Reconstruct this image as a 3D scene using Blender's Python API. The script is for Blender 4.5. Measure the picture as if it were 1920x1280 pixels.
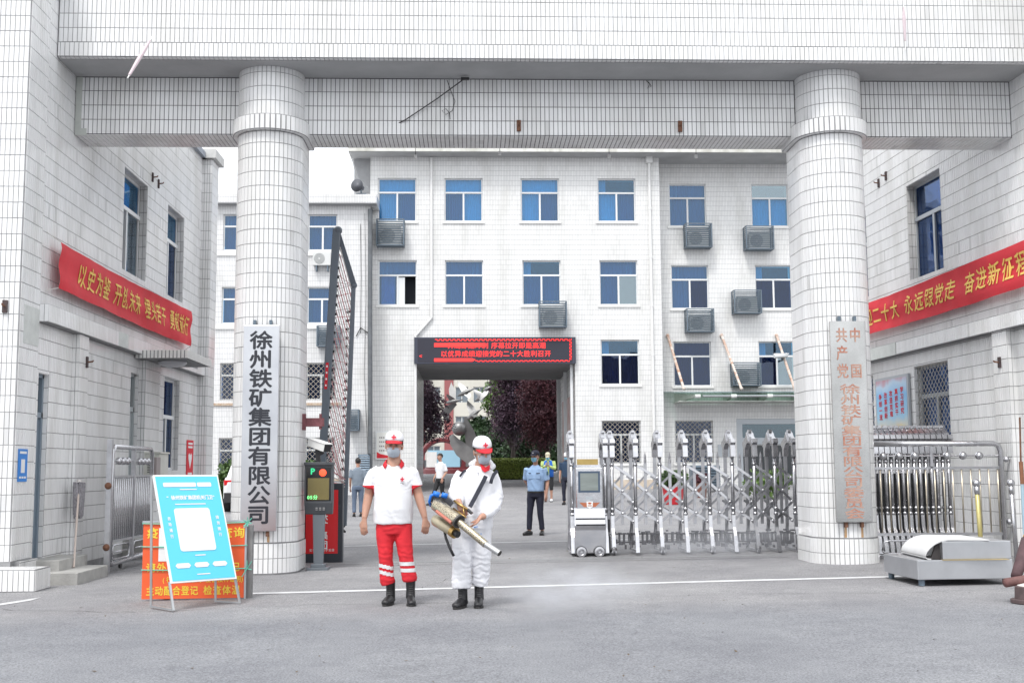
import bpy, bmesh, math, random
import numpy as np
from mathutils import Vector, Matrix, noise
random.seed(7)
SC = bpy.context.scene
COL = SC.collection
for _o in list(bpy.data.objects):
    bpy.data.objects.remove(_o)
# ------------------------------------------------------------------ camera, light, exposure
EYE = Vector((0, 0, 1.4)); FPX = 2200.0
PSI, RHO, THETA = .035, .006, math.atan(239 / FPX)
cF = Vector((math.sin(PSI) * math.cos(THETA), math.cos(PSI) * math.cos(THETA), math.sin(THETA)))
cR0 = Vector((math.cos(PSI), -math.sin(PSI), 0)); cU0 = cR0.cross(cF)
cR = cR0 * math.cos(RHO) - cU0 * math.sin(RHO); cU = cU0 * math.cos(RHO) + cR0 * math.sin(RHO)
cam_d = bpy.data.cameras.new('camera'); cam = bpy.data.objects.new('camera', cam_d); COL.objects.link(cam)
cam_d.sensor_width = 36; cam_d.lens = FPX / 1920 * 36; cam_d.clip_start = .1; cam_d.clip_end = 3000
M = Matrix((cR, cU, -cF)).transposed().to_4x4(); M.translation = EYE
cam.matrix_world = M
SC.camera = cam
W = bpy.data.worlds.new('World'); SC.world = W; W.use_nodes = True
nt = W.node_tree; nt.nodes.clear()
wo = nt.nodes.new('ShaderNodeOutputWorld'); bg = nt.nodes.new('ShaderNodeBackground')
sky = nt.nodes.new('ShaderNodeTexSky'); sky.sky_type = 'NISHITA'; sky.sun_disc = False
SUN_EL, SUN_ROT = 58, 205
sky.sun_elevation = math.radians(SUN_EL); sky.sun_rotation = math.radians(SUN_ROT)
sky.air_density = 1.0; sky.dust_density = 4.0; sky.ozone_density = 1.0
hs = nt.nodes.new('ShaderNodeHueSaturation'); hs.inputs['Saturation'].default_value = .16   # overcast: the cloud deck takes most of the blue out
mx = nt.nodes.new('ShaderNodeMix'); mx.data_type = 'RGBA'; mx.inputs['Factor'].default_value = .72
nt.links.new(sky.outputs[0], hs.inputs['Color']); nt.links.new(hs.outputs[0], mx.inputs['A'])
mx.inputs['B'].default_value = (9.6, 9.9, 10.3, 1)
nt.links.new(mx.outputs['Result'], bg.inputs['Color']); bg.inputs['Strength'].default_value = .13
nt.links.new(bg.outputs[0], wo.inputs[0])
sun_d = bpy.data.lights.new('sun', 'SUN'); sun = bpy.data.objects.new('sun', sun_d); COL.objects.link(sun)
sun_d.energy = 1.5; sun_d.angle = math.radians(12); sun_d.color = (1, .975, .94)
_a = math.radians(SUN_ROT); _e = math.radians(SUN_EL)
sdir = Vector((math.sin(_a) * math.cos(_e), math.cos(_a) * math.cos(_e), math.sin(_e)))   # towards the sun
sun.rotation_euler = sdir.to_track_quat('Z', 'Y').to_euler(); sun.location = (0, -20, 40)
SC.view_settings.view_transform = 'Standard'; SC.view_settings.look = 'None'
SC.view_settings.exposure = .60; SC.view_settings.gamma = 1; SC.view_settings.use_curve_mapping = False
SC.render.engine = 'CYCLES'
SC.cycles.max_bounces = 6; SC.cycles.volume_bounces = 3; SC.cycles.transparent_max_bounces = 12; SC.cycles.glossy_bounces = 4
SC.cycles.caustics_reflective = False; SC.cycles.caustics_refractive = False

def proj(p):
    v = Vector(p) - EYE; z = v.dot(cF)
    if z < .1: return None
    return 960 + FPX * v.dot(cR) / z, 640 - FPX * v.dot(cU) / z, z
def ramp(Y): return max(0., .038 * (min(Y, 64) - 34))
def G(X, Y): return .0097 * (X + 2.76) + ramp(Y)
# ------------------------------------------------------------------ materials
MATS = {}
def mat(name, col, rough=.6, metal=0., var=.0, scale=4., bump=0., bscale=60., emit=None, estr=1., tone=False, streak=0., coat=0., stretch=(1, 1, 1), spec=.5, alt=None):
    if name in MATS: return MATS[name]
    m = bpy.data.materials.new(name); m.use_nodes = True; MATS[name] = m
    n = m.node_tree; b = n.nodes['Principled BSDF']
    b.inputs['Roughness'].default_value = rough; b.inputs['Metallic'].default_value = metal
    b.inputs['Specular IOR Level'].default_value = spec; b.inputs['Coat Weight'].default_value = coat
    c4 = (*col, 1)
    src = None
    geo = n.nodes.new('ShaderNodeNewGeometry')
    if var or streak or bump or alt:
        tc = n.nodes.new('ShaderNodeMapping'); tc.inputs['Scale'].default_value = stretch
        n.links.new(geo.outputs['Position'], tc.inputs[0])
    if var or alt:
        nz = n.nodes.new('ShaderNodeTexNoise'); nz.inputs['Scale'].default_value = scale; nz.inputs['Detail'].default_value = 6; nz.inputs['Roughness'].default_value = .6
        n.links.new(tc.outputs[0], nz.inputs['Vector'])
        rp = n.nodes.new('ShaderNodeValToRGB'); n.links.new(nz.outputs['Fac'], rp.inputs[0])
        rp.color_ramp.elements[0].position = .3; rp.color_ramp.elements[1].position = .7
        lo = alt if alt else tuple(x * (1 - var) for x in col); hi = col if alt else tuple(min(1, x * (1 + var)) for x in col)
        rp.color_ramp.elements[0].color = (*lo, 1); rp.color_ramp.elements[1].color = (*hi, 1)
        src = rp.outputs[0]
    def mul(src, fac):
        k = n.nodes.new('ShaderNodeMix'); k.data_type = 'RGBA'; k.blend_type = 'MULTIPLY'; k.inputs['Factor'].default_value = 1
        if src is None: k.inputs['A'].default_value = c4
        else: n.links.new(src, k.inputs['A'])
        n.links.new(fac, k.inputs['B']); return k.outputs['Result']
    if tone:
        at = n.nodes.new('ShaderNodeAttribute'); at.attribute_name = 'tone'; src = mul(src, at.outputs['Fac'])
    if streak:
        mp = n.nodes.new('ShaderNodeMapping'); mp.inputs['Scale'].default_value = (1.6, 1.6, .5)
        n.links.new(geo.outputs['Position'], mp.inputs[0])
        z = n.nodes.new('ShaderNodeTexNoise'); z.inputs['Scale'].default_value = 1.1; z.inputs['Detail'].default_value = 4; z.inputs['Roughness'].default_value = .5
        n.links.new(mp.outputs[0], z.inputs['Vector'])
        r = n.nodes.new('ShaderNodeValToRGB'); n.links.new(z.outputs['Fac'], r.inputs[0])
        r.color_ramp.elements[0].position = .28; r.color_ramp.elements[1].position = .54
        r.color_ramp.elements[0].color = (1 - streak, 1 - streak * 1.03, 1 - streak * 1.15, 1); r.color_ramp.elements[1].color = (1, 1, 1, 1)
        src = mul(src, r.outputs[0])
    if src is None: b.inputs['Base Color'].default_value = c4
    else: n.links.new(src, b.inputs['Base Color'])
    if bump:
        z = n.nodes.new('ShaderNodeTexNoise'); z.inputs['Scale'].default_value = bscale; z.inputs['Detail'].default_value = 5
        n.links.new(tc.outputs[0], z.inputs['Vector'])
        bp = n.nodes.new('ShaderNodeBump'); bp.inputs['Strength'].default_value = bump; bp.inputs['Distance'].default_value = .02
        n.links.new(z.outputs['Fac'], bp.inputs['Height']); n.links.new(bp.outputs[0], b.inputs['Normal'])
    if emit:
        b.inputs['Emission Color'].default_value = (*emit, 1); b.inputs['Emission Strength'].default_value = estr
    return m

def m_far_tile(name, base=(.8, .8, .79)):
    """glazed strip tiles too far away to tell apart: colour and joints from the wall's own coordinates"""
    if name in MATS: return MATS[name]
    m = mat(name, base, rough=.3, streak=.13)
    n = m.node_tree; b = n.nodes['Principled BSDF']; L = n.links
    g = n.nodes.new('ShaderNodeNewGeometry'); sx = n.nodes.new('ShaderNodeSeparateXYZ'); L.new(g.outputs['Position'], sx.inputs[0])
    def mth(op, a, c=None):
        k = n.nodes.new('ShaderNodeMath'); k.operation = op
        for i, v in enumerate((a, c)):
            if v is None: continue
            if isinstance(v, (int, float)): k.inputs[i].default_value = v
            else: L.new(v, k.inputs[i])
        return k.outputs[0]
    u = mth('ADD', sx.outputs[0], sx.outputs[1])
    uu = mth('DIVIDE', u, .064); vv = mth('DIVIDE', sx.outputs[2], .205)
    gu = mth('LESS_THAN', mth('FRACT', uu), .13); gv = mth('LESS_THAN', mth('FRACT', vv), .05)
    gr = mth('MAXIMUM', gu, gv)
    cx = n.nodes.new('ShaderNodeCombineXYZ'); L.new(mth('FLOOR', uu), cx.inputs[0]); L.new(mth('FLOOR', vv), cx.inputs[1])
    wn = n.nodes.new('ShaderNodeTexWhiteNoise'); wn.noise_dimensions = '2D'; L.new(cx.outputs[0], wn.inputs['Vector'])
    tn = mth('ADD', mth('MULTIPLY', wn.outputs['Value'], .08), .92)
    old = b.inputs['Base Color'].links[0].from_socket
    k = n.nodes.new('ShaderNodeMix'); k.data_type = 'RGBA'; k.blend_type = 'MULTIPLY'; k.inputs['Factor'].default_value = 1
    L.new(old, k.inputs['A']); L.new(tn, k.inputs['B'])
    k2 = n.nodes.new('ShaderNodeMix'); k2.data_type = 'RGBA'; L.new(gr, k2.inputs['Factor'])
    L.new(k.outputs['Result'], k2.inputs['A']); k2.inputs['B'].default_value = (.36, .36, .37, 1)
    L.new(k2.outputs['Result'], b.inputs['Base Color'])
    bp = n.nodes.new('ShaderNodeBump'); bp.inputs['Strength'].default_value = .3; bp.inputs['Distance'].default_value = .004; bp.invert = True
    L.new(gr, bp.inputs['Height']); L.new(bp.outputs[0], b.inputs['Normal'])
    rr = mth('ADD', mth('MULTIPLY', gr, .5), .28); L.new(rr, b.inputs['Roughness'])
    return m

def m_glass(name, tint, refl=.12):
    if name in MATS: return MATS[name]
    m = bpy.data.materials.new(name); m.use_nodes = True; MATS[name] = m
    n = m.node_tree; n.nodes.clear(); L = n.links
    o = n.nodes.new('ShaderNodeOutputMaterial'); t = n.nodes.new('ShaderNodeBsdfTransparent'); t.inputs[0].default_value = (*tint, 1)
    gl = n.nodes.new('ShaderNodeBsdfGlossy'); gl.inputs['Roughness'].default_value = .03; gl.inputs[0].default_value = (.8, .9, 1, 1)
    lw = n.nodes.new('ShaderNodeLayerWeight'); lw.inputs[0].default_value = .25
    a = n.nodes.new('ShaderNodeMath'); a.operation = 'MULTIPLY_ADD'; L.new(lw.outputs['Fresnel'], a.inputs[0]); a.inputs[1].default_value = .55; a.inputs[2].default_value = refl; a.use_clamp = True
    g = n.nodes.new('ShaderNodeNewGeometry'); nz = n.nodes.new('ShaderNodeTexNoise'); nz.inputs['Scale'].default_value = .9; L.new(g.outputs['Position'], nz.inputs['Vector'])
    bp = n.nodes.new('ShaderNodeBump'); bp.inputs['Strength'].default_value = .25; bp.inputs['Distance'].default_value = .05; L.new(nz.outputs['Fac'], bp.inputs['Height']); L.new(bp.outputs[0], gl.inputs['Normal'])
    x = n.nodes.new('ShaderNodeMixShader'); L.new(a.outputs[0], x.inputs[0]); L.new(t.outputs[0], x.inputs[1]); L.new(gl.outputs[0], x.inputs[2]); L.new(x.outputs[0], o.inputs[0])
    return m

tileM = mat('glazed_white_tile', (.80, .80, .80), rough=.22, tone=True, streak=.17, bump=.05, bscale=9)
groutM = mat('cement_joint', (.26, .26, .265), rough=.9, var=.3, scale=3)
groutD = mat('dark_cement_joint', (.085, .085, .09), rough=.9, var=.25, scale=3)
farM = m_far_tile('distant_white_tile')
plasterM = mat('grey_plaster', (.40, .405, .41), rough=.85, var=.12, scale=1.2, bump=.2, bscale=40)
concM = mat('grey_concrete', (.36, .355, .34), rough=.9, var=.22, scale=3, bump=.35, bscale=50)
steelM = mat('brushed_stainless', (.56, .56, .58), rough=.26, metal=1, var=.08, scale=14, bump=.03, bscale=30)
steel2M = mat('dull_stainless', (.50, .50, .52), rough=.38, metal=1, var=.12, scale=8)
darkM = mat('dark_room', (.025, .028, .035), rough=.9)
alumM = mat('white_aluminium', (.74, .76, .77), rough=.35)
greyalM = mat('grey_aluminium', (.42, .45, .48), rough=.4, metal=.3)
cageM = mat('slate_painted_steel', (.12, .16, .20), rough=.45, var=.1, scale=3)
blackM = mat('black_plastic', (.02, .02, .022), rough=.45)
rustM = mat('rusty_iron', (.16, .075, .045), rough=.85, var=.4, scale=25, bump=.5)
whitepaintM = mat('white_paint', (.78, .78, .76), rough=.5, var=.06, scale=5)
redclothM = mat('red_banner_cloth', (.62, .02, .035), rough=.7, var=.08, scale=3, bump=.1)
goldM = mat('yellow_print', (.85, .55, .12), rough=.6, var=.06, scale=8)
glassB = m_glass('blue_tinted_glass', (.38, .74, .95), .07)
glassN = m_glass('navy_tinted_glass', (.20, .36, .62), .05)
glassC = m_glass('clear_grey_glass', (.75, .82, .85), .10)
curtM = mat('pale_curtain', (.70, .74, .74), rough=.9, var=.06, scale=5)
curtB = mat('blue_curtain', (.25, .48, .72), rough=.9, var=.1, scale=5)
# ------------------------------------------------------------------ mesh helpers
class MB:
    def __init__(s): s.v = []; s.f = []
    def add(s, vs, fs):
        k = len(s.v); s.v += [tuple(v) for v in vs]; s.f += [tuple(i + k for i in f) for f in fs]; return s
    def box(s, a, b):
        x0, y0, z0 = a; x1, y1, z1 = b
        return s.add([(x0, y0, z0), (x1, y0, z0), (x1, y1, z0), (x0, y1, z0), (x0, y0, z1), (x1, y0, z1), (x1, y1, z1), (x0, y1, z1)],
                     [(0, 3, 2, 1), (4, 5, 6, 7), (0, 1, 5, 4), (1, 2, 6, 5), (2, 3, 7, 6), (3, 0, 4, 7)])
    def fbox(s, P, s0, s1, t0, t1, d0, d1):
        """box in a wall's own frame"""
        vs = [P(a, t, d) for d in (d0, d1) for a, t in ((s0, t0), (s1, t0), (s1, t1), (s0, t1))]
        return s.add(vs, [(0, 3, 2, 1), (4, 5, 6, 7), (0, 1, 5, 4), (1, 2, 6, 5), (2, 3, 7, 6), (3, 0, 4, 7)])
    def cbox(s, c, sz, rot=None):
        h = [x / 2 for x in sz]; vs = []
        for dz in (-1, 1):
            for dx, dy in ((-1, -1), (1, -1), (1, 1), (-1, 1)):
                v = Vector((dx * h[0], dy * h[1], dz * h[2]))
                if rot is not None: v = rot @ v
                vs.append(Vector(c) + v)
        return s.add(vs, [(0, 3, 2, 1), (4, 5, 6, 7), (0, 1, 5, 4), (1, 2, 6, 5), (2, 3, 7, 6), (3, 0, 4, 7)])
    def bar(s, p0, p1, w, h=None, up=(0, 0, 1)):
        p0, p1 = Vector(p0), Vector(p1); h = w if h is None else h
        t = (p1 - p0).normalized(); up = Vector(up)
        if abs(t.dot(up)) > .98: up = Vector((0, 1, 0))
        a = t.cross(up).normalized(); b = a.cross(t)
        vs = [p + a * (i * w / 2) + b * (j * h / 2) for p in (p0, p1) for i, j in ((-1, -1), (1, -1), (1, 1), (-1, 1))]
        return s.add(vs, [(0, 3, 2, 1), (4, 5, 6, 7), (0, 1, 5, 4), (1, 2, 6, 5), (2, 3, 7, 6), (3, 0, 4, 7)])
    def tube(s, pts, r, n=10, caps=True, up=(0, 0, 1)):
        """round or elliptical tube; r = number, list of numbers or list of (ra, rb)"""
        pts = [Vector(p) for p in pts]; N = len(pts)
        rs = r if isinstance(r, (list, tuple)) else [r] * N
        prev = None; rings = []
        for i, p in enumerate(pts):
            t = (pts[min(i + 1, N - 1)] - pts[max(i - 1, 0)])
            t = t.normalized() if t.length > 1e-9 else Vector((0, 0, 1))
            if prev is None:
                u = Vector(up)
                if abs(t.dot(u)) > .95: u = Vector((1, 0, 0))
                a = (u - t * t.dot(u)).normalized()
            else:
                a = (prev - t * t.dot(prev)); a = a.normalized() if a.length > 1e-6 else prev
            prev = a; b = t.cross(a)
            ra, rb = rs[i] if isinstance(rs[i], (tuple, list)) else (rs[i], rs[i])
            rings.append([p + a * (ra * math.cos(q)) + b * (rb * math.sin(q)) for q in [2 * math.pi * k / n for k in range(n)]])
        vs = [v for rg in rings for v in rg]; fs = []
        for i in range(N - 1):
            for k in range(n):
                fs.append((i * n + k, i * n + (k + 1) % n, (i + 1) * n + (k + 1) % n, (i + 1) * n + k))
        if caps:
            fs.append(tuple(reversed(range(n)))); fs.append(tuple((N - 1) * n + k for k in range(n)))
        return s.add(vs, fs)
    def loft(s, rings, caps=True):
        """rings: list of (center, rx, ry) horizontal ellipses with optional power (squareness)"""
        n = 24; vs = []
        for rg in rings:
            c, rx, ry = rg[:3]; p = rg[3] if len(rg) > 3 else 2.
            for k in range(n):
                q = 2 * math.pi * k / n; cx, sy = math.cos(q), math.sin(q)
                vs.append((c[0] + rx * math.copysign(abs(cx) ** (2 / p), cx), c[1] + ry * math.copysign(abs(sy) ** (2 / p), sy), c[2]))
        fs = []
        N = len(rings)
        for i in range(N - 1):
            for k in range(n): fs.append((i * n + k, i * n + (k + 1) % n, (i + 1) * n + (k + 1) % n, (i + 1) * n + k))
        if caps: fs.append(tuple(reversed(range(n)))); fs.append(tuple((N - 1) * n + k for k in range(n)))
        return s.add(vs, fs)
    def ball(s, c, r, n=14, m=9, sc=(1, 1, 1)):
        vs = []; fs = []
        for i in range(m + 1):
            th = math.pi * i / m
            for k in range(n):
                q = 2 * math.pi * k / n
                vs.append((c[0] + r * sc[0] * math.sin(th) * math.cos(q), c[1] + r * sc[1] * math.sin(th) * math.sin(q), c[2] - r * sc[2] * math.cos(th)))
        for i in range(m):
            for k in range(n): fs.append((i * n + k, i * n + (k + 1) % n, (i + 1) * n + (k + 1) % n, (i + 1) * n + k))
        return s.add(vs, fs)
    def lathe(s, c, prof, n=20, axis=(0, 0, 1)):
        ax = Vector(axis).normalized(); u = Vector((1, 0, 0)) if abs(ax.x) < .9 else Vector((0, 1, 0))
        a = (u - ax * ax.dot(u)).normalized(); b = ax.cross(a); c = Vector(c); vs = []; fs = []
        for r, h in prof:
            for k in range(n):
                q = 2 * math.pi * k / n; vs.append(c + ax * h + a * (r * math.cos(q)) + b * (r * math.sin(q)))
        for i in range(len(prof) - 1):
            for k in range(n): fs.append((i * n + k, i * n + (k + 1) % n, (i + 1) * n + (k + 1) % n, (i + 1) * n + k))
        fs.append(tuple(reversed(range(n)))); fs.append(tuple((len(prof) - 1) * n + k for k in range(n)))
        return s.add(vs, fs)
    def prism(s, poly, P, d0, d1):
        """poly of (s,t) extruded between depths in frame P(s,t,d)"""
        n = len(poly); vs = [P(a, b, d0) for a, b in poly] + [P(a, b, d1) for a, b in poly]
        fs = [tuple(reversed(range(n))), tuple(range(n, 2 * n))] + [(i, (i + 1) % n, n + (i + 1) % n, n + i) for i in range(n)]
        return s.add(vs, fs)
    def mesh(s, name, smooth=False, off=(0, 0, 0), fix=True):
        me = bpy.data.meshes.new(name); o = Vector(off)
        me.from_pydata([Vector(v) - o for v in s.v] if o.length else s.v, [], s.f)
        if fix:
            bm = bmesh.new(); bm.from_mesh(me); bmesh.ops.remove_doubles(bm, verts=bm.verts, dist=1e-5)
            bmesh.ops.recalc_face_normals(bm, faces=bm.faces); bm.to_mesh(me); bm.free()
        if smooth: me.shade_smooth()
        return me
def setm(me, m): me.materials.clear(); me.materials.append(m); return me
def wloc(o):
    p = Vector((0, 0, 0))
    while o is not None: p += Vector(o.location); o = o.parent
    return p
def build(name, mb, m, parent=None, smooth=False, kind=None, label=None, local=False, auto=None, fix=True, bevel=0):
    off = wloc(parent) if (parent is not None and not local) else Vector((0, 0, 0))
    me = mb if isinstance(mb, bpy.types.Mesh) else mb.mesh(name, smooth or bool(auto), off, fix)
    if m is not None: setm(me, m)
    if auto: me.set_sharp_from_angle(angle=math.radians(auto))
    o = bpy.data.objects.new(name, me); COL.objects.link(o); o.parent = parent
    if bevel:
        bv = o.modifiers.new('edge', 'BEVEL'); bv.width = bevel; bv.segments = 2; bv.limit_method = 'ANGLE'
    if kind is None and name in ('lettering', 'lace', 'eye', 'eyebrow', 'mask_strap', 'pocket') and parent is not None: kind = 'stuff'
    if kind: o['kind'] = kind
    if label: o['label'] = label
    return o
def tag(o, label, cat, group=None):
    o['label'] = label; o['category'] = cat
    if group: o['group'] = group
    return o
def thing(name, label, cat, loc=(0, 0, 0), group=None, rz=0):
    o = bpy.data.objects.new(name, None); COL.objects.link(o); o.location = loc; o.rotation_euler = (0, 0, rz); o.empty_display_size = .2
    return tag(o, label, cat, group)
def copy_tree(o, parent=None):
    c = o.copy(); COL.objects.link(c); c.parent = parent
    for ch in list(o.children): copy_tree(ch, c)
    return c
def frame(o, u, n):
    o, u, n = Vector(o), Vector(u).normalized(), Vector(n).normalized()
    def P(s, t, d=0.): return Vector((o.x + u.x * s + n.x * d, o.y + u.y * s + n.y * d, o.z + t))
    return P
LW = frame((-5.7, 0, 0), (0, 1, 0), (1, 0, 0))            # left gatehouse side wall; s = Y
RW = frame((8.0, 16.65, 0), (-.05, 1, 0), (-1, -.05, 0))  # right gatehouse side wall
FR = lambda y: frame((0, y, 0), (1, 0, 0), (0, -1, 0))    # walls facing the street; s = X
def cells(s0, s1, t0, t1, holes):
    S = sorted({s0, s1, *[min(max(h[i], s0), s1) for h in holes for i in (0, 1)]}); T = sorted({t0, t1, *[min(max(h[i], t0), t1) for h in holes for i in (2, 3)]})
    for i in range(len(S) - 1):
        for j in range(len(T) - 1):
            cs, ct = (S[i] + S[i + 1]) / 2, (T[j] + T[j + 1]) / 2
            if any(h[0] < cs < h[1] and h[2] < ct < h[3] for h in holes): continue
            yield S[i], S[i + 1], T[j], T[j + 1]
def wall(mb, P, s0, s1, t0, t1, holes=(), d=0., depth=.24):
    for a, b, c, e in cells(s0, s1, t0, t1, holes):
        mb.add([P(a, c, d), P(b, c, d), P(b, e, d), P(a, e, d)], [(0, 1, 2, 3)])
        mb.add([P(a, c, d - depth), P(b, c, d - depth), P(b, e, d - depth), P(a, e, d - depth)], [(3, 2, 1, 0)])
    for h in list(holes) + [(s0, s1, t0, t1)]:
        a, b, c, e = h
        for q in (((a, c), (b, c)), ((b, c), (b, e)), ((b, e), (a, e)), ((a, e), (a, c))):
            mb.add([P(*q[0], d), P(*q[1], d), P(*q[1], d - depth), P(*q[0], d - depth)], [(0, 1, 2, 3)])
    return mb
# ------------------------------------------------------------------ wall tiles, laid one by one
TP, TH, GR, PR = .0635, .205, .0072, .006
_tile_mesh = {}
def tile_variant(tone, w, h):
    k = (round(tone, 2), round(w, 4), round(h, 4))
    if k in _tile_mesh: return _tile_mesh[k]
    mb = MB(); a, b = w / 2, h / 2; c = .0025
    mb.add([(-a, -b, 0), (a, -b, 0), (a, b, 0), (-a, b, 0), (-a + c, -b + c, PR), (a - c, -b + c, PR), (a - c, b - c, PR), (-a + c, b - c, PR)],
           [(4, 5, 6, 7), (0, 1, 5, 4), (1, 2, 6, 5), (2, 3, 7, 6), (3, 0, 4, 7)])
    me = mb.mesh('tile'); setm(me, tileM)
    at = me.attributes.new('tone', 'FLOAT', 'FACE'); at.data.foreach_set('value', [tone] * len(me.polygons))
    _tile_mesh[k] = me; return me
class Tiles:
    def __init__(s): s.full = []; s.v = []; s.f = []; s.t = []
    def _join(s, c8, tone):
        k = len(s.v); s.v += c8
        s.f += [(k + 4, k + 5, k + 6, k + 7), (k, k + 1, k + 5, k + 4), (k + 1, k + 2, k + 6, k + 5), (k + 2, k + 3, k + 7, k + 6), (k + 3, k, k + 4, k + 7)]
        s.t += [tone] * 5
    def lay(s, P, s0, s1, t0, t1, holes=(), tw=TP, th=TH, so=None, to=None, d=0., lo=.93, skip=0., swap=False):
        so = s0 if so is None else so; to = t0 if to is None else to
        i0 = math.floor((s0 - so) / tw); i1 = math.ceil((s1 - so) / tw); j0 = math.floor((t0 - to) / th); j1 = math.ceil((t1 - to) / th)
        g = GR / 2
        for j in range(j0, j1):
            for i in range(i0, i1):
                r = [(so + i * tw + g, so + (i + 1) * tw - g, to + j * th + g, to + (j + 1) * th - g)]
                full = r[0][0] > s0 - 1e-4 and r[0][1] < s1 + 1e-4 and r[0][2] > t0 - 1e-4 and r[0][3] < t1 + 1e-4
                if not full: r = [(max(r[0][0], s0 + .002), min(r[0][1], s1 - .002), max(r[0][2], t0 + .002), min(r[0][3], t1 - .002))]
                for h in holes:
                    nr = []
                    for a, b, c, e in r:
                        if b <= h[0] or a >= h[1] or e <= h[2] or c >= h[3]: nr.append((a, b, c, e)); continue
                        full = False
                        if a < h[0]: nr.append((a, h[0], c, e))
                        if b > h[1]: nr.append((h[1], b, c, e))
                        a2, b2 = max(a, h[0]), min(b, h[1])
                        if c < h[2]: nr.append((a2, b2, c, h[2]))
                        if e > h[3]: nr.append((a2, b2, h[3], e))
                    r = nr
                if skip and random.random() < skip: continue
                tone = round(random.choice((.95, .97, .98, 1., 1., 1.01, 1.02)) - (.22 * random.random() if random.random() < .035 else 0), 2)
                for a, b, c, e in r:
                    if b - a < .012 or e - c < .012: continue
                    cs, ct = (a + b) / 2, (c + e) / 2
                    base = [P(a, c, d), P(b, c, d), P(b, e, d), P(a, e, d)]; q = .0025
                    wob = random.uniform(-.0012, .0012)
                    top = [P(a + q, c + q, d + PR + wob), P(b - q, c + q, d + PR + wob), P(b - q, e - q, d + PR), P(a + q, e - q, d + PR)]
                    if full and len(r) == 1:
                        ctr = P(cs, ct, d); nn = (P(cs, ct, d + 1) - ctr); pr = proj(ctr); vis = 0
                        if pr and 0 < pr[0] < 1920 and 0 < pr[1] < 1280: vis = -(ctr - EYE).normalized().dot(nn) / (pr[2] ** 2)
                        s.full.append((vis, base + top, tone, ctr, (P(cs + .01, ct, d) - ctr).normalized(), (P(cs, ct + .01, d) - ctr).normalized(), nn, b - a, e - c))
                    else: s._join(base + top, tone)
    def finish(s, parent, n=300, name='tile'):
        s.full.sort(key=lambda x: -x[0]); off = wloc(parent)
        one = [x for x in s.full[:n] if x[0] > 0]
        for x in one:
            me = tile_variant(x[2], x[7], x[8])
            o = bpy.data.objects.new(name, me); COL.objects.link(o); o.parent = parent
            Mx = Matrix((x[4], x[5], x[6])).transposed().to_4x4(); Mx.translation = x[3] - off; o.matrix_local = Mx
        for x in s.full[len(one):]: s._join(x[1], x[2])
        me = bpy.data.meshes.new('tile_cladding'); me.from_pydata([v - off for v in s.v], [], s.f); setm(me, tileM)
        bm = bmesh.new(); bm.from_mesh(me); bmesh.ops.recalc_face_normals(bm, faces=bm.faces); bm.to_mesh(me); bm.free()
        at = me.attributes.new('tone', 'FLOAT', 'FACE'); at.data.foreach_set('value', s.t)
        o = bpy.data.objects.new('tile_cladding', me); COL.objects.link(o); o.parent = parent; o['kind'] = 'stuff'
        return o
# ------------------------------------------------------------------ lettering
_gl = {}
def glyph(ch):
    if ch in _gl: return _gl[ch]
    c = bpy.data.curves.new('g', 'FONT'); c.body = ch; c.size = 1; c.fill_mode = 'FRONT'; c.resolution_u = 3
    o = bpy.data.objects.new('g', c); COL.objects.link(o)
    dg = bpy.context.evaluated_depsgraph_get(); me = bpy.data.meshes.new_from_object(o.evaluated_get(dg))
    r = ([(v.co.x, v.co.y + .12) for v in me.vertices], [tuple(p.vertices) for p in me.polygons])
    bpy.data.objects.remove(o); bpy.data.curves.remove(c); bpy.data.meshes.remove(me); _gl[ch] = r; return r
def letters(mb, P, items, d=.003, bold=0., th=.0):
    """items: (char, s, t, w, h) = em box with lower left corner at (s, t)"""
    for ch, s, t, w, h in items:
        v, f = glyph(ch)
        offs = [(0, 0, 0)] if not bold else [(-bold, 0, 0), (bold, 0, .0006), (0, bold, .0012), (0, -bold, .0018)]
        for ox, oy, od in offs:
            mb.add([P(s + x * w + ox, t + y * h + oy, d + od) for x, y in v], f)
            if th: mb.add([P(s + x * w + ox, t + y * h + oy, d + od + th) for x, y in v], f)
    return mb
def row(txt, s, t, w, h, gap=0., sp=.5):
    out = []; x = s
    for ch in txt:
        if ch == ' ': x += w * sp; continue
        k = .62 if ord(ch) < 128 else 1
        out.append((ch, x, t, w, h)); x += w * k + gap
    return out
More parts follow.
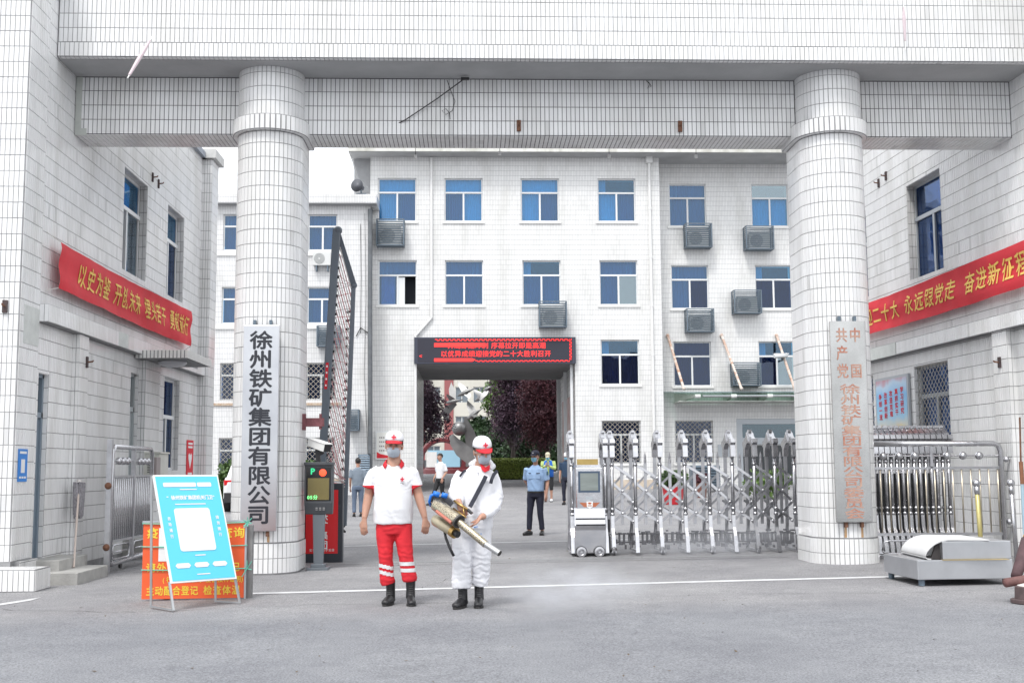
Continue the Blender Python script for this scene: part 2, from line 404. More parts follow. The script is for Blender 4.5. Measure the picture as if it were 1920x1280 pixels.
# ================================================================== GROUND, ROAD MARKINGS
def m_ground():
    m = mat('worn_asphalt', (.30, .30, .305), rough=.85); n = m.node_tree; L = n.links; b = n.nodes['Principled BSDF']
    g = n.nodes.new('ShaderNodeNewGeometry')
    def nz(s, d=6, r=.6, mp=None):
        t = n.nodes.new('ShaderNodeTexNoise'); t.inputs['Scale'].default_value = s; t.inputs['Detail'].default_value = d; t.inputs['Roughness'].default_value = r
        if mp:
            k = n.nodes.new('ShaderNodeMapping'); k.inputs['Scale'].default_value = mp; L.new(g.outputs['Position'], k.inputs[0]); L.new(k.outputs[0], t.inputs['Vector'])
        else: L.new(g.outputs['Position'], t.inputs['Vector'])
        return t.outputs['Fac']
    def rmp(f, p0, c0, p1, c1):
        r = n.nodes.new('ShaderNodeValToRGB'); L.new(f, r.inputs[0]); e = r.color_ramp.elements
        e[0].position, e[1].position = p0, p1; e[0].color = (*c0, 1); e[1].color = (*c1, 1); return r.outputs[0]
    def mul(a, c):
        k = n.nodes.new('ShaderNodeMix'); k.data_type = 'RGBA'; k.blend_type = 'MULTIPLY'; k.inputs['Factor'].default_value = 1; L.new(a, k.inputs['A']); L.new(c, k.inputs['B']); return k.outputs['Result']
    # smoother pale concrete apron beyond Y = 12.2, rougher asphalt in front
    sx = n.nodes.new('ShaderNodeSeparateXYZ'); L.new(g.outputs['Position'], sx.inputs[0])
    ad = n.nodes.new('ShaderNodeMath'); ad.operation = 'MULTIPLY_ADD'; L.new(nz(.7, 4), ad.inputs[0]); ad.inputs[1].default_value = 1.6; L.new(sx.outputs[1], ad.inputs[2])
    mr = n.nodes.new('ShaderNodeMapRange'); L.new(ad.outputs[0], mr.inputs[0]); mr.inputs[1].default_value = 11.6; mr.inputs[2].default_value = 13.0
    cm = n.nodes.new('ShaderNodeMix'); cm.data_type = 'RGBA'; L.new(mr.outputs[0], cm.inputs['Factor'])
    cm.inputs['A'].default_value = (.215, .22, .235, 1); cm.inputs['B'].default_value = (.265, .262, .268, 1)
    c = mul(cm.outputs['Result'], rmp(nz(.42, 6, .72), .34, (.78, .78, .80), .66, (1.10, 1.10, 1.09)))
    c = mul(c, rmp(nz(5.5, 8, .75), .32, (.88, .88, .89), .66, (1.06, 1.06, 1.05)))
    c = mul(c, rmp(nz(62, 3, .85), .36, (.52, .52, .53), .62, (1.34, 1.34, 1.34)))
    c = mul(c, rmp(nz(.8, 6, .7, (.8, 1.3, 1)), .25, (.84, .84, .84), .42, (1, 1, 1)))
    L.new(c, b.inputs['Base Color'])
    bp = n.nodes.new('ShaderNodeBump'); bp.inputs['Strength'].default_value = .6; bp.inputs['Distance'].default_value = .008
    L.new(nz(90, 4, .8), bp.inputs['Height']); L.new(bp.outputs[0], b.inputs['Normal'])
    return m
groundM = m_ground()
mb = MB(); ys = [-300, -60, -8, 0, 5, 9, 13, 18, 24, 30, 34, 38, 42, 47, 52, 58, 64, 80, 120, 250, 700]; xs = [-400, -60, -20, -9, -4, 0, 4, 9, 20, 60, 400]
def Gc(x, y): return G(max(-20, min(20, x)), y)
for j in range(len(ys) - 1):
    for i in range(len(xs) - 1):
        q = [(xs[i], ys[j]), (xs[i + 1], ys[j]), (xs[i + 1], ys[j + 1]), (xs[i], ys[j + 1])]
        mb.add([(x, y, Gc(x, y)) for x, y in q], [(0, 1, 2, 3)])
build('ground', mb, groundM, kind='structure')
lineM = mat('road_white_paint', (.74, .75, .76), rough=.7, alt=(.46, .46, .47), scale=9, stretch=(.5, 2, 1), bump=.1)
def strip(name, x0, y0, x1, y1, w, m=lineM, lift=.004, seg=14):
    mb = MB()
    for i in range(seg):
        a, b = i / seg, (i + 1) / seg
        xa, ya, xb, yb = x0 + (x1 - x0) * a, y0 + (y1 - y0) * a, x0 + (x1 - x0) * b, y0 + (y1 - y0) * b
        mb.add([(xa, ya - w / 2, G(xa, ya - w / 2) + lift), (xb, yb - w / 2, G(xb, yb - w / 2) + lift), (xb, yb + w / 2, G(xb, yb + w / 2) + lift), (xa, ya + w / 2, G(xa, ya + w / 2) + lift)], [(0, 1, 2, 3)])
    return build(name, mb, m, kind='structure')
strip('road_marking', -2.55, 13.74, 5.2, 14.28, .17)
strip('road_marking', -2.35, 22.0, 5.6, 22.75, .13)
strip('road_marking', -5.9, 11.0, -4.9, 13.6, .35, lineM, .004, 6)
jointM = mat('dark_pavement_joint', (.12, .12, .12), rough=.95)
strip('gate_track_strip', -2.35, 17.9, 4.7, 18.05, .22, mat('track_concrete', (.24, .245, .25), rough=.8, var=.15, scale=6), .003)
strip('pavement_joint', -2.3, 17.35, 4.7, 17.55, .03, jointM)
mb = MB(); rr = random.Random(3)      # leaf scraps and grit
for _ in range(330):
    x, y = rr.uniform(-6, 8), rr.uniform(5, 24); a = rr.uniform(0, 6.3); l = rr.uniform(.006, .02) * (1.6 if rr.random() < .12 else 1)
    z = G(x, y) + .004; u = Vector((math.cos(a), math.sin(a), rr.uniform(0, .3))) * l; v = Vector((-math.sin(a), math.cos(a), rr.uniform(0, .4))) * l * .5; c = Vector((x, y, z))
    mb.add([c - u, c + v, c + u, c - v + Vector((0, 0, .004))], [(0, 1, 2, 3)])
build('grit_litter', mb, mat('dry_leaf_brown', (.12, .09, .06), rough=.9), kind='stuff', fix=False)
crackM = mat('crack_black', (.055, .055, .055), rough=1)
def crack(pts, w, nm='hairline_crack', m=crackM):
    mb = MB(); rr = random.Random(len(pts) * 7 + int(pts[0][0] * 10)); P = []
    for i in range(len(pts) - 1):
        for k in range(9):
            u = k / 9; P.append((pts[i][0] * (1 - u) + pts[i + 1][0] * u + rr.uniform(-.03, .03), pts[i][1] * (1 - u) + pts[i + 1][1] * u + rr.uniform(-.05, .05)))
    for i in range(len(P) - 1):
        a, b = P[i], P[i + 1]; q = w * rr.uniform(.5, 1.2)
        mb.add([(a[0] - q, a[1] - q, G(*a) + .003), (b[0] - q, b[1] - q, G(*b) + .003), (b[0] + q, b[1] + q, G(*b) + .003), (a[0] + q, a[1] + q, G(*a) + .003)], [(0, 1, 2, 3)])
    return build(nm, mb, m, kind='structure')
crack([(-4.9, 12.6), (-3.4, 12.1), (-1.8, 12.5), (.6, 12.3), (2.4, 12.7), (4.6, 12.5), (6.8, 12.9)], .0045)
crack([(-4.8, 16.8), (-3.9, 18.6), (-2.6, 19.6), (0, 20.2), (2.4, 20.4)], .006)
crack([(-.6, 13.9), (-.2, 15.6), (.9, 17.0), (1.2, 17.9)], .004)
# ================================================================== GATE: PILLARS AND BEAMS
def pillar_frame(cx, R=.46, yc=16.59, yb=17.2):
    L1 = yb - yc; A = math.pi * R
    def P(s, t, d=0.):
        if s < L1: return Vector((cx - R - d, yb - s, t))
        if s < L1 + A:
            q = (s - L1) / R; return Vector((cx - (R + d) * math.cos(q), yc - (R + d) * math.sin(q), t))
        return Vector((cx + R + d, yc + (s - L1 - A), t))
    return P, 2 * L1 + A
def gate_pillar(cx, label):
    root = thing('gate_pillar', label, 'pillar', (cx, 16.6, G(cx, 16.2)), 'tiled round gate pillars')
    P, SL = pillar_frame(cx); z0 = -.15
    def core(t0, t1, d):
        mb = MB(); N = 60; pts = [P(SL * k / N, 0, d) for k in range(N + 1)]
        mb.add([(p.x, p.y, t0) for p in pts] + [(p.x, p.y, t1) for p in pts], [(k, k + 1, N + 2 + k, N + 1 + k) for k in range(N)] + [tuple(range(N + 1)), tuple(range(N + 1, 2 * N + 2)), (N, 0, N + 1, 2 * N + 1)])
        return mb
    build('column_core', core(z0, 7.09, 0), groutM, root)
    build('plinth_ring', core(z0, .424, .018), groutM, root)
    build('collar', core(6.14, 6.36, .075), groutM, root)
    nc = round(SL / TP); tw = SL / nc
    T = Tiles()
    T.lay(P, 0, SL, .43, 6.13, tw=tw, to=.43 - .0, lo=.9)
    for dx in (-.10, .12): build('rust_stain', MB().tube([(cx + dx, 16.59 - math.sqrt((.46 + PR + .0015) ** 2 - dx * dx) + .001, .44), (cx + dx, 16.59 - math.sqrt((.46 + PR + .0015) ** 2 - dx * dx) + .001, .60)], [(.0025, .024), (.0025, .020)], 8, up=(0, 1, 0)), mat('rust_run', (.55, .38, .22), rough=.6, alt=(.40, .22, .10), scale=12), root)
    T.lay(P, 0, SL, 6.37, 7.07, tw=tw, to=6.37)
    P2 = lambda s, t, d=0: P(s, t, d + .018)
    T.lay(P2, 0, SL, z0 + .17, .424, tw=tw, th=.2, to=.02)
    P3 = lambda s, t, d=0: P(s, t, d + .075)
    T.lay(P3, 0, SL, 6.145, 6.355, tw=tw, th=.21, to=6.145)
    # underside of the collar
    def P4(s, t, d=0): return P(s, 6.14 - d, t)
    T.lay(P4, 0, SL, .004, .072, tw=tw, th=.068, to=.004)
    T.finish(root, 300)
    return root
pL = gate_pillar(-2.87, 'left round white tiled gate pillar, behind the blue sandwich board')
pR = gate_pillar(5.24, 'right round white tiled gate pillar, beside the stainless platform scale')
# upper beam
UB = thing('gate_beam', 'wide upper white tiled beam spanning across the top of the gate', 'beam', (1.2, 15.85, 7.08))
mb = MB().box((-5.69, 15.85, 7.08), (8.35, 18.0, 9.0)); build('beam_core', mb, groutM, UB)
sof = MB().box((-5.69, 15.93, 7.068), (8.35, 18.0, 7.08)); build('soffit', sof, plasterM, UB)
T = Tiles(); P = FR(15.85)
T.lay(P, -5.68, 8.33, 7.29, 8.98, to=7.29)
T.lay(P, -5.68, 8.33, 7.085, 7.285, so=-5.65, th=.2, to=7.085, d=.01)
def Pd(s, t, d=0): return Vector((s, 15.85 + t, 7.08 - d))
T.lay(Pd, -5.68, 8.33, .0, .08, th=.08, so=-5.65)
T.finish(UB, 300)
build('bottom_band', MB().box((-5.68, 15.84, 7.083), (8.34, 15.852, 7.287)), groutM, UB)
# lower beam, three bays between walls and pillars
LB = thing('gate_beam', 'narrower lower white tiled beam running between the two round pillars', 'beam', (1.2, 16.65, 6.22))
bays = [(-5.69, -3.33), (-2.41, 4.78), (5.7, 8.0)]
T = Tiles(); P = FR(16.65)
for a, b in bays:
    build('beam_core', MB().box((a, 16.65, 6.22), (b, 17.32, 7.067)), groutD, LB)
    T.lay(P, a, b, 6.225, 7.06, to=6.225 - .0, th=.212)
    def Pe(s, t, d=0): return Vector((s, 16.65 + t, 6.22 - d))
    T.lay(Pe, a, b, 0, .67, th=.222, to=0)
T.finish(LB, 300)
build('plaster_patch', MB().box((-5.685, 16.636, 6.20), (-5.60, 16.655, 7.06)).box((-5.6, 16.636, 6.2), (-5.52, 16.655, 6.3)), mat('pale_green_plaster', (.48, .5, .47), rough=.9, var=.1, scale=5), LB)
# ================================================================== GATEHOUSES
def recess_tiles(T, P, h, dep, far=True):
    """tiled jamb (the one that faces the street) and head of an opening"""
    a, b, c, e = h
    s = b if far else a
    Pj = lambda x, t, d=0: P(s - (d if far else -d), t, -x)
    T.lay(Pj, 0, dep, c, e, to=c)
    Ph = lambda x, t, d=0: P(x, e - d, -t)
    T.lay(Ph, a, b, 0, dep, th=dep)
def tall_window(parent, P, h, dep, glass, trans=.32, split=.5, shade=None, grille=None, gst=(.13, .012), name='window', framem=None, openleaf=False, curtain=None):
    """window with a top light over two sliding sashes; frame, panes and grille are its pieces"""
    a, b, c, e = h; fm = framem or alumM; d0, d1 = -dep - .05, -dep; fw = .05
    tz = e - (e - c) * trans
    mb = MB()
    for k_, q in enumerate(((a, b, c, c + fw), (a, b, e - fw, e), (a, a + fw, c, e), (b - fw, b, c, e))): mb.fbox(P, q[0], q[1], q[2], q[3], d0 + .002 * k_, d1 - .002 * k_)
    mb.fbox(P, a, b, tz - .035, tz + .035, d0, d1 + .012)
    ms = a + (b - a) * split
    mb.fbox(P, ms - .035, ms + .035, c, tz, d0, d1 + .006)
    f = build(name, mb, fm, parent)
    gl = glass if isinstance(glass, (list, tuple)) else (glass,) * 3
    for (x0, x1, z0, z1), g in zip(((a + fw, b - fw, tz + .035, e - fw), (a + fw, ms - .03, c + fw, tz - .03), (ms + .03, b - fw, c + fw, tz - .03)), gl):
        if g is None: continue
        build('pane', MB().fbox(P, x0, x1, z0, z1, d0 + .02, d0 + .026), g, f)
    build('room_backing', MB().fbox(P, a, b, c, e, d0 - .55, d0 - .5), darkM, f)
    for cu in (curtain or ()):
        x0, x1, z0, z1, cm = cu; k = MB(); N = 26; vs = []
        for i in range(N + 1):
            x = a + (b - a) * (x0 + (x1 - x0) * i / N); w = d0 - .14 + .03 * math.sin(i * 1.9 + x0 * 9)
            vs += [P(x, c + (e - c) * z0, w), P(x, c + (e - c) * z1, w)]
        k.add(vs, [(2 * i, 2 * i + 2, 2 * i + 3, 2 * i + 1) for i in range(N)]); build('curtain', k, cm, f)
    if grille:
        k = MB(); st = gst[0]; z = d1 + .05; W_, H_ = b - a, e - c; gz = gst[1]
        x = -H_
        while x < W_:
            # both diagonals, clipped to the opening
            for sg in (1, -1):
                s0_, t0_ = (x, 0) if sg > 0 else (x + H_, 0)
                pts = []
                lo_, hi_ = 0., H_
                if sg > 0: lo_ = max(lo_, -x); hi_ = min(hi_, W_ - x)
                else: lo_ = max(lo_, x + H_ - W_); hi_ = min(hi_, x + H_)
                if hi_ - lo_ > .03:
                    p0 = (s0_ + sg * lo_, lo_); p1 = (s0_ + sg * hi_, hi_)
                    k.bar(P(a + p0[0], c + p0[1], z), P(a + p1[0], c + p1[1], z), gz * .7)
            x += st
        for q in ((a, b, c), (a, b, e - .02)): k.bar(P(q[0], q[2] + .01, z), P(q[1], q[2] + .01, z), .02)
        build('window_grille', k, grille, f)
    return f
GHL = thing('gatehouse', 'left white tiled gatehouse with the banner reading from 以史为鉴 on its long wall', 'building', (-5.7, 20, 0), 'gatehouses on either side of the gate')
holes = [(19.12, 20.5, 4.69, 6.39), (21.9, 23.15, 4.69, 6.39), (15.62, 16.0, .27, 2.7), (19.8, 20.28, .36, 3.05), (21.95, 23.1, 1.42, 3.15)]
mb = wall(MB(), LW, 15.5, 25.35, -.2, 8.0, holes, 0, .2); mb.box((-11, 15.5, 8.0 - .12), (-5.7, 25.3, 8.0)); mb.box((-11, 25.1, -.2), (-5.72, 25.3, 8.0))
build('wall', mb, groutM, GHL)
T = Tiles()
T.lay(LW, 15.5, 25.35, .08, 8.0, holes, to=.08)
for h in holes: recess_tiles(T, LW, h, .16)
# front pier
PF = FR(14.86)
build('front_pier', MB().box((-11, 14.86, -.2), (-5.68, 15.52, 9.0)), groutM, GHL)
T.lay(PF, -6.9, -5.68, .3, 8.95, to=.3)
PS = frame((-5.68, 0, 0), (0, 1, 0), (1, 0, 0))
T.lay(PS, 14.86, 15.52, .3, 8.95, to=.3)
# plinth kerb around the pier
build('pier_plinth', MB().box((-7, 14.44, -.2), (-5.22, 14.95, .24)), groutM, GHL)
T.lay(FR(14.44), -7, -5.22, -.02, .235, th=.25, to=-.02)
T.lay(frame((-5.22, 0, 0), (0, 1, 0), (1, 0, 0)), 14.44, 14.95, -.02, .235, th=.25, to=-.02)
def Pt(s, t, d=0): return Vector((s, 14.44 + t, .24 + d))
T.lay(Pt, -7, -5.22, 0, .42, th=.21)
build('pier_flank', MB().box((-5.69, 14.95, -.2), (-5.6, 15.55, .3)), groutM, GHL)
T.lay(frame((-5.6, 0, 0), (0, 1, 0), (1, 0, 0)), 14.95, 15.55, -.02, .3, th=.3, to=-.02)
# pilasters
for (y0, y1, pr, zt, zb) in ((16.9, 17.3, .1, 3.36, .0), (20.3, 21.25, .11, 3.3, 0), (24.6, 25.2, .21, 7.98, 0)):
    build('pilaster', MB().box((-5.71, y0, -.2), (-5.7 + pr, y1, zt)), groutM, GHL)
    T.lay(frame((0, y0, 0), (1, 0, 0), (0, -1, 0)), -5.7, -5.7 + pr, .08, zt, tw=.0527, to=.08)
    T.lay(frame((-5.7 + pr, 0, 0), (0, 1, 0), (1, 0, 0)), y0, y1, .08, zt, to=.08)
# ledge
T.lay(FR(15.52), -5.68, -5.56, 3.365, 3.6, th=.235, to=3.365)
build('ledge', MB().box((-5.71, 15.52, 3.36), (-5.56, 25.3, 3.6)), groutM, GHL)
T.lay(frame((-5.56, 0, 0), (0, 1, 0), (1, 0, 0)), 15.52, 25.3, 3.365, 3.6, th=.235, to=3.365, holes=[(18.6, 19.1, 3.3, 3.7), (22.0, 24, 3.45, 3.7)])
build('ledge_patch', MB().box((-5.58, 18.6, 3.37), (-5.552, 19.1, 3.6)), mat('patch_cement', (.6, .62, .6), rough=.9, var=.1, scale=6), GHL)
build('pier_patch', MB().box((-5.69, 14.98, 3.03), (-5.668, 15.5, 3.52)), MATS['patch_cement'], GHL)
T.finish(GHL, 300)
build('roof_coping', MB().box((-6.2, 15.5, 7.99), (-5.62, 25.0, 8.12)), mat('grey_metal_coping', (.28, .31, .36), rough=.5, var=.2, scale=4), GHL)
build('pilaster_cap', MB().box((-5.85, 24.5, 7.99), (-5.4, 25.35, 8.18)), mat('cap_tile', (.55, .55, .54), rough=.6, var=.1, scale=8, streak=.2), GHL)
tall_window(GHL, LW, holes[0], .13, (glassB, None, glassC), .34, .46, curtain=[(0, .45, .62, .98, curtB)])
tall_window(GHL, LW, holes[1], .13, (glassB, glassN, glassN), .34, .46, curtain=[(.05, .4, .1, .95, curtB)])
tall_window(GHL, LW, holes[4], .10, (glassN, glassN, glassN), .42, .5, curtain=[(0, .3, .05, .95, curtB)])
# doors
def side_door(h, m, label=None):
    a, b, c, e = h; mb = MB()
    for q in ((a, a + .05, c, e), (b - .05, b, c, e), (a, b, e - .05, e), (a, b, c + (e - c) * .76, c + (e - c) * .79)): mb.fbox(LW, *q, -.14, -.06)
    f = build('door', mb, m, GHL, label=label)
    build('door_leaf', MB().fbox(LW, a + .05, b - .05, c, c + (e - c) * .76, -.12, -.09), m, f)
    build('pane', MB().fbox(LW, a + .05, b - .05, c + (e - c) * .79, e - .05, -.12, -.11), glassC, f)
    build('handle', MB().fbox(LW, a + .09, a + .14, 1.2, 1.36, -.09, -.04), steelM, f)
    build('door_backing', MB().fbox(LW, a, b, c, e, -.5, -.45), darkM, f)
side_door(holes[2], mat('blue_grey_door_paint', (.20, .25, .30), rough=.4))
side_door(holes[3], mat('silver_door_paint', (.42, .46, .47), rough=.4))
# string of steps
build('door_step', MB().box((-5.7, 15.5, -.1), (-5.3, 16.62, .27)), concM, GHL, bevel=.01)
build('door_step', MB().box((-5.42, 15.25, -.1), (-4.98, 16.5, .13)), concM, GHL, bevel=.01)
build('wall_kerb', MB().box((-5.7, 16.62, -.1), (-5.5, 16.9, .22)), concM, GHL)
build('door_step', MB().box((-5.7, 19.6, -.1), (-5.2, 21.4, .3)), concM, GHL, bevel=.01)
# canopy over the second door
cn = build('door_canopy', MB().box((-5.7, 19.93, 3.31), (-4.80, 21.75, 3.42)), plasterM, GHL)
mbt = MB()
for k in range(14): x = -5.66 + k * .0635; mbt.box((x, 19.92, 3.30), (x + .045, 19.93, 3.435))
for k in range(24): y = 19.94 + k * .0765; mbt.box((-4.80, y, 3.30), (-4.792, y + .055, 3.435))
build('edge_tile', mbt, whitepaintM, cn, kind='stuff')
build('canopy_edge', MB().box((-5.7, 19.925, 3.302), (-4.797, 21.76, 3.43)), groutM, cn)
lm = build('ceiling_lamp', MB().lathe((-5.2, 20.55, 3.30), [(.24, 0), (.25, -.03), (.20, -.075), (.1, -.1), (.01, -.105)]), mat('lamp_glass', (.5, .5, .53), rough=.3), None, smooth=True)
tag(lm, 'round grey glass ceiling lamp hanging under the small door canopy', 'lamp')
# ---- right gatehouse
GHR = thing('gatehouse', 'right white tiled gatehouse with a mesh covered window and a framed poster', 'building', tuple(RW(3, 0, 0)), 'gatehouses on either side of the gate')
hr = [(2.40, 3.74, 4.69, 6.39), (5.65, 6.9, 4.69, 6.39), (2.42, 3.74, 1.88, 3.15), (5.6, 6.6, 1.88, 3.15)]
mb = wall(MB(), RW, -2.2, 9.2, -.2, 8.0, hr, 0, .2)
mb.fbox(RW, -2.2, 9.2, 7.88, 8.0, -4, -.1); mb.fbox(RW, 9.0, 9.2, -.2, 8.0, -4, 0)
build('wall', mb, groutM, GHR)
T = Tiles()
T.lay(RW, -2.2, 9.2, .1, 8.0, hr, to=.1)
for h in hr: recess_tiles(T, RW, h, .16, far=True)
build('pilaster', MB().fbox(RW, .24, .68, -.2, 3.41, -.01, .12), groutM, GHR)
T.lay(lambda s, t, d=0: RW(s, t, d + .12), .24, .68, .1, 3.41, to=.1)
T.lay(lambda s, t, d=0: RW(.24 - d, t, .12 - s), 0, .12, .1, 3.41, to=.1)
build('ledge', MB().fbox(RW, -2.2, 9.1, 3.4, 3.63, -.01, .16), groutM, GHR)
T.lay(lambda s, t, d=0: RW(s, t, d + .16), -2.2, 9.1, 3.405, 3.625, th=.22, to=3.405, holes=[(4.1, 5.7, 3.3, 3.7)])
build('ledge_patch', MB().fbox(RW, 4.1, 5.7, 3.4, 3.62, .15, .175), MATS['patch_cement'], GHR)
T.finish(GHR, 300)
build('roof_coping', MB().fbox(RW, -2.2, 9.2, 8.0, 8.12, -.4, .1), MATS['grey_metal_coping'], GHR)
tall_window(GHR, RW, hr[0], .14, (glassN, glassN, glassN), .36, .45, framem=greyalM, curtain=[(.5, .95, .12, .5, curtB)])
tall_window(GHR, RW, hr[1], .14, (glassN, glassN, glassN), .36, .45, framem=greyalM)
wireM = mat('galvanised_wire', (.45, .43, .40), rough=.5, metal=.6)
tall_window(GHR, RW, hr[2], .10, (glassN, glassN, glassN), .42, .5, framem=greyalM, grille=wireM)
tall_window(GHR, RW, hr[3], .10, (glassN, glassN, glassN), .42, .5, framem=alumM, grille=wireM)
build('front_pier', MB().box((7.95, 14.0, -.2), (12, 14.6, 9.0)), groutM, GHR)
# ================================================================== OFFICE BUILDING BEHIND THE GATE
def at(x, y, Y):
    """survey helper: where a sight line from the camera meets the vertical plane at depth Y"""
    d = cF + cR * ((x - 960) / FPX) - cU * ((y - 640) / FPX); p = EYE + d * ((Y - EYE.y) / d.y); return p
OFF = thing('office_building', 'long white tiled three storey office building with the red LED screen over its archway', 'building', (0, 47, .5))
FA, FB = FR(47.0), FR(48.0)
H = []
for x in (-3.78, -1.08, 2.04, 5.19): H.append((x, x + 1.56, 11.43, 13.22))
for x in (-3.75, -1.06, 2.08, 5.22): H.append((x, x + 1.56, 7.99, 9.82))
H.append((5.23, 6.79, 4.75, 6.57)); H.append((5.22, 6.80, 1.6, 3.31))
ARCH = (-2.26, 4.18, -.3, 5.62)
mb = wall(MB(), FA, -4.09, 7.74, -.2, 14.1, H + [ARCH], 0, .35)
mb.box((7.5, 47.35, -.2), (7.74, 48.2, 14.1)); mb.box((-4.09, 47.3, -.2), (-3.85, 57, 14.1))
build('facade_wall', mb, farM, OFF)
HB = [(8.3, 9.87, 11.45, 13.25), (11.78, 13.35, 11.45, 13.25), (8.32, 9.89, 7.97, 9.8), (11.85, 13.4, 7.97, 9.8), (8.35, 9.92, 4.75, 6.6), (11.9, 13.45, 4.75, 6.6), (8.35, 9.92, 1.6, 3.34)]
DOOR = (10.9, 15.0, .3, 3.4)
mb = wall(MB(), FB, 7.74, 17.5, -.2, 14.1, HB + [DOOR], 0, .35); build('facade_wall', mb, farM, OFF)
# passage
mb = MB()
for x0, x1 in ((-2.5, -2.26), (4.18, 4.5)): mb.box((x0, 47.34, 0), (x1, 55.5, 5.62))
mb.box((-4.09, 55.2, -.2), (-2.27, 55.5, 14)); mb.box((4.19, 55.2, -.2), (16, 55.5, 14)); mb.box((-2.26, 55.2, 5.63), (4.18, 55.5, 14))
build('passage_wall', mb, farM, OFF)
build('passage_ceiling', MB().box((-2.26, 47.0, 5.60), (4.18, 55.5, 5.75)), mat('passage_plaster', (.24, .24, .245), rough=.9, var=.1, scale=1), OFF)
for y0 in (48.6, 51.3):
    build('display_board', MB().box((4.12, y0, 1.3), (4.17, y0 + 2.0, 4.4)), mat('notice_red', (.45, .12, .11), rough=.5, alt=(.62, .6, .58), scale=1.3), OFF)
for q_ in (((4.02, 54.9, .4), (4.178, 55.1, 5.59)), ((4.02, 50.9, .4), (4.16, 51.05, 5.59)), ((4.0, 47.2, .4), (4.1, 47.35, 5.59))): build('passage_frame', MB().box(*q_), alumM, OFF)
build('eave', MB().box((-4.9, 46.25, 14.1), (17.5, 56, 14.12)), plasterM, OFF)
build('eave_fascia', MB().box((-4.92, 46.2, 14.12), (17.5, 56, 14.75)), mat('streaked_eave', (.66, .66, .62), rough=.7, streak=.35, var=.1, scale=2), OFF)
build('side_block', MB().box((-4.78, 47.3, 11), (-4.1, 56, 14.1)), mat('shade_grey_render', (.33, .335, .345), rough=.9, var=.08), OFF)  # the shade on this side wall is put into its grey colour
# windows
gl = [('c', 'c', 'd'), ('c', 'd', 'c'), ('c', 'c', 'd'), ('h', 'c', 'd'), ('d', 'e', 'o'), ('d', 'd', 'd'), ('h', 'd', 'd'), ('d', 'd', 'g'), ('h', 'n', 'n'), ('n', 'n', 'n')]
glB = [('d', 'd', 'd'), ('g', 'c', 'c'), ('d', 'd', 'n'), ('h', 'n', 'n'), ('n', 'n', 'n'), ('h', 'n', 'g'), ('n', 'n', 'n')]
glassM1 = m_glass('mid_blue_glass', (.34, .64, .86), .07)
glassM2 = m_glass('pale_green_glass', (.55, .68, .66), .2)
def office_window(P, h, g, grille=None, parent=OFF, sill=True, nm='window'):
    dep = .09; a, b, c, e = h; cur = []
    gm = {'c': glassB, 'd': glassM1, 'h': glassB, 'n': glassN, 'e': glassM1, 'g': glassM2, 'o': None}
    rg = [(.02, .98, .68, .99), (.03, .5, .03, .66), (.5, .97, .03, .66)]
    for k, (q, r) in enumerate(zip(g, rg)):
        w = r[1] - r[0]
        if q == 'c': cur.append((*r, curtM))
        elif q == 'h': cur.append((r[0], r[0] + .22 * w, r[2], r[3], curtM))
        elif q == 'e': cur.append((r[0] + .1 * w, r[0] + .85 * w, r[2], r[3], curtB))
        elif q == 'n': cur.append((*r, mat('navy_blind', (.13, .19, .36) if True else 0, rough=.9, alt=(.05, .07, .13), scale=.9)))
        elif q == 'd': x = r[0] + (.05 if (int(a * 10) + k) % 2 else .72) * w; cur.append((x, x + .2 * w, r[2], r[3], curtM)); cur.append((r[0], r[1], r[2], r[3], mat('dim_blind', (.30, .34, .40), rough=.9)))
    f = tall_window(parent, P, h, dep, tuple(gm[q] for q in g), .33, .5, curtain=cur, grille=grille, gst=(.2, .022), name=nm)
    if sill: build('sill', MB().fbox(P, a - .08, b + .08, c - .09, c, -.05, .05), whitepaintM, f)
    return f
for h, g in zip(H, gl): office_window(FA, h, g, wireM if h[3] < 4 else None)
for h, g in zip(HB, glB): office_window(FB, h, g, wireM if h[3] < 4 else None)
# half open sash of the second row
build('open_sash', MB().fbox(FA, -2.98, -2.68, 8.05, 9.15, -.16, -.13), alumM, OFF)
# entrance
a, b, c, e = DOOR
mb = MB().fbox(FB, a, a + .25, c, e - .22, -.3, -.05).fbox(FB, a, b, e - .22, e - .003, -.297, -.045).fbox(FB, a + .25, b, 2.35, 2.62, -.28, -.08)
d = build('door', mb, greyalM, OFF)
build('pane', MB().fbox(FB, a + .25, b, 2.62, e - .2, -.22, -.2), m_glass('dark_green_glass', (.2, .32, .34), .1), d)
build('door_leaf', MB().fbox(FB, a + .3, a + 1.25, c, 2.3, -.24, -.2).fbox(FB, a + 1.3, a + 2.4, c, 2.3, -.2, -.16), mat('door_dark_glass', (.03, .035, .04), rough=.1), d)
build('plaque', MB().fbox(FB, 10.1, 10.75, 1.85, 2.35, .0, .03), greyalM, OFF)
# tiled base strip
build('wall_base', MB().box((4.2, 46.96, -.1), (7.75, 47.0, .95)), mat('tan_base_tile', (.55, .47, .38), rough=.5, var=.15, scale=6), OFF)
# down pipes
pipeM = mat('white_pvc', (.75, .75, .74), rough=.4)
p = [at(809, 296, 46.93), at(809, 596, 46.93), at(779, 630, 46.93), at(779, 905, 46.93)]
build('down_pipe', MB().tube([p[0], p[1]], .055).tube([p[1], p[2]], .055).tube([p[2], p[3]], .055), pipeM, OFF, auto=40)
x = 7.32
mb = MB().tube([(x, 46.92, 13.95), (x, 46.92, .7)], .06)
for z in (11.9, 9.9, 7.9, 5.9, 3.9): mb.tube([(x, 46.92, z), (x, 46.92, z + .1)], .075)
mb.box((x - .13, 46.8, 13.85), (x + .13, 47, 14.1))
build('down_pipe', mb, pipeM, OFF, auto=40)
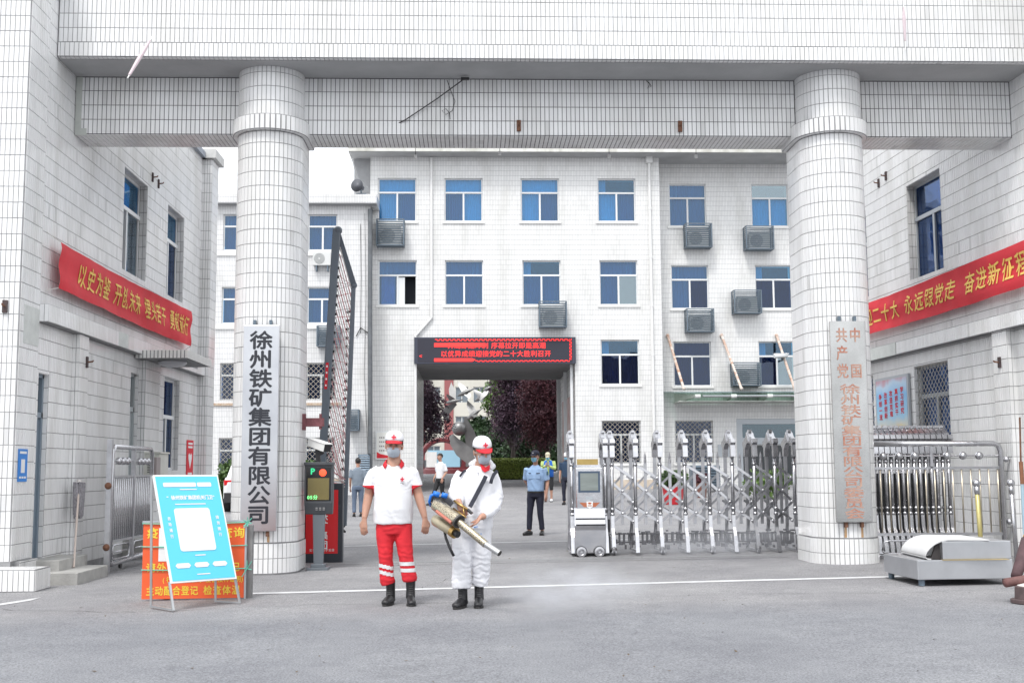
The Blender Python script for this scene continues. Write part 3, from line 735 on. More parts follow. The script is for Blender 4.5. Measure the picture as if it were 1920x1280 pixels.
# left wing
WL = thing('office_building', 'lower white tiled office wing left of the archway, partly behind the left round pillar', 'building', (-8, 46, .4))
FW = FR(46.0); HW = []
for x in (-9.79, -6.45):
    for zt in (11.49, 8.58, 5.58, 2.66): HW.append((x, x + 1.15, zt - 1.45, zt))
mb = wall(MB(), FW, -16, -4.0, -.2, 11.86, HW, 0, .3); mb.box((-4.25, 46.3, -.2), (-4.0, 47, 11.86)); mb.box((-16, 46.3, 11.7), (-4, 54, 11.86))
build('facade_wall', mb, m_far_tile('distant_wing_tile', (.76, .76, .76)), WL)
build('parapet', MB().box((-16, 45.62, 11.87), (-3.72, 54, 12.22)), MATS['distant_wing_tile'], WL)
build('parapet_soffit', MB().box((-16, 45.64, 11.84), (-3.74, 46.0, 11.87)), MATS['shade_grey_render'], WL)  # underside shade painted with the same grey as the side block
for i, h in enumerate(HW):
    office_window(FW, h, [('d', 'd', 'd'), ('d', 'd', 'd'), ('n', 'n', 'n'), ('n', 'n', 'n')][i % 4], wireM if i % 4 > 1 else None, WL, sill=False)
    rs = MB().fbox(FW, h[0] - .25, h[1] + .25, h[2] - .22, h[2] - .12, 0, .06)
    build('sill', rs, whitepaintM if i % 4 < 2 else mat('rusty_brick_sill', (.38, .22, .13), rough=.9, alt=(.55, .5, .42), scale=14), WL)
build('gap_shade_strip', MB().tube([at(694, 392, 45.9), at(694, 905, 45.9)], .09), mat('gap_shade_grey', (.12, .13, .14), rough=.6, var=.2), WL, auto=40)  # dark strip modelled in place of the shaded gap between wing and facade
mb = MB()
for y0, y1, x in ((480, 1, 676), (430, 860, 684)):
    pass
mb.tube([at(676, 420, 45.95), at(677, 520, 45.95), at(676, 625, 45.95), at(692, 622, 45.95)], .010, 6).tube([at(668, 630, 45.95), at(676, 614, 45.95), at(690, 624, 45.95)], .02, 6)
mb.tube([at(684, 400, 45.96), at(686, 560, 45.96), at(683, 700, 45.96), at(690, 860, 45.96)], .007, 6)
build('wall_cable', mb, blackM, WL)
# ------------------------------------------------------------------ air conditioner cages
acM = mat('ac_white', (.62, .63, .62), rough=.5); acg = mat('ac_grille_grey', (.33, .34, .34), rough=.6)
def ac_unit(parent, c, w=.8, hh=.55, dp=.3):
    """outdoor unit facing the street at c (centre of its front, bottom edge)"""
    x, y, z = c
    b = build('unit_housing', MB().box((x - w / 2, y, z), (x + w / 2, y + dp, z + hh)), acM, parent, bevel=.01)
    mb = MB().lathe((x - w * .13, y - .004, z + hh / 2), [(hh * .40, .003), (hh * .40, -.006), (hh * .3, -.01), (.01, -.01)], 24, (0, 1, 0))
    build('fan_grille', mb, acg, b)
    mb = MB()
    for k in range(5): mb.tube([(x - w * .13 + hh * (.08 + .07 * k) * math.cos(q), y - .016, z + hh / 2 + hh * (.08 + .07 * k) * math.sin(q)) for q in [i * math.pi / 10 for i in range(21)]], .004, 4, caps=False)
    mb.lathe((x - w * .13, y - .012, z + hh / 2), [(.035, .0), (.035, -.012), (.005, -.013)], 12, (0, 1, 0))
    build('fan_guard', mb, acM, b)
def ac_cage(x0, y0, x1, y1, Yw, label, depth=.55, unit=True):
    """steel louvre cage bolted to the wall at depth Yw, front rectangle given in photo pixels"""
    yf = Yw - depth; a, b = at(x0, y1, yf), at(x1, y0, yf); c = (a + b) / 2
    r = thing('air_conditioner', label, 'air conditioner', (c.x, Yw, a.z), 'air conditioner cages on the office walls')
    w, h = b.x - a.x, b.z - a.z; mb = MB()
    for X in (a.x, b.x):
        for Y in (yf, Yw - .03): mb.box((X - .02, Y - .02, a.z), (X + .02, Y + .02, b.z))
    for z in (a.z, b.z):
        mb.bar((a.x, yf, z), (b.x, yf, z), .04); mb.bar((a.x, yf, z), (a.x, Yw, z), .04); mb.bar((b.x, yf, z), (b.x, Yw, z), .04)
    build('cage_frame', mb, cageM, r)
    n = 11; mb = MB()
    for k in range(1, n):
        z = a.z + h * k / n; R_ = Matrix.Rotation(.35, 3, 'X')
        mb.cbox((c.x, yf, z), (w - .04, .02, .046), R_)
        mb.box((a.x - .012, yf + .03, z - .02), (a.x + .012, Yw - .04, z + .02)); mb.box((b.x - .012, yf + .03, z - .02), (b.x + .012, Yw - .04, z + .02))
    build('louvre_slats', mb, cageM, r, kind='stuff')
    build('base_tray', MB().box((a.x, yf, a.z - .01), (b.x, Yw, a.z + .01)), cageM, r)
    if unit: ac_unit(r, (c.x, yf + .14, a.z + .02), min(.85, w - .15), h * .72)
    return r
ac_cage(706, 411, 757, 459, 47, 'slate louvre cage touching the leftmost top floor window of the main block')
ac_cage(1012, 565, 1062, 612, 47, 'slate louvre cage with air conditioner right above the red LED screen')
ac_cage(1287, 419, 1334, 462, 48, 'louvre cage high on the right wing, nearest the long down pipe')
ac_cage(1400, 424, 1450, 466, 48, 'louvre cage on the right wing, highest one next to the round pillar')
ac_cage(1378, 544, 1427, 586, 48, 'louvre cage on the right wing at middle height beside the round pillar')
ac_cage(1289, 579, 1338, 621, 48, 'louvre cage on the right wing directly below the middle floor window')
ac_cage(1376, 680, 1426, 722, 48, 'louvre cage just above the glass entrance canopy, behind a rusty strut')
ac_cage(594, 611, 636, 648, 46, 'louvre cage on the left wing under the third window down, behind the raised barrier')
ac_cage(654, 768, 672, 806, 46, 'small narrow louvre cage on the left wing above the big floor louvre')
r = thing('air_conditioner', 'bare white air conditioner on brackets beside the left round pillar', 'air conditioner', tuple(at(603, 498, 45.9)))
ac_unit(r, tuple(at(603, 497, 45.7)), .70, .53)
mb = MB()
for X in (593, 614): p = at(X, 497, 45.7); mb.box((p.x - .02, 45.7, p.z - .22), (p.x + .02, 46, p.z)); 
build('bracket', mb, cageM, r)
r = thing('air_conditioner', 'wide grey louvred unit standing at the foot of the left wing wall', 'louvre', tuple(at(682, 905, 45.7)))
a, b = at(671, 903, 45.5), at(693, 851, 45.5)
build('cage_frame', MB().box((a.x, 45.5, a.z), (a.x + .05, 45.9, b.z)).box((b.x - .05, 45.5, a.z), (b.x, 45.9, b.z)).box((a.x, 45.5, b.z - .05), (b.x, 45.9, b.z)), cageM, r)
mb = MB()
for k in range(12): z = a.z + (b.z - a.z) * (k + .5) / 12; mb.cbox(((a.x + b.x) / 2, 45.52, z), (b.x - a.x, .09, .02), Matrix.Rotation(.6, 3, 'X'))
build('louvre_slats', mb, mat('light_louvre', (.32, .4, .48), rough=.4), r, kind='stuff')
# ------------------------------------------------------------------ LED screen
LED = thing('led_screen', 'long dark LED screen with red running text over the archway', 'screen', (.95, 46.8, 5.6))
build('screen_housing', MB().box((-2.28, 46.78, 5.60), (4.2, 47.0, 6.66)), mat('led_housing', (.045, .05, .075), rough=.5), LED)
PL = FR(46.775)
build('screen_face', MB().fbox(PL, -2.14, 4.06, 5.66, 6.60, .0, .006), mat('led_black', (.03, .03, .045), rough=.7), LED)
ledM = mat('led_red_light', (.6, .02, .02), rough=.6, emit=(1, .035, .03), estr=1.0)
mb = MB(); letters(mb, PL, row('开局即是冲刺', -.95, 6.19, .27, .27, .005), .01, bold=.0015); letters(mb, PL, row('序幕拉开即是高潮', .80, 6.19, .27, .27, .005), .01, bold=.0015)
letters(mb, PL, row('以优异成绩迎接党的二十大胜利召开', -1.22, 5.86, .27, .27, .007), .01, bold=.0015)
letters(mb, PL, row('<', -2.08, 5.80, .22, .22), .01, bold=.001)
build('lettering', mb, ledM, LED)
mb = MB(); mb.fbox(PL, -1.48, .42, 6.27, 6.42, .012, .018); mb.add([PL(.42, 6.27, .015), PL(.6, 6.33, .015), PL(.42, 6.42, .015)], [(0, 1, 2)])
mb.fbox(PL, -1.48, .05, 5.68, 5.81, .012, .018); mb.add([PL(.05, 5.68, .015), PL(.18, 5.76, .015), PL(.05, 5.81, .015)], [(0, 1, 2)])
build('light_bar', mb, ledM, LED)
mb = MB(); x = -1.45
while x < 3.95:
    mb.fbox(PL, x, x + .1, 6.56, 6.585, .008, .014).fbox(PL, x + .08, x + .1, 6.51, 6.56, .008, .014).fbox(PL, x + .1, x + .18, 6.51, 6.53, .008, .014).fbox(PL, x + .16, x + .18, 6.51, 6.585, .008, .014)
    if x > .15: mb.fbox(PL, x, x + .1, 5.70, 5.725, .008, .014).fbox(PL, x + .08, x + .1, 5.67, 5.70, .008, .014).fbox(PL, x + .1, x + .18, 5.67, 5.69, .008, .014).fbox(PL, x + .16, x + .18, 5.67, 5.725, .008, .014)
    x += .18
z = 5.75
while z < 6.5: mb.fbox(PL, 3.95, 4.03, z, z + .02, .008, .014).fbox(PL, 3.95, 3.97, z, z + .08, .008, .014).fbox(PL, 3.95, 4.03, z + .07, z + .09, .008, .014).fbox(PL, 4.01, 4.03, z + .08, z + .15, .008, .014); z += .14
build('key_border', mb, ledM, LED)
# ------------------------------------------------------------------ entrance canopy of the right wing
CAN = thing('entrance_canopy', 'glass and steel entrance canopy held by three rusty struts on the right wing', 'canopy', (11, 47, 4.0))
z0 = at(1300, 742, 46.4).z
build('glass_sheet', MB().add([(7.85, 47.98, z0 + .25), (16, 47.98, z0 + .25), (16, 46.3, z0 + .12), (8.3, 46.3, z0 + .12), (7.85, 47.98, z0 + .27), (16, 47.98, z0 + .27), (16, 46.3, z0 + .14), (8.3, 46.3, z0 + .14)], [(0, 1, 2, 3), (7, 6, 5, 4), (0, 3, 7, 4), (3, 2, 6, 7), (0, 1, 5, 4)]), m_glass('canopy_glass', (.55, .68, .62), .12), CAN)
mb = MB().tube([(9.2, 46.42, z0), (16, 46.42, z0)], .055)
build('front_tube', mb, steel2M, CAN, auto=40)
for x in (8.9, 10.35, 11.8, 13.2):
    build('rib', MB().prism([(0, .2), (1.6, .05), (1.6, -.04), (0, -.22)], lambda s, t, d, x=x: Vector((x + d - (.55 if x < 9 else 0) * (1 - s / 1.6), 47.98 - s, z0 + t)), 0, .1), mat('galvanised_beam', (.55, .55, .52), rough=.5, var=.15, scale=6), CAN)
    build('pipe_clamp', MB().tube([(x, 46.42, z0), (x + .22, 46.42, z0)], .085), whitepaintM, CAN, auto=40)
build('canopy_soffit', MB().box((8.3, 46.6, z0 - .22), (16, 47.95, z0 - .18)), mat('dirty_soffit', (.45, .46, .43), rough=.8, var=.3, scale=3), CAN)
strutM = mat('flaking_white_strut', (.72, .70, .66), rough=.7, alt=(.42, .22, .13), scale=5, stretch=(1, 1, 1.2))
for (a, b) in (((1252, 629), (1282, 728)), ((1353, 629), (1390, 728)), ((1456, 629), (1492, 735))):
    A, B = at(*a, 47.95), at(*b, 46.5); build('strut', MB().tube([A, B], .055).ball(A, .08).ball(B, .07), strutM, CAN, auto=40)
# camera arm by the pillar
r = thing('security_camera', 'white security camera on an arm against the right wing, touching the round pillar outline', 'camera', tuple(at(1462, 668, 40)))
A = at(1462, 668, 47.2); build('camera_body', MB().tube([A + Vector((-.25, -.1, 0)), A + Vector((.3, 0, .05))], .09).cbox(A + Vector((.05, 0, .1)), (.6, .25, .03)), alumM, r, auto=40)
build('arm', MB().tube([A + Vector((.1, .1, -.05)), A + Vector((.25, .5, -.1)), A + Vector((.25, .8, -.1))], .04), cageM, r)
# horn speaker at the eave
A = at(670, 350, 45.8); r = thing('horn_speaker', 'dark grey horn loudspeaker standing on the left wing parapet', 'loudspeaker', tuple(A - Vector((0, 0, .25))))
build('horn', MB().lathe(A + Vector((0, -.2, 0)), [(.26, 0), (.24, .03), (.14, .16), (.08, .3), (.1, .32), (.1, .5), (.02, .52)], 20, (.35, 1, .0)), mat('horn_grey', (.1, .105, .12), rough=.5), r, smooth=True)
build('stand', MB().tube([A + Vector((.12, .1, -.05)), A + Vector((.15, .15, -.27))], .03).bar(A + Vector((-.05, .1, -.26)), A + Vector((.35, .1, -.26)), .04), cageM, r)
mb = MB(); A0 = at(660, 300, 46.2)
for q in ([(660, 296), (666, 325), (676, 348)], [(661, 300), (672, 335), (690, 352)]): mb.tube([at(x, y, 45.9) for x, y in q], .015, 5)
mb.tube([at(660, 300, 46), at(640, 335, 46), at(606, 366, 46)], .012, 5)
tag(build('cable', mb, mat('cable_grey', (.35, .36, .37), rough=.6)), 'thin grey wires sagging from the eave to the left wing roof by the horn', 'cable')
# notice board by the arch
r = thing('notice_board', 'white framed notice board with red wave at its foot beside the archway', 'notice board', tuple(at(726, 862, 46.9)))
a, b = at(704, 861, 46.9), at(748, 808, 46.9); PN = FR(46.9)
build('board', MB().fbox(PN, a.x, b.x, a.z, b.z, -.04, 0), alumM, r)
build('sheet', MB().fbox(PN, a.x + .04, b.x - .04, a.z + .04, b.z - .04, 0, .006), mat('poster_paper', (.78, .78, .74), rough=.6), r)
w = b.x - a.x
build('print_wave', MB().prism([(a.x + .05, a.z + .05), (b.x - .05, a.z + .05), (b.x - .05, a.z + .12), (a.x + w * .5, a.z + .16), (a.x + w * .2, a.z + .22), (a.x + .05, a.z + .3)], PN, .008, .010), redclothM, r)
mb = MB()
for k in range(4):
    for j in range(5): mb.fbox(PN, a.x + .15 + j * .07, a.x + .19 + j * .07, b.z - .28 - k * .17, b.z - .22 - k * .17, .008, .010)
build('print_marks', mb, mat('print_grey', (.25, .22, .22), rough=.6), r, kind='stuff')
# ================================================================== BEYOND THE ARCH
def leaf_cloud(n, blobs, size, rr, flat=.6):
    """many small leaf faces through a few lumpy volumes; blobs = (centre, radii)"""
    V = np.zeros((n * 4, 3)); F = np.arange(n * 4).reshape(n, 4)
    rs = np.random.RandomState(rr); wts = np.array([b[1][0] * b[1][1] * b[1][2] for b in blobs]) ** .8; wts /= wts.sum()
    idx = rs.choice(len(blobs), n, p=wts)
    d = rs.normal(size=(n, 3)); d /= np.linalg.norm(d, axis=1)[:, None]
    rad = rs.uniform(0, 1, n) ** .42
    c = np.array([blobs[i][0] for i in idx]); r = np.array([blobs[i][1] for i in idx])
    lump = 1 + .22 * np.sin(d[:, 0] * 7 + c[:, 0] * 3) * np.cos(d[:, 2] * 6 + c[:, 2] * 2) + .1 * np.sin(d[:, 1] * 13)
    p = c + d * r * (rad * lump)[:, None]
    a = rs.normal(size=(n, 3)); a /= np.linalg.norm(a, axis=1)[:, None]; b = np.cross(a, rs.normal(size=(n, 3))); b /= np.linalg.norm(b, axis=1)[:, None]
    s = size * rs.uniform(.6, 1.4, n)[:, None]
    V[0::4] = p - a * s; V[1::4] = p - b * s * flat; V[2::4] = p + a * s; V[3::4] = p + b * s * flat
    return V, F, p
def leaf_mesh(name, V, F, m, off=(0, 0, 0), tones=None):
    me = bpy.data.meshes.new(name); me.vertices.add(len(V)); me.vertices.foreach_set('co', (V - np.array(off)).ravel())
    me.loops.add(F.size); me.polygons.add(len(F)); me.loops.foreach_set('vertex_index', F.ravel().astype(np.int32))
    me.polygons.foreach_set('loop_start', np.arange(0, F.size, 4, dtype=np.int32)); me.polygons.foreach_set('loop_total', np.full(len(F), 4, dtype=np.int32)); me.update()
    rs = np.random.RandomState(len(V)); at_ = me.attributes.new('tone', 'FLOAT', 'FACE'); at_.data.foreach_set('value', rs.uniform(.72, 1.22, len(F)).astype(np.float32))
    setm(me, m); return me
def leafmat(name, c1, c2):
    return mat(name, c1, rough=.55, alt=c2, scale=1.1, tone=True)
purpleM = leafmat('purple_plum_leaf', (.095, .042, .066), (.040, .024, .046)); purple2M = leafmat('red_plum_leaf', (.165, .045, .055), (.070, .030, .048))
greenM = leafmat('green_leaf', (.085, .15, .035), (.035, .075, .02)); dgreenM = leafmat('dark_green_leaf', (.035, .075, .025), (.015, .035, .014)); lgreenM = leafmat('light_green_leaf', (.13, .22, .05), (.07, .13, .03))
barkM = mat('tree_bark', (.09, .075, .065), rough=.95, var=.3, scale=9, bump=.6)
def tree(x, Y, h, w, m, label, n=7000, leaf=.09, seed=1, trunkh=None, name='tree', group=None, dense=6):
    g = G(max(-20, min(20, x)), Y); rr = random.Random(seed); r = thing(name, label, 'tree', (x, Y, g), group)
    th = trunkh or h * .28; pts = [(x, Y, g - .1), (x + .04, Y, g + th), (x - .05, Y + .05, g + h * .7)]
    mb = MB().tube(pts, [.13 * w / 3, .1 * w / 3, .03], 8)
    for k in range(6):
        a = k * 1.05 + rr.random(); s = Vector((x, Y, g + th * (.8 + .12 * k))); e = s + Vector((math.cos(a) * w * .33, math.sin(a) * w * .33, h * .28)); mb.tube([s, (s + e) / 2 + Vector((0, 0, -.1)), e], [.055 * w / 3, .04, .015], 6)
    build('trunk', mb, barkM, r, smooth=True)
    bl = []
    for k in range(dense + 3):
        a = rr.uniform(0, 6.28); q = rr.uniform(.15, .33) * w; z = g + th + (h - th) * rr.uniform(.18, .82); tp = 1 - abs((z - g - th) / (h - th) - .42) * .9
        bl.append(((x + math.cos(a) * q * tp, Y + math.sin(a) * q * tp, z), (w * .27 * tp + .15, w * .27 * tp + .15, (h - th) * .19)))
    bl.append(((x, Y, g + th + (h - th) * .45), (w * .36, w * .36, (h - th) * .42)))
    V, F, p = leaf_cloud(n, bl, leaf, seed)
    me = leaf_mesh('crown', V, F, m, (x, Y, g)); o = bpy.data.objects.new('crown', me); COL.objects.link(o); o.parent = r
    return r
tree(-3.15, 60, 6.0, 3.9, purpleM, 'dark purple plum tree seen at the left edge of the archway', seed=3, n=24000, leaf=.06, trunkh=1.0, group='purple leaved plum trees behind the archway')
tree(2.3, 66, 7.6, 3.6, purpleM, 'blackish purple plum tree just right of the steel geese sculpture', seed=4, n=24000, leaf=.062, trunkh=1.2, group='purple leaved plum trees behind the archway')
tree(3.9, 61, 6.9, 3.6, purple2M, 'reddish purple plum tree, tallest in the middle right of the archway', seed=5, n=24000, leaf=.06, trunkh=1.2, group='purple leaved plum trees behind the archway')
tree(6.0, 63, 7.4, 3.8, purpleM, 'dark purple plum tree against the right side of the archway', seed=6, n=24000, leaf=.062, trunkh=1.2, group='purple leaved plum trees behind the archway')
tree(2.9, 84, 9.5, 4.0, lgreenM, 'bright green tree rising behind the steel geese sculpture', seed=8, n=12000, leaf=.14, trunkh=2, group='green trees behind the archway')
tree(5.0, 88, 11.5, 6, greenM, 'tall green tree showing above the purple plum trees', seed=9, n=12000, leaf=.15, trunkh=2, group='green trees behind the archway')
tree(.6, 86, 4.2, 3.2, dgreenM, 'low dark green tree behind the foot of the sculpture', seed=10, n=7000, leaf=.13, trunkh=1, group='green trees behind the archway')
tree(3.2, 70, 4.0, 3.4, dgreenM, 'short dark green tree behind the clipped hedge', seed=12, n=7000, leaf=.1, trunkh=.5, group='green trees behind the archway')
tree(11, 95, 12, 7, greenM, 'green tree behind the office roof line', seed=13, n=5000, leaf=.17, trunkh=2, group='green trees behind the archway')
# hedge
hx0, hx1, hy0, hy1 = .95, 3.7, 56.5, 60; g = ramp(58); rs = np.random.RandomState(5); n = 9000
p = rs.uniform((hx0, hy0, g + .05), (hx1, hy1, g + .95), (n, 3)); fc = rs.randint(0, 3, n)
p[fc == 0, 1] = hy0 + rs.uniform(-.05, .1, (fc == 0).sum()); p[fc == 1, 2] = g + .95 + rs.uniform(-.1, .06, (fc == 1).sum())
a = rs.normal(size=(n, 3)); a /= np.linalg.norm(a, axis=1)[:, None]; b = np.cross(a, rs.normal(size=(n, 3))); b /= np.linalg.norm(b, axis=1)[:, None]; s = .055
V = np.zeros((n * 4, 3)); V[0::4] = p - a * s; V[1::4] = p - b * s * .6; V[2::4] = p + a * s; V[3::4] = p + b * s * .6
hr_ = thing('hedge', 'clipped yellow green hedge beyond the archway behind the police officer', 'hedge', (2.3, 58, g))
o = bpy.data.objects.new('foliage', leaf_mesh('foliage', V, np.arange(n * 4).reshape(n, 4), leafmat('hedge_leaf', (.36, .42, .10), (.20, .28, .06)), (2.3, 58, g))); COL.objects.link(o); o.parent = hr_
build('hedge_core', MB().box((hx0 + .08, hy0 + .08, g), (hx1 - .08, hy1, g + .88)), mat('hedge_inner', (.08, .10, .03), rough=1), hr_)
# sculpture: ball, ribbon and flying geese
SY = 70; gS = ramp(SY)
sc = thing('sculpture', 'stainless steel sculpture of flying geese over a ball and a curling ribbon', 'sculpture', (at(850, 885, SY).x, SY, gS))
polM = mat('polished_sculpture_steel', (.22, .22, .22), rough=.42, metal=.6, var=.15, scale=2)
c = at(861, 803, SY); build('ball', MB().ball(c, .43, 28, 18), polM, sc, smooth=True)
def ribbon(pts, ws, th=.12):
    mb = MB(); P3 = [at(x, y, SY + d) for x, y, d in pts]; vs = []
    for i, q in enumerate(P3):
        t = (P3[min(i + 1, len(P3) - 1)] - P3[max(0, i - 1)]).normalized(); nrm = t.cross(Vector((0, 1, 0))).normalized(); w = ws[i] / 2
        vs += [q + nrm * w + Vector((0, -th, 0)), q - nrm * w + Vector((0, -th, 0)), q - nrm * w + Vector((0, th, 0)), q + nrm * w + Vector((0, th, 0))]
    fs = []
    for i in range(len(P3) - 1):
        for k in range(4): fs.append((4 * i + k, 4 * i + (k + 1) % 4, 4 * i + 4 + (k + 1) % 4, 4 * i + 4 + k))
    fs += [(0, 3, 2, 1), tuple(4 * (len(P3) - 1) + k for k in range(4))]
    return mb.add(vs, fs)
build('ribbon', ribbon([(893, 888, 0), (888, 870, 0), (886, 850, .2), (885, 830, .2), (880, 810, .1), (874, 792, 0), (872, 782, 0)], [1.1, .9, .85, .75, .6, .35, .1]), polM, sc, auto=50)
build('ribbon', ribbon([(846, 815, .4), (852, 828, .3), (866, 843, .2), (880, 856, .1), (888, 866, 0)], [.25, .6, .9, .8, .4]), polM, sc, auto=50)
build('ribbon', ribbon([(840, 790, .4), (834, 775, .4), (842, 765, .3), (856, 757, .2)], [.1, .55, .45, .1]), polM, sc, auto=50)
for (bx, by, tx, ty, wx, wy, w2x, w2y) in ((835, 755, 868, 749, 846, 716, 838, 738), (858, 742, 892, 727, 858, 714, 880, 748), (890, 752, 922, 733, 884, 727, 902, 752), (872, 789, 908, 762, 876, 750, 890, 782), (905, 734, 927, 722, 908, 745, 900, 752)):
    A, B = at(bx, by, SY), at(tx, ty, SY - .2); mid = (A + B) / 2
    gse = build('goose', MB().tube([A, A.lerp(B, .25), A.lerp(B, .5), A.lerp(B, .72), B], [.03, .13, .15, .06, .02], 8), polM, sc, smooth=True)
    mb = MB()
    for q, dy in (((wx, wy), .35), ((w2x, w2y), -.35)):
        T_ = at(*q, SY + dy); r0, r1 = A.lerp(B, .28), A.lerp(B, .62); m0, m1 = r0.lerp(T_, .55) + Vector((-.12, 0, .1)), r1.lerp(T_, .5) + Vector((.12, 0, -.02))
        up = Vector((0, -.03, 0)); mb.add([r0 + up, r1 + up, m1 + up, T_ + up, m0 + up, r0 - up, r1 - up, m1 - up, T_ - up, m0 - up], [(0, 1, 2, 4), (4, 2, 3), (9, 7, 6, 5), (8, 7, 9), (0, 4, 9, 5), (4, 3, 8, 9), (3, 2, 7, 8), (2, 1, 6, 7)])
    build('wing', mb, polM, gse, auto=40)
build('plinth', MB().lathe((sc.location.x + .4, SY, gS - .1), [(2.4, 0), (2.4, .35), (2.1, .4), (2.1, .5)], 32), mat('maroon_granite', (.16, .035, .04), rough=.35, var=.2, scale=8), sc)
# display wall with maroon ring
a, b = at(797, 892, 74), at(862, 845, 74); PB = FR(74)
bb = thing('display_wall', 'pale blue noticeboard in a maroon surround behind the walking man', 'noticeboard', ((a.x + b.x) / 2, 74, 1.14))
mb = MB(); cxx, czz = (a.x + b.x) / 2, 1.9; N = 40
poly = []
for k in range(N):
    q = 2 * math.pi * k / N; mb.tube([(cxx + 1.35 * math.cos(q), 74.1, czz + 1.35 * math.sin(q)), (cxx + 1.35 * math.cos(q + .16), 74.1, czz + 1.35 * math.sin(q + .16))], .16, 6)
build('surround', mb, MATS['maroon_granite'], bb)
build('panel', MB().fbox(PB, cxx - .9, cxx + 1.1, 1.5, 2.6, 0, .06), mat('sign_blue', (.35, .58, .72), rough=.5), bb)
build('panel', MB().fbox(PB, cxx - 1.0, cxx - .35, 1.2, 2.5, .07, .1), whitepaintM, bb)
build('low_wall', MB().box((cxx - 3.2, 74.3, .9), (cxx + 1.9, 74.5, 2.0)), plasterM, bb)
V, F, p = leaf_cloud(16000, [((x_, 80 + (i % 2), 2.6), (2.2, 1.2, 1.9)) for i, x_ in enumerate((1.5, 4, 6.5, 9))], .12, 31)
o = bpy.data.objects.new('shrubbery', leaf_mesh('shrubbery', V, F, dgreenM)); COL.objects.link(o); tag(o, 'dark green shrubbery filling the ground behind the trees', 'shrubbery'); o['kind'] = 'stuff'
# apartment block far behind
AP = thing('apartment_building', 'cream apartment block with maroon stripes far behind the archway', 'building', (-2, 118, 1))
creamM = mat('cream_render', (.58, .56, .50), rough=.8, streak=.1); marM = mat('maroon_render', (.30, .10, .10), rough=.8)
PA = FR(118); zt = 20; wins = []
for k in range(7):
    z = 2.2 + 2.95 * k
    for x in (-6.6, -4.4, -1.6, .2): wins.append((x, x + 1.3, z, z + 1.55))
build('wall', wall(MB(), PA, -16, 2.6, 0, 23, wins, 0, .3), creamM, AP)
for x in (-7.3, -4.95, -2.7): build('wall_stripe', MB().fbox(PA, x, x + (.9 if x > -3 else .35), 0, 23, 0, .12), marM, AP)
for w_ in wins:
    f = build('window', MB().fbox(PA, w_[0], w_[0] + .06, w_[2], w_[3], -.2, -.1).fbox(PA, w_[1] - .06, w_[1], w_[2], w_[3], -.2, -.1).fbox(PA, (w_[0] + w_[1]) / 2 - .03, (w_[0] + w_[1]) / 2 + .03, w_[2], w_[3], -.2, -.1).fbox(PA, *w_[:2], w_[3] - .06, w_[3], -.2, -.1), whitepaintM, AP)
    build('pane', MB().fbox(PA, w_[0], w_[1], w_[2], w_[3], -.22, -.2), mat('apartment_glass', (.18, .21, .24), rough=.12), f)
for k in range(7):
    z = 2.0 + 2.95 * k; mb = MB().fbox(PA, -6.9, -4.0, z - .12, z, 0, 1.2); build('balcony', mb, creamM, AP)
    mb = MB().fbox(PA, -6.9, -4.0, z + .95, z + 1.0, 1.14, 1.2)
    for j in range(12): mb.fbox(PA, -6.9 + j * .26, -6.87 + j * .26, z, z + .95, 1.15, 1.18)
    build('railing', mb, alumM, AP)
# ================================================================== SIGNS AND FURNITURE AT THE GATE
def m_plate(name, c0, c1, rough=.35):
    """brushed steel sheet: fine vertical grain, colour varied lighter and darker along its height"""
    m = mat(name, c0, rough=rough, metal=1.0, alt=c1, scale=1.3, stretch=(1.2, 1.2, 1), bump=.04, bscale=40); return m
def name_board(cx, z0, z1, w, label, m):
    r = thing('name_board', label, 'sign', (cx, 16.05, z0)); P = frame((cx, 16.045, 0), (1, 0, 0), (0, -1, 0))
    build('plate', MB().fbox(P, -w / 2, w / 2, z0, z1, -.04, 0), m, r, bevel=.006)
    for s in (-.12, .1):
        for z in (z0 - .07, z1): build('bracket', MB().fbox(P, s, s + .035, z, z + .07, -.09, -.02), rustM if z < 2 else cageM, r)
    return r, P
nb, P = name_board(-2.865, .59, 3.38, .485, 'tall steel name board with black characters on the left round pillar', m_plate('steel_plate_left', (.60, .61, .63), (.46, .47, .50), .30))
mb = MB(); txt = '徐州铁矿集团有限公司'
for k, ch in enumerate(txt): build('character', letters(MB(), P, [(ch, -.16, 3.07 - k * .262 - .03, .32, .262)], .002, bold=.0075, th=.004), mat('black_letter', (.02, .022, .03), rough=.4), nb)
nb, P = name_board(5.235, .65, 3.42, .50, 'tall weathered steel name board with faded red characters on the right round pillar', m_plate('steel_plate_right', (.54, .54, .53), (.38, .38, .37), .24))
redfade = mat('faded_red_letter', (.40, .13, .08), rough=.5, alt=(.48, .34, .27), scale=7)
mb = MB()
for ch, s, t in (('中', .02, 3.12), ('国', .02, 2.62), ('共', -.17, 3.12), ('产', -.17, 2.87), ('党', -.17, 2.62)): build('character', letters(MB(), P, [(ch, s, t, .165, .21)], .002, bold=.003, th=.003), redfade, nb)
for k, ch in enumerate('徐州铁矿集团有限公司委员会'): build('character', letters(MB(), P, [(ch, -.14, 2.40 - k * .142, .29, .145)], .002, bold=.003, th=.003), redfade, nb)
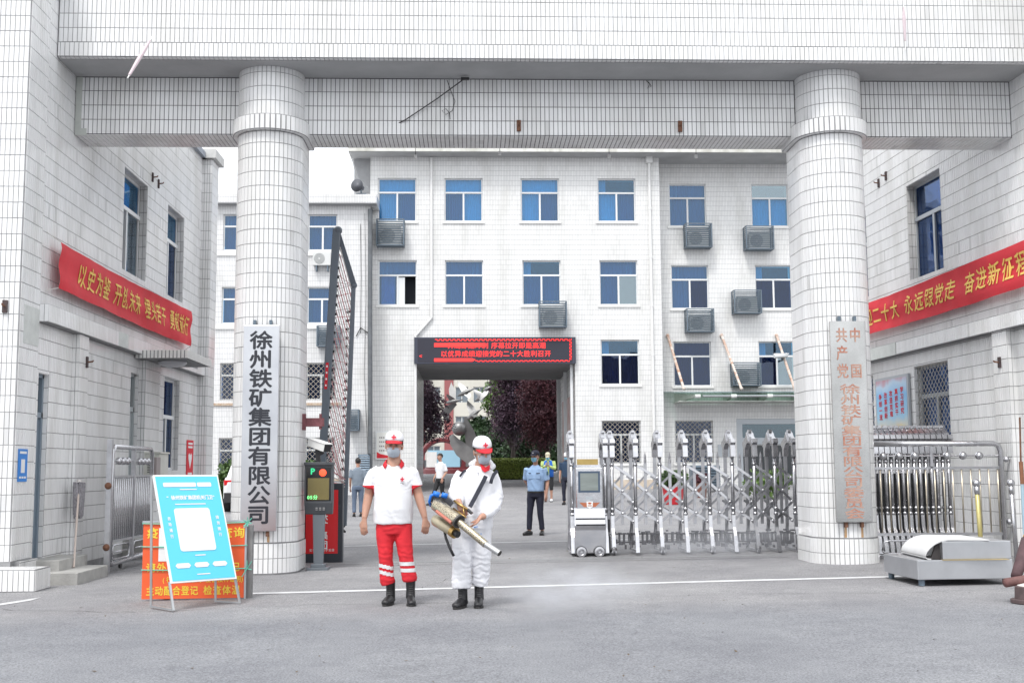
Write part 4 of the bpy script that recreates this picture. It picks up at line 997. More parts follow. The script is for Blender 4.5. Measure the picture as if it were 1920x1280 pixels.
# banners hung on ropes along both gatehouses
def banner(P, s0, s1, zb0, zt0, zb1, zt1, d, txts, label, flip=1, seed=1):
    r = thing('banner', label, 'banner', tuple(P((s0 + s1) / 2, zb0, d)))
    N, K = 90, 8; vs = []; rr = random.Random(seed)
    def surf(u, v, dd=0.):
        s = s0 + (s1 - s0) * u; sag = -.03 * math.sin(math.pi * u)
        z = (zb0 + (zb1 - zb0) * u) * (1 - v) + (zt0 + (zt1 - zt0) * u) * v + sag
        w = .012 * math.sin(u * 31 + v * 2.3) * (1 - v * .5) + .016 * math.sin(v * 9 + u * 7) + .012 * noise.noise(Vector((u * 22, v * 3, seed)))
        return P(s, z, d + w + dd)
    for i in range(N + 1):
        for j in range(K + 1): vs.append(surf(i / N, j / K))
    mb = MB().add(vs, [(i * (K + 1) + j, (i + 1) * (K + 1) + j, (i + 1) * (K + 1) + j + 1, i * (K + 1) + j + 1) for i in range(N) for j in range(K)])
    build('cloth', mb, redclothM, r, smooth=True)
    for ch, u0, u1, v0, v1 in txts:
        mb = MB(); v, f = glyph(ch); bd = .006 / abs(s1 - s0)
        for ox, oy, od in ((-bd, 0, 0), (bd, 0, .001), (0, .008, .002), (0, -.008, .003)):
            pts = []
            for x, y in v:
                uu = u0 + (u1 - u0) * x + ox; vv = v0 + (v1 - v0) * y + oy; pts.append(surf(uu, vv, .006 + od))
            mb.add(pts, f)
        build('character', mb, goldM, r)
    mb = MB()
    for q in ((surf(0, 1), P(s0 - .18, zt0 + .1, .02)), (surf(0, 0), P(s0 - .12, zb0 - .05, .02)), (surf(1, 1), P(s1 + .1, zt1 + .06, .02)), (surf(1, 0), P(s1 + .1, zb1 - .05, .02))): mb.tube(q, .006, 5)
    build('tie_string', mb, mat('pale_string', (.6, .58, .55), rough=.9), r)
    return r
def spread(groups, u_start, cw, gap, v0=.24, v1=.80, d=1):
    out = []; u = u_start
    for g in groups:
        for ch in g:
            out.append((ch, u, u + cw * d * .9, v0, v1)); u += cw * d
        u += gap * d
    return out
banner(LW, 15.85, 23.35, 3.86, 4.49, 3.86, 4.55, .14, spread(['以史为鉴', '开创未来', '埋头苦干', '勇毅前行'], .105, .0495, .026), 'red banner with yellow writing on the left gatehouse wall')
banner(RW, 6.4, -.7, 3.91, 4.50, 3.93, 4.58, .20, spread(['喜迎二十大', '永远跟党走', '奋进新征程'], .09, .0555, .035), 'red banner with yellow writing on the right gatehouse wall', seed=4)
# small flat things stuck on the left gatehouse
bl = mat('sign_bright_blue', (.02, .22, .66), rough=.4); wh = mat('sign_white', (.8, .8, .8), rough=.5)
r = thing('wall_sticker', 'narrow blue notice with a white card on the left front pier', 'notice', (-5.67, 15.1, 1.27))
P = PS; build('sheet', MB().fbox(P, 14.96, 15.26, 1.28, 1.69, .010, .016), bl, r)
build('print_card', MB().fbox(P, 15.05, 15.17, 1.39, 1.56, .016, .019).fbox(P, 15.0, 15.22, 1.63, 1.66, .016, .018).fbox(P, 15.0, 15.06, 1.32, 1.345, .016, .018).fbox(P, 15.08, 15.14, 1.32, 1.345, .016, .018).fbox(P, 15.16, 15.22, 1.32, 1.345, .016, .018), wh, r)
r = thing('wall_sticker', 'narrow red notice with a white heart shape on the far left gatehouse wall', 'notice', (-5.68, 23.9, 1.3))
P = frame((-5.69, 0, 0), (0, 1, 0), (1, 0, 0)); build('sheet', MB().fbox(P, 23.75, 24.3, 1.28, 2.02, .0, .01), redclothM, r)
hp = [(0, -.17), (.13, .02), (.14, .1), (.08, .14), (0, .09), (-.08, .14), (-.14, .1), (-.13, .02)]
build('print_heart', MB().prism([(24.02 + a, 1.62 + b) for a, b in hp], P, .011, .014).fbox(P, 23.85, 24.2, 1.86, 1.9, .011, .014).fbox(P, 23.85, 24.2, 1.93, 1.97, .011, .014).fbox(P, 23.85, 24.2, 1.33, 1.37, .011, .014), wh, r)
# meter box
r = thing('meter_box', 'beige metal meter box on the second pilaster above the orange board', 'meter box', (-5.55, 20.9, 1.15))
build('housing', MB().box((-5.59, 20.35, 1.18), (-5.33, 20.95, 1.70)), mat('beige_steel', (.62, .62, .57), rough=.5, var=.08, scale=5, streak=.15), r, bevel=.01)
build('lid', MB().box((-5.6, 20.33, 1.70), (-5.31, 20.97, 1.73)), MATS['beige_steel'], r)
mb = MB()
for k in range(7): mb.box((-5.53, 20.343, 1.38 + k * .03), (-5.43, 20.349, 1.392 + k * .03))
build('vent_slit', mb, blackM, r, kind='stuff')
# mop leaning on the wall
r = thing('mop', 'upturned grey rag mop leaning against the left gatehouse wall', 'mop', (-5.3, 16.0, .13))
build('handle', MB().tube([(-5.28, 16.0, .14), (-5.50, 16.78, 1.24)], .014, 8), mat('pale_wood', (.55, .47, .42), rough=.6), r)
mb = MB(); rr = random.Random(2)
for k in range(80):
    a = rr.uniform(0, 6.28); l = rr.uniform(.25, .5); o = Vector((-5.50, 16.78, 1.24)); e = o + Vector((math.cos(a) * .05, math.sin(a) * .13, -l)); mb.tube([o, o + Vector((math.cos(a) * .07, math.sin(a) * .13, -.03 + rr.uniform(-.03, .05))), o + Vector((math.cos(a) * .06, math.sin(a) * .14, -l * .5)), e], .010, 4)
build('strand', mb, mat('mop_grey', (.30, .29, .31), rough=.95, var=.3, scale=30), r, kind='stuff')
build('clamp', MB().tube([(-5.49, 16.74, 1.19), (-5.505, 16.80, 1.27)], .035, 10), mat('mop_clamp', (.6, .57, .55), rough=.7), r)
# steel swing gate folded open against the left wall
r = thing('swing_gate', 'stainless swing gate leaf with six balls, folded open along the left gatehouse wall', 'gate', (-5.42, 16.85, 0))
P = frame((-5.42, 0, 0), (.02, 1, 0), (1, 0, 0)); Q = lambda s, t: P(s, t)
mb = MB().tube([Q(16.9, .14), Q(16.9, 1.68), Q(16.98, 1.75), Q(18.74, 1.75), Q(18.82, 1.68), Q(18.82, .2), Q(18.74, .13), Q(16.98, .10), Q(16.9, .16)], .034, 10); build('outer_frame', mb, steelM, r, smooth=True)
build('mullion', MB().bar(Q(17.88, .12), Q(17.88, 1.73), .06, .05), steel2M, r)
for z in (1.33, .42): build('rail', MB().bar(Q(16.9, z), Q(18.82, z), .03), steel2M, r)
build('ball_rail', MB().tube([Q(16.95, 1.55), Q(18.8, 1.55)], .009), steelM, r)
for a in (17.18, 17.38, 17.58, 18.17, 18.37, 18.57): build('ball', MB().ball(Q(a, 1.55), .055, 12, 8), steelM, r, smooth=True)
for a in [16.9 + .092 * k for k in range(1, 21)]:
    if abs(a - 17.88) < .05: continue
    build('baluster', MB().tube([Q(a, .42), Q(a, 1.33)], .013, 6), steelM, r, smooth=True)
for a in (17.0, 17.98):
    mb = MB().tube([Q(a, .2), Q(a, .32), Q(a + .05, .36), Q(a + .72, .36), Q(a + .77, .32), Q(a + .77, .2), Q(a + .72, .16), Q(a + .05, .16), Q(a, .2)], .013, 6).tube([Q(a + .1, .26), Q(a + .68, .26)], .013, 6); build('scroll', mb, steelM, r, smooth=True)
for a, b in ((17.0, 0), (18.3, 0)): build('caster', MB().lathe(Q(a + .4, .06) + Vector((-.02, 0, 0)), [(.05, 0), (.05, .03)], 12, (1, 0, 0)), blackM, r)
build('hinge_post', MB().bar(Q(16.78, 0), Q(16.78, 1.85), .07, .06), steel2M, r)
build('hinge', MB().ball(Q(16.74, 1.2), .05, 8, 6), rustM, r); build('hinge', MB().ball(Q(16.74, .35), .05, 8, 6), rustM, r)
build('lock_box', MB().fbox(P, 18.9, 19.12, 1.2, 1.62, -.02, .05), mat('lock_grey', (.35, .30, .30), rough=.5, var=.1), r)
# small iron brackets on walls and pillars
def bracket(P, s, t, label, rust=True, pin=.10):
    r = thing('iron_bracket', label, 'bracket', tuple(P(s, t, .02)), 'old iron flag brackets on the walls')
    build('plate', MB().fbox(P, s - .03, s + .03, t - .08, t + .08, 0, .03), mat('dark_rust', (.07, .05, .05), rough=.85, var=.4, scale=25) if pin > .06 else rustM, r); build('pin', MB().tube([P(s, t, .02), P(s, t + .01, pin), P(s, t + .03, pin + .005)], .012, 6), rustM if rust else cageM, r)
bracket(lambda s, t, d: LW(s, t, d), 20.75, 6.62, 'nearer of two iron brackets high between the left gatehouse windows')
bracket(lambda s, t, d: LW(s, t, d), 21.15, 6.6, 'farther of two iron brackets high between the left gatehouse windows')
bracket(lambda s, t, d: RW(s, t, d), 4.93, 6.75, 'iron bracket with long pin high on the right gatehouse, beside the pillar')
bracket(lambda s, t, d: RW(s, t, d), 4.58, 6.80, 'diamond shaped iron bracket high on the right gatehouse, nearer the window')
bracket(FR(14.85), -5.86, 3.47, 'black iron bracket on the left front pier')
bracket(lambda s, t, d: LW(s, t, d + .1), 17.2, 2.98, 'rusty iron bracket on the first pilaster of the left gatehouse')
bracket(lambda s, t, d: RW(s, t, d + .12), .46, 2.93, 'iron bracket on the right gatehouse pilaster under the ledge')
bracket(FR(16.63), .70, 6.36, 'left rusty stub on the face of the lower gate beam', pin=.05); bracket(FR(16.63), 3.06, 6.36, 'right rusty stub on the face of the lower gate beam', pin=.05)
r = thing('iron_bracket', 'maroon iron hinge plate on the inner side of the left pillar', 'bracket', (-2.3, 16.9, 1.9), 'old iron flag brackets on the walls')
build('plate', MB().box((-2.42, 16.8, 1.97), (-2.36, 16.9, 2.2)).box((-2.36, 16.82, 2.02), (-2.10, 16.88, 2.14)), mat('maroon_iron', (.17, .06, .07), rough=.8, var=.3, scale=20), r); build('pin', MB().tube([(-2.15, 16.85, 1.98), (-2.15, 16.85, 2.2)], .02), MATS['maroon_iron'], r)
# ---------------------------------------------------------------- blue sandwich board
SBL = thing('sandwich_board', 'bright sky blue sandwich board with a blank white card, standing on a folding steel frame', 'sandwich board', (-2.95, 12.25, 0))
_bl, _br, _tl = at(321, 1093, 12.16), at(444, 1084, 12.68), at(287, 890, 12.38)
A = [_tl, _tl + _br - _bl, _br, _bl]   # a true rectangle leaning back: tl, tr, br, bl
ex = ((A[1] - A[0]) + (A[2] - A[3])).normalized(); ey = ((A[0] - A[3]) + (A[1] - A[2])).normalized(); en = ex.cross(ey).normalized()
bw = ((A[1] - A[0]).length + (A[2] - A[3]).length) / 2; bh = ((A[0] - A[3]).length + (A[1] - A[2]).length) / 2
def PSB(u, v, d=0):
    return A[3].lerp(A[2], u / bw).lerp(A[0].lerp(A[1], u / bw), v / bh) + en * d
build('frame', MB().prism([(0, 0), (bw, 0), (bw, bh), (0, bh)], PSB, -.02, .0), whitepaintM, SBL)
cyM = mat('sky_blue_poster', (.10, .56, .74), rough=.35, var=.03, scale=1)
build('poster', MB().prism([(.018, .018), (bw - .018, .018), (bw - .018, bh - .018), (.018, bh - .018)], PSB, .001, .004), cyM, SBL)
def rnd(x0, y0, x1, y1, r_, n=5):
    out = []
    for cx_, cy_, a0 in ((x1 - r_, y0 + r_, -90), (x1 - r_, y1 - r_, 0), (x0 + r_, y1 - r_, 90), (x0 + r_, y0 + r_, 180)):
        for k in range(n + 1): q = math.radians(a0 + 90 * k / n); out.append((cx_ + r_ * math.cos(q), cy_ + r_ * math.sin(q)))
    return out
build('print_card', MB().prism(rnd(bw * .215, bh * .28, bw * .76, bh * .68, .03), PSB, .006, .009), wh, SBL)
mb = MB(); letters(mb, PSB, row('“徐州铁矿集团机关门卫”', bw * .14, bh * .76, .049, .05, 0), .006, bold=.002)
for i, ch in enumerate('自助通行'): letters(mb, PSB, [(ch, bw * .10, bh * (.57 - i * .055), .036, .04)], .006, bold=.001)
for i, ch in enumerate('随到随行'): letters(mb, PSB, [(ch, bw * .84, bh * (.57 - i * .055), .036, .04)], .006, bold=.001)
build('lettering', mb, wh, SBL)
mb = MB()
for (x0, x1, y0, y1) in ((.12, .62, .885, .925), (.64, .86, .885, .925)): mb.prism(rnd(bw * x0, bh * y0, bw * x1, bh * y1, .012), PSB, .006, .007)
for (x0, x1, y) in ((.36, .62, .855), (.25, .72, .715), (.42, .58, .235), (.40, .60, .06)): mb.prism([(bw * x0, bh * y), (bw * x1, bh * y), (bw * x1, bh * y + .010), (bw * x0, bh * y + .010)], PSB, .006, .007)
for x0 in (.10, .38, .66): mb.prism([(bw * x0, bh * .15), (bw * (x0 + .03), bh * .128), (bw * (x0 + .20), bh * .128), (bw * (x0 + .23), bh * .15), (bw * (x0 + .20), bh * .172), (bw * (x0 + .03), bh * .172)], PSB, .006, .008)
build('print_marks', mb, mat('sign_blush_white', (.8, .70, .70), rough=.5), SBL, kind='stuff')
legM = mat('zinc_square_tube', (.40, .41, .42), rough=.4, metal=.6, var=.1)
tl, tr = PSB(0, bh, -.03), PSB(bw, bh, -.03)
B1, B2 = at(283, 1140, 12.45), at(404, 1128, 12.87); G1, G2 = at(325, 1147, 12.08), at(450, 1132, 12.69)
for a, b in ((PSB(0, .02, -.03), G1), (PSB(bw, .02, -.03), G2), (tl, B1), (tr, B2)):
    b = Vector((b.x, b.y, .012)); build('leg', MB().bar(a, b, .022), legM, SBL)
build('stretcher', MB().bar(Vector((G1.x, G1.y, .02)), Vector((B1.x, B1.y, .02)), .02).bar(Vector((G2.x, G2.y, .02)), Vector((B2.x, B2.y, .02)), .02), legM, SBL)
# ---------------------------------------------------------------- orange board behind
OB = thing('notice_board', 'orange notice board with yellow writing tied up with green string behind the blue sandwich board', 'notice board', (-3.05, 13.2, 0))
yb = 13.15; a, b = at(265, 1127, yb), at(458, 978, yb)
x0, x1, z0, z1 = a.x, b.x, max(a.z, .01), b.z; PO = frame((x0, yb, 0), (1, .06, 0), (.06, -1, 0)); w, h = x1 - x0, z1
build('sheet', MB().fbox(PO, 0, w, .015, h, -.01, 0), mat('orange_vinyl', (.80, .115, .03), rough=.45, var=.05, scale=2, bump=.12, bscale=3), OB)
build('edge_strip', MB().fbox(PO, -.01, w + .01, h, h + .02, -.02, .005).fbox(PO, w, w + .02, 0, h, -.02, .005), greyalM, OB)
yel = mat('bright_yellow_print', (.85, .62, .06), rough=.5); mb = MB()
letters(mb, PO, row('疫情期间扫码查询', .04, h - .175, .125, .12, .008), .002, bold=.003)
letters(mb, PO, row('请外来人员扫码登记', .04, .30, .105, .105, .008), .002, bold=.002)
letters(mb, PO, row('(行程码苏康码 疫苗接种证明)', .22, .185, .062, .07, .002, .6), .002, bold=.001)
letters(mb, PO, row('主动配合登记', .045, .05, .090, .105, .004), .002, bold=.002); letters(mb, PO, row('检查体温', .66, .05, .095, .105, .006), .002, bold=.002)
build('lettering', mb, yel, OB)
build('print_card', MB().fbox(PO, .17, .52, .42, .78, .002, .004), wh, OB)
gst = mat('green_string', (.15, .55, .42), rough=.7); mb = MB()
for z in (.33, .58, .83): mb.tube([PO(-.01, z, .012), PO(w * .5, z - .012, .014), PO(w + .03, z + .004, .012)], .006, 5)
for k in range(9): mb.tube([PO(w + .03, .83, .01), PO(w + .03 + .05 * math.sin(k * 2.1), .83 + .06 * math.cos(k * 1.7), .03)], .005, 4)
for k in range(5): mb.tube([PO(w + .03, .33, .01), PO(w + .03 + .06 * math.sin(k * 2.1), .33 + .09 * math.cos(k * 1.7), .03)], .005, 4)
build('string', mb, gst, OB)
build('support_post', MB().box((x1 + .0, yb + .12, 0), (x1 + .07, yb + .2, .80)), mat('grey_post', (.22, .22, .22), rough=.8, var=.2), OB); build('support_post', MB().box((x1 - .9, yb + .12, 0), (x1 - .83, yb + .2, .80)), mat('grey_post', (.22, .22, .22)), OB)
# ---------------------------------------------------------------- parking kiosk with camera
KI = thing('parking_kiosk', 'dark grey licence plate kiosk with a red light and green P, beside the left pillar', 'parking kiosk', (-2.16, 16.95, 0))
kM = mat('kiosk_charcoal', (.065, .07, .078), rough=.45, var=.05); kf = FR(16.82)
cx_ = -2.165; zt, zb = 1.50, .78
build('cabinet', MB().box((cx_ - .20, 16.82, .94), (cx_ + .20, 17.0, zt)).add([(cx_ - .20, 16.82, .94), (cx_ + .20, 16.82, .94), (cx_ + .20, 17, .94), (cx_ - .20, 17, .94), (cx_ - .19, 16.87, zb), (cx_ + .19, 16.87, zb), (cx_ + .19, 17, zb), (cx_ - .19, 17, zb)], [(0, 1, 5, 4), (1, 2, 6, 5), (2, 3, 7, 6), (3, 0, 4, 7), (4, 5, 6, 7), (3, 2, 1, 0)]), kM, KI, bevel=.01)
build('rim', MB().box((cx_ - .205, 16.78, zt - .03), (cx_ + .205, 17, zt + .015)), kM, KI, bevel=.008)
build('face', MB().fbox(kf, cx_ - .175, cx_ + .175, .97, 1.44, .001, .004), mat('gloss_black', (.008, .008, .01), rough=.1), KI)
build('display', MB().fbox(kf, cx_ - .15, cx_ + .15, .985, 1.29, .004, .007), mat('olive_display', (.16, .13, .045), rough=.25, var=.1, scale=5), KI)
mb = MB(); letters(mb, kf, [('P', cx_ - .115, 1.33, .12, .12)], .006, bold=.004); build('lettering', mb, mat('green_light', (.02, .3, .12), rough=.5, emit=(.05, .8, .35), estr=.55), KI)
mb = MB(); letters(mb, kf, row('05分', cx_ - .155, .99, .065, .065), .009, bold=.002); build('lettering', mb, mat('bright_green_light', (.05, .5, .1), rough=.5, emit=(.25, 1, .35), estr=.9), KI)
build('signal_light', MB().lathe((cx_ + .06, 16.815, 1.365), [(.052, 0), (.05, -.004), (.03, -.008), (.005, -.009)], 18, (0, 1, 0)), mat('red_light', (.8, .05, .02), rough=.4, emit=(1, .09, .03), estr=1.0), KI)
mb = MB()
for i in range(3):
    for j in range(3): mb.fbox(kf, cx_ - .04 + i * .05, cx_ - .01 + i * .05, .84 + j * .025, .852 + j * .025, -.025, -.018)
build('speaker_grille', mb, mat('light_grey_plastic', (.3, .3, .3), rough=.5), KI, kind='stuff')
build('stem', MB().add([(cx_ - .085, 16.88, .78), (cx_ + .085, 16.88, .78), (cx_ + .085, 16.98, .78), (cx_ - .085, 16.98, .78), (cx_ - .065, 16.88, .07), (cx_ + .065, 16.88, .07), (cx_ + .065, 16.98, .07), (cx_ - .065, 16.98, .07)], [(0, 1, 5, 4), (1, 2, 6, 5), (2, 3, 7, 6), (3, 0, 4, 7), (4, 5, 6, 7), (3, 2, 1, 0)]), mat('kiosk_slate', (.13, .15, .17), rough=.4), KI, bevel=.006)
build('base', MB().box((cx_ - .15, 16.78, 0), (cx_ + .15, 17.06, .045)).box((cx_ - .10, 16.83, .045), (cx_ + .10, 17.02, .09)), MATS['kiosk_slate'], KI, bevel=.006)
cam2 = build('camera_housing', MB().bar((cx_ - .13, 16.95, 1.80), (cx_ + .13, 16.72, 1.71), .13, .11).bar((cx_ - .16, 16.97, 1.868), (cx_ + .155, 16.70, 1.765), .155, .012), whitepaintM, KI, bevel=.008)
build('camera_face', MB().bar((cx_ + .13, 16.72, 1.71), (cx_ + .142, 16.709, 1.705), .115, .10), blackM, cam2)
build('camera_mount', MB().bar((cx_ - .01, 16.9, 1.5), (cx_ - .03, 16.9, 1.70), .06).bar((cx_ - .06, 16.9, 1.6), (cx_ + .06, 16.9, 1.66), .05), blackM, KI)
# red light box sign
LBX = thing('light_box', 'black framed red light box sign standing behind the parking kiosk', 'light box', (-2.28, 18.2, 0)); pf = FR(18.2)
build('housing', MB().box((-2.58, 18.2, .0), (-1.97, 18.38, 1.20)), mat('lightbox_frame', (.03, .035, .045), rough=.4), LBX, bevel=.01)
build('sign_face', MB().fbox(pf, -2.53, -2.04, .14, 1.10, .001, .008), mat('lightbox_red', (.66, .025, .03), rough=.3), LBX)
mb = MB()
for k, ch in enumerate('徐州铁矿集团'): letters(mb, pf, [(ch, -2.32, .93 - k * .145, .13, .135)], .010, bold=.003)
letters(mb, pf, row('安全生产科学发展', -2.47, .17, .045, .045, .003), .010); build('lettering', mb, wh, LBX)
# raised fence barrier
BA = thing('barrier_gate', 'tall dark grey barrier arm folded upright with a lattice of red and white cords', 'barrier', (-2.2, 18.6, 0))
bM = mat('barrier_dark_grey', (.13, .155, .185), rough=.4, var=.08, scale=3)
m0, m1 = Vector((-2.36, 18.6, 1.1)), Vector((-2.15, 18.6, at(634, 430, 18.6).z))
build('mast', MB().bar(m0, m1, .12, .10, up=(0, 1, 0)), bM, BA, bevel=.01)
n0 = at(663, 535, 19.1); n1 = at(646, 985, 19.1)
build('hanging_bar', MB().bar(n0, n1, .07, .07, up=(0, 1, 0)), bM, BA, bevel=.008)
build('top_link', MB().bar(m1 + Vector((0, .05, -.02)), n0 + Vector((.0, 0, .02)), .09, .07, up=(0, 1, 0)).ball(m1 + Vector((.02, .0, -.02)), .07).ball(n0, .06), bM, BA)
build('bottom_roller', MB().tube([n1, n1 + Vector((-.06, 0, -.06)), n1 + Vector((.02, 0, -.1))], .02).ball(n1 + Vector((-.03, 0, -.08)), .035), blackM, BA)
cordR = mat('red_white_cord', (.62, .50, .50), rough=.7, alt=(.55, .10, .12), scale=2.2); cordW = mat('pale_cord', (.62, .60, .58), rough=.7)
m2 = m0.lerp(m1, .93); mbr, mbw = MB(), MB(); N = 34
for k in range(N + 1):
    u = k / N; a = m0.lerp(m2, u) + Vector((.07, 0, 0)); v = min(max(u - .13, 0) / .87 * 1.0, 1); b = n1.lerp(n0, max(.16, v * .98)) + Vector((-.03, 0, 0)) if u > .1 else n1.lerp(n0, .16 + u * .3)
    (mbr if k % 2 else mbw).tube([a, b], .009, 4)
    if k < N - 3:
        b2 = n1.lerp(n0, min(1, max(.16, v * .98) + .22)); (mbw if k % 3 else mbr).tube([a, b2 + Vector((-.03, 0, 0))], .006, 4)
build('cord', mbr, cordR, BA, kind='stuff'); build('cord', mbw, cordW, BA, kind='stuff')
mb = MB()
for k in range(22): p = n1.lerp(n0, .12 + k / 22 * .8); mb.lathe(p + Vector((-.05, -.02, 0)), [(.025, 0), (.03, .03), (.01, .05)], 6, (-1, 0, .5))
for k in range(22): p = m0.lerp(m2, .1 + k / 22 * .85); mb.cbox(p + Vector((.07, -.02, 0)), (.03, .03, .04))
build('cord_clip', mb, blackM, BA, kind='stuff')
pq = m0.lerp(m1, .43); build('label_strip', MB().cbox(pq + Vector((-.012, -.055, 0)), (.045, .006, .42), Matrix.Rotation(.055, 3, 'Y')), redclothM, BA)
for k in range(4): build('label_mark', MB().cbox(pq + Vector((-.012 + (k - 1.5) * -.005, -.06, (1.5 - k) * .1)), (.022, .004, .03)), wh, BA)
build('drive_cabinet', MB().box((-2.56, 18.45, 0), (-2.2, 18.8, 1.12)), mat('cabinet_dark', (.05, .055, .06), rough=.4), BA, bevel=.01)
# ---------------------------------------------------------------- folding gate
FG = thing('folding_gate', 'stainless folding gate drawn out across the right half of the driveway', 'gate', (3.5, 18.8, .05))
gz = .06
def tube(mb, pts, r, n=8): return mb.tube(pts, r, n)
def gate_frame(parent, x, y0, y1, z0=gz, head=True, wheel=True, share=[None]):
    """one arched frame: round front tube, flat rear post, cast head, kicked out feet"""
    if share[0] is None:
        out = []
        m = MB().tube([(0, y0, .62), (0, y0, 1.53)], .028, 12); out.append(('front_tube', m.mesh('front_tube', True), steelM))
        for z in (1.38, 1.50, .60, .68): out.append(('tube_collar', MB().tube([(0, y0, z), (0, y0, z + .045)], .036, 12).mesh('tube_collar', True), steelM))
        m = MB().bar((0, y0, .62), (0, y0 - .02, .40), .052, .05).bar((0, y0 - .02, .40), (.0, y0 - .10, .27), .052, .05).bar((0, y0 - .10, .28), (0, y0 - .16, .03), .058, .05); out.append(('foot', m.mesh('foot'), steelM))
        m = MB().bar((0, y1, 1.55), (0, y1, .45), .05, .035).bar((0, y1, .45), (0, y1 + .1, .04), .05, .03).bar((0, y0 - .14, .05), (0, y1 + .1, .05), .03, .035).bar((0, y0, .3), (0, y1 + .04, .3), .02, .02); out.append(('rear_post', m.mesh('rear_post'), steel2M))
        # cast head: an arch with a crest and scrolled brackets
        hp_ = [(-.10, 1.52), (-.04, 1.52), (-.035, 1.62), (.02, 1.70), (.10, 1.735), (.22, 1.74), (.32, 1.71), (.40, 1.64), (.42, 1.52), (.49, 1.52), (.50, 1.66), (.56, 1.70), (.55, 1.76), (.46, 1.78), (.36, 1.83), (.30, 1.90), (.22, 1.93), (.14, 1.87), (.08, 1.83), (.0, 1.80), (-.10, 1.80), (-.12, 1.74), (-.07, 1.70), (-.09, 1.6)]
        m = MB().prism(hp_, lambda s, t, d: Vector((d, y0 + s * (y1 - y0) / .46, t)), -.038, .038)
        m.prism([(.1, 1.76), (.34, 1.76), (.22, 1.90)], lambda s, t, d: Vector((d, y0 + s * (y1 - y0) / .46, t)), -.06, .06)
        m.cbox((0, y0 - .01, 1.76), (.10, .07, .07)).cbox((0, y0, 1.60), (.06, .06, .18)).cbox((0, y1, 1.60), (.06, .05, .14)).cbox((0, y0 - .02, 1.70), (.075, .10, .035)).cbox((.0, y0 + .1, 1.79), (.085, .08, .05)).cbox((0, y0 + .24, 1.93), (.05, .09, .04))
        out.append(('cast_head', m.mesh('cast_head'), steelM))
        m = MB().lathe((-.02, y0 - .14, .055), [(.052, 0), (.055, .01), (.055, .03), (.052, .04)], 14, (1, 0, 0)).ball((0, y0 - .14, .085), .05, 10, 6); out.append(('wheel', m.mesh('wheel', True), mat('wheel_grey', (.16, .16, .17), rough=.35, metal=.5)))
        for nme, me, mm in out: setm(me, mm)
        share[0] = out
    for nme, me, mm in share[0]:
        if nme == 'wheel' and not wheel: continue
        o = bpy.data.objects.new(nme, me); COL.objects.link(o); o.parent = parent; o.location = Vector((x, 0, z0)) - wloc(parent)
Y0, Y1 = 18.62, 19.12
GX = [2.22, 2.59, 2.98, 3.38, 3.77, 4.14, 4.49, 4.82, 5.13]
for i, x in enumerate(GX): gate_frame(FG, x, Y0, Y1, wheel=(i % 2 == 0))
# drive unit: stainless cabinet between two frames
du0, du1 = 1.60, 2.06
gate_frame(FG, du0 - .02, Y0, Y1, wheel=False); gate_frame(FG, du1 + .05, Y0, Y1, wheel=False)
dM = mat('drive_polished', (.70, .69, .70), rough=.12, metal=.9, alt=(.52, .54, .58), scale=2.5, bump=.25, bscale=2.5); pd = FR(18.45)
dv = build('drive_cabinet', MB().box((du0 + .03, 18.45, .72), (du1 - .0, 19.05, 1.42)), dM, FG, bevel=.02)
build('drive_skirt', MB().prism([(18.40, .05), (18.40, .40), (18.36, .47), (18.40, .55), (18.45, .74), (19.1, .74), (19.15, .05)], lambda s, t, d: Vector((d, s, t + .05)), du0 + .0, du1 + .03), dM, FG, bevel=.01)
build('trim_line', MB().box((du0 + .02, 18.355, .52), (du1 + .02, 18.41, .545)).box((du0 + .02, 18.385, .62), (du1 + .02, 18.43, .635)), blackM, dv)
build('display_frame', MB().fbox(pd, du0 + .07, du1 - .05, 1.03, 1.36, .002, .02), mat('display_bezel', (.05, .08, .13), rough=.3), dv)
build('display', MB().fbox(pd, du0 + .10, du1 - .08, 1.06, 1.33, .02, .024), mat('display_grey_green', (.22, .25, .24), rough=.15, var=.2, scale=3, stretch=(.4, 1, 4)), dv)
build('number_plate', MB().fbox(pd, du0 + .18, du0 + .30, .925, .965, .002, .008), greyalM, dv)
orM = mat('orange_brown_emblem', (.42, .13, .06), rough=.4)
ec = (du0 + .245, .84)
build('emblem_wing', MB().prism([(ec[0] - .16, ec[1] + .035), (ec[0] - .03, ec[1] + .03), (ec[0] - .03, ec[1] - .035), (ec[0] - .09, ec[1] - .035)], pd, .002, .008).prism([(ec[0] + .16, ec[1] + .035), (ec[0] + .09, ec[1] - .035), (ec[0] + .03, ec[1] - .035), (ec[0] + .03, ec[1] + .03)], pd, .002, .008), orM, dv)
build('emblem_shield', MB().prism([(ec[0] - .05, ec[1] + .05), (ec[0] + .05, ec[1] + .05), (ec[0] + .045, ec[1] - .03), (ec[0], ec[1] - .065), (ec[0] - .045, ec[1] - .03)], pd, .003, .011), wh, dv)
build('emblem_mark', MB().prism([(ec[0] - .03, ec[1] + .03), (ec[0], ec[1] + .04), (ec[0] + .03, ec[1] + .03), (ec[0] + .015, ec[1] + .008), (ec[0] - .015, ec[1] + .008)], pd, .011, .014).fbox(pd, ec[0] - .03, ec[0] + .03, ec[1] - .02, ec[1] - .008, .011, .014), orM, dv)
build('top_plaque', MB().box((du0 + .06, 18.5, 1.44), (du1 - .07, 18.52, 1.55)), mat('brass_sign', (.42, .30, .10), rough=.4, var=.15, scale=6), dv)
build('top_box', MB().box((du0 + .05, 18.48, 1.42), (du1 - .03, 19.0, 1.46)), dM, dv)
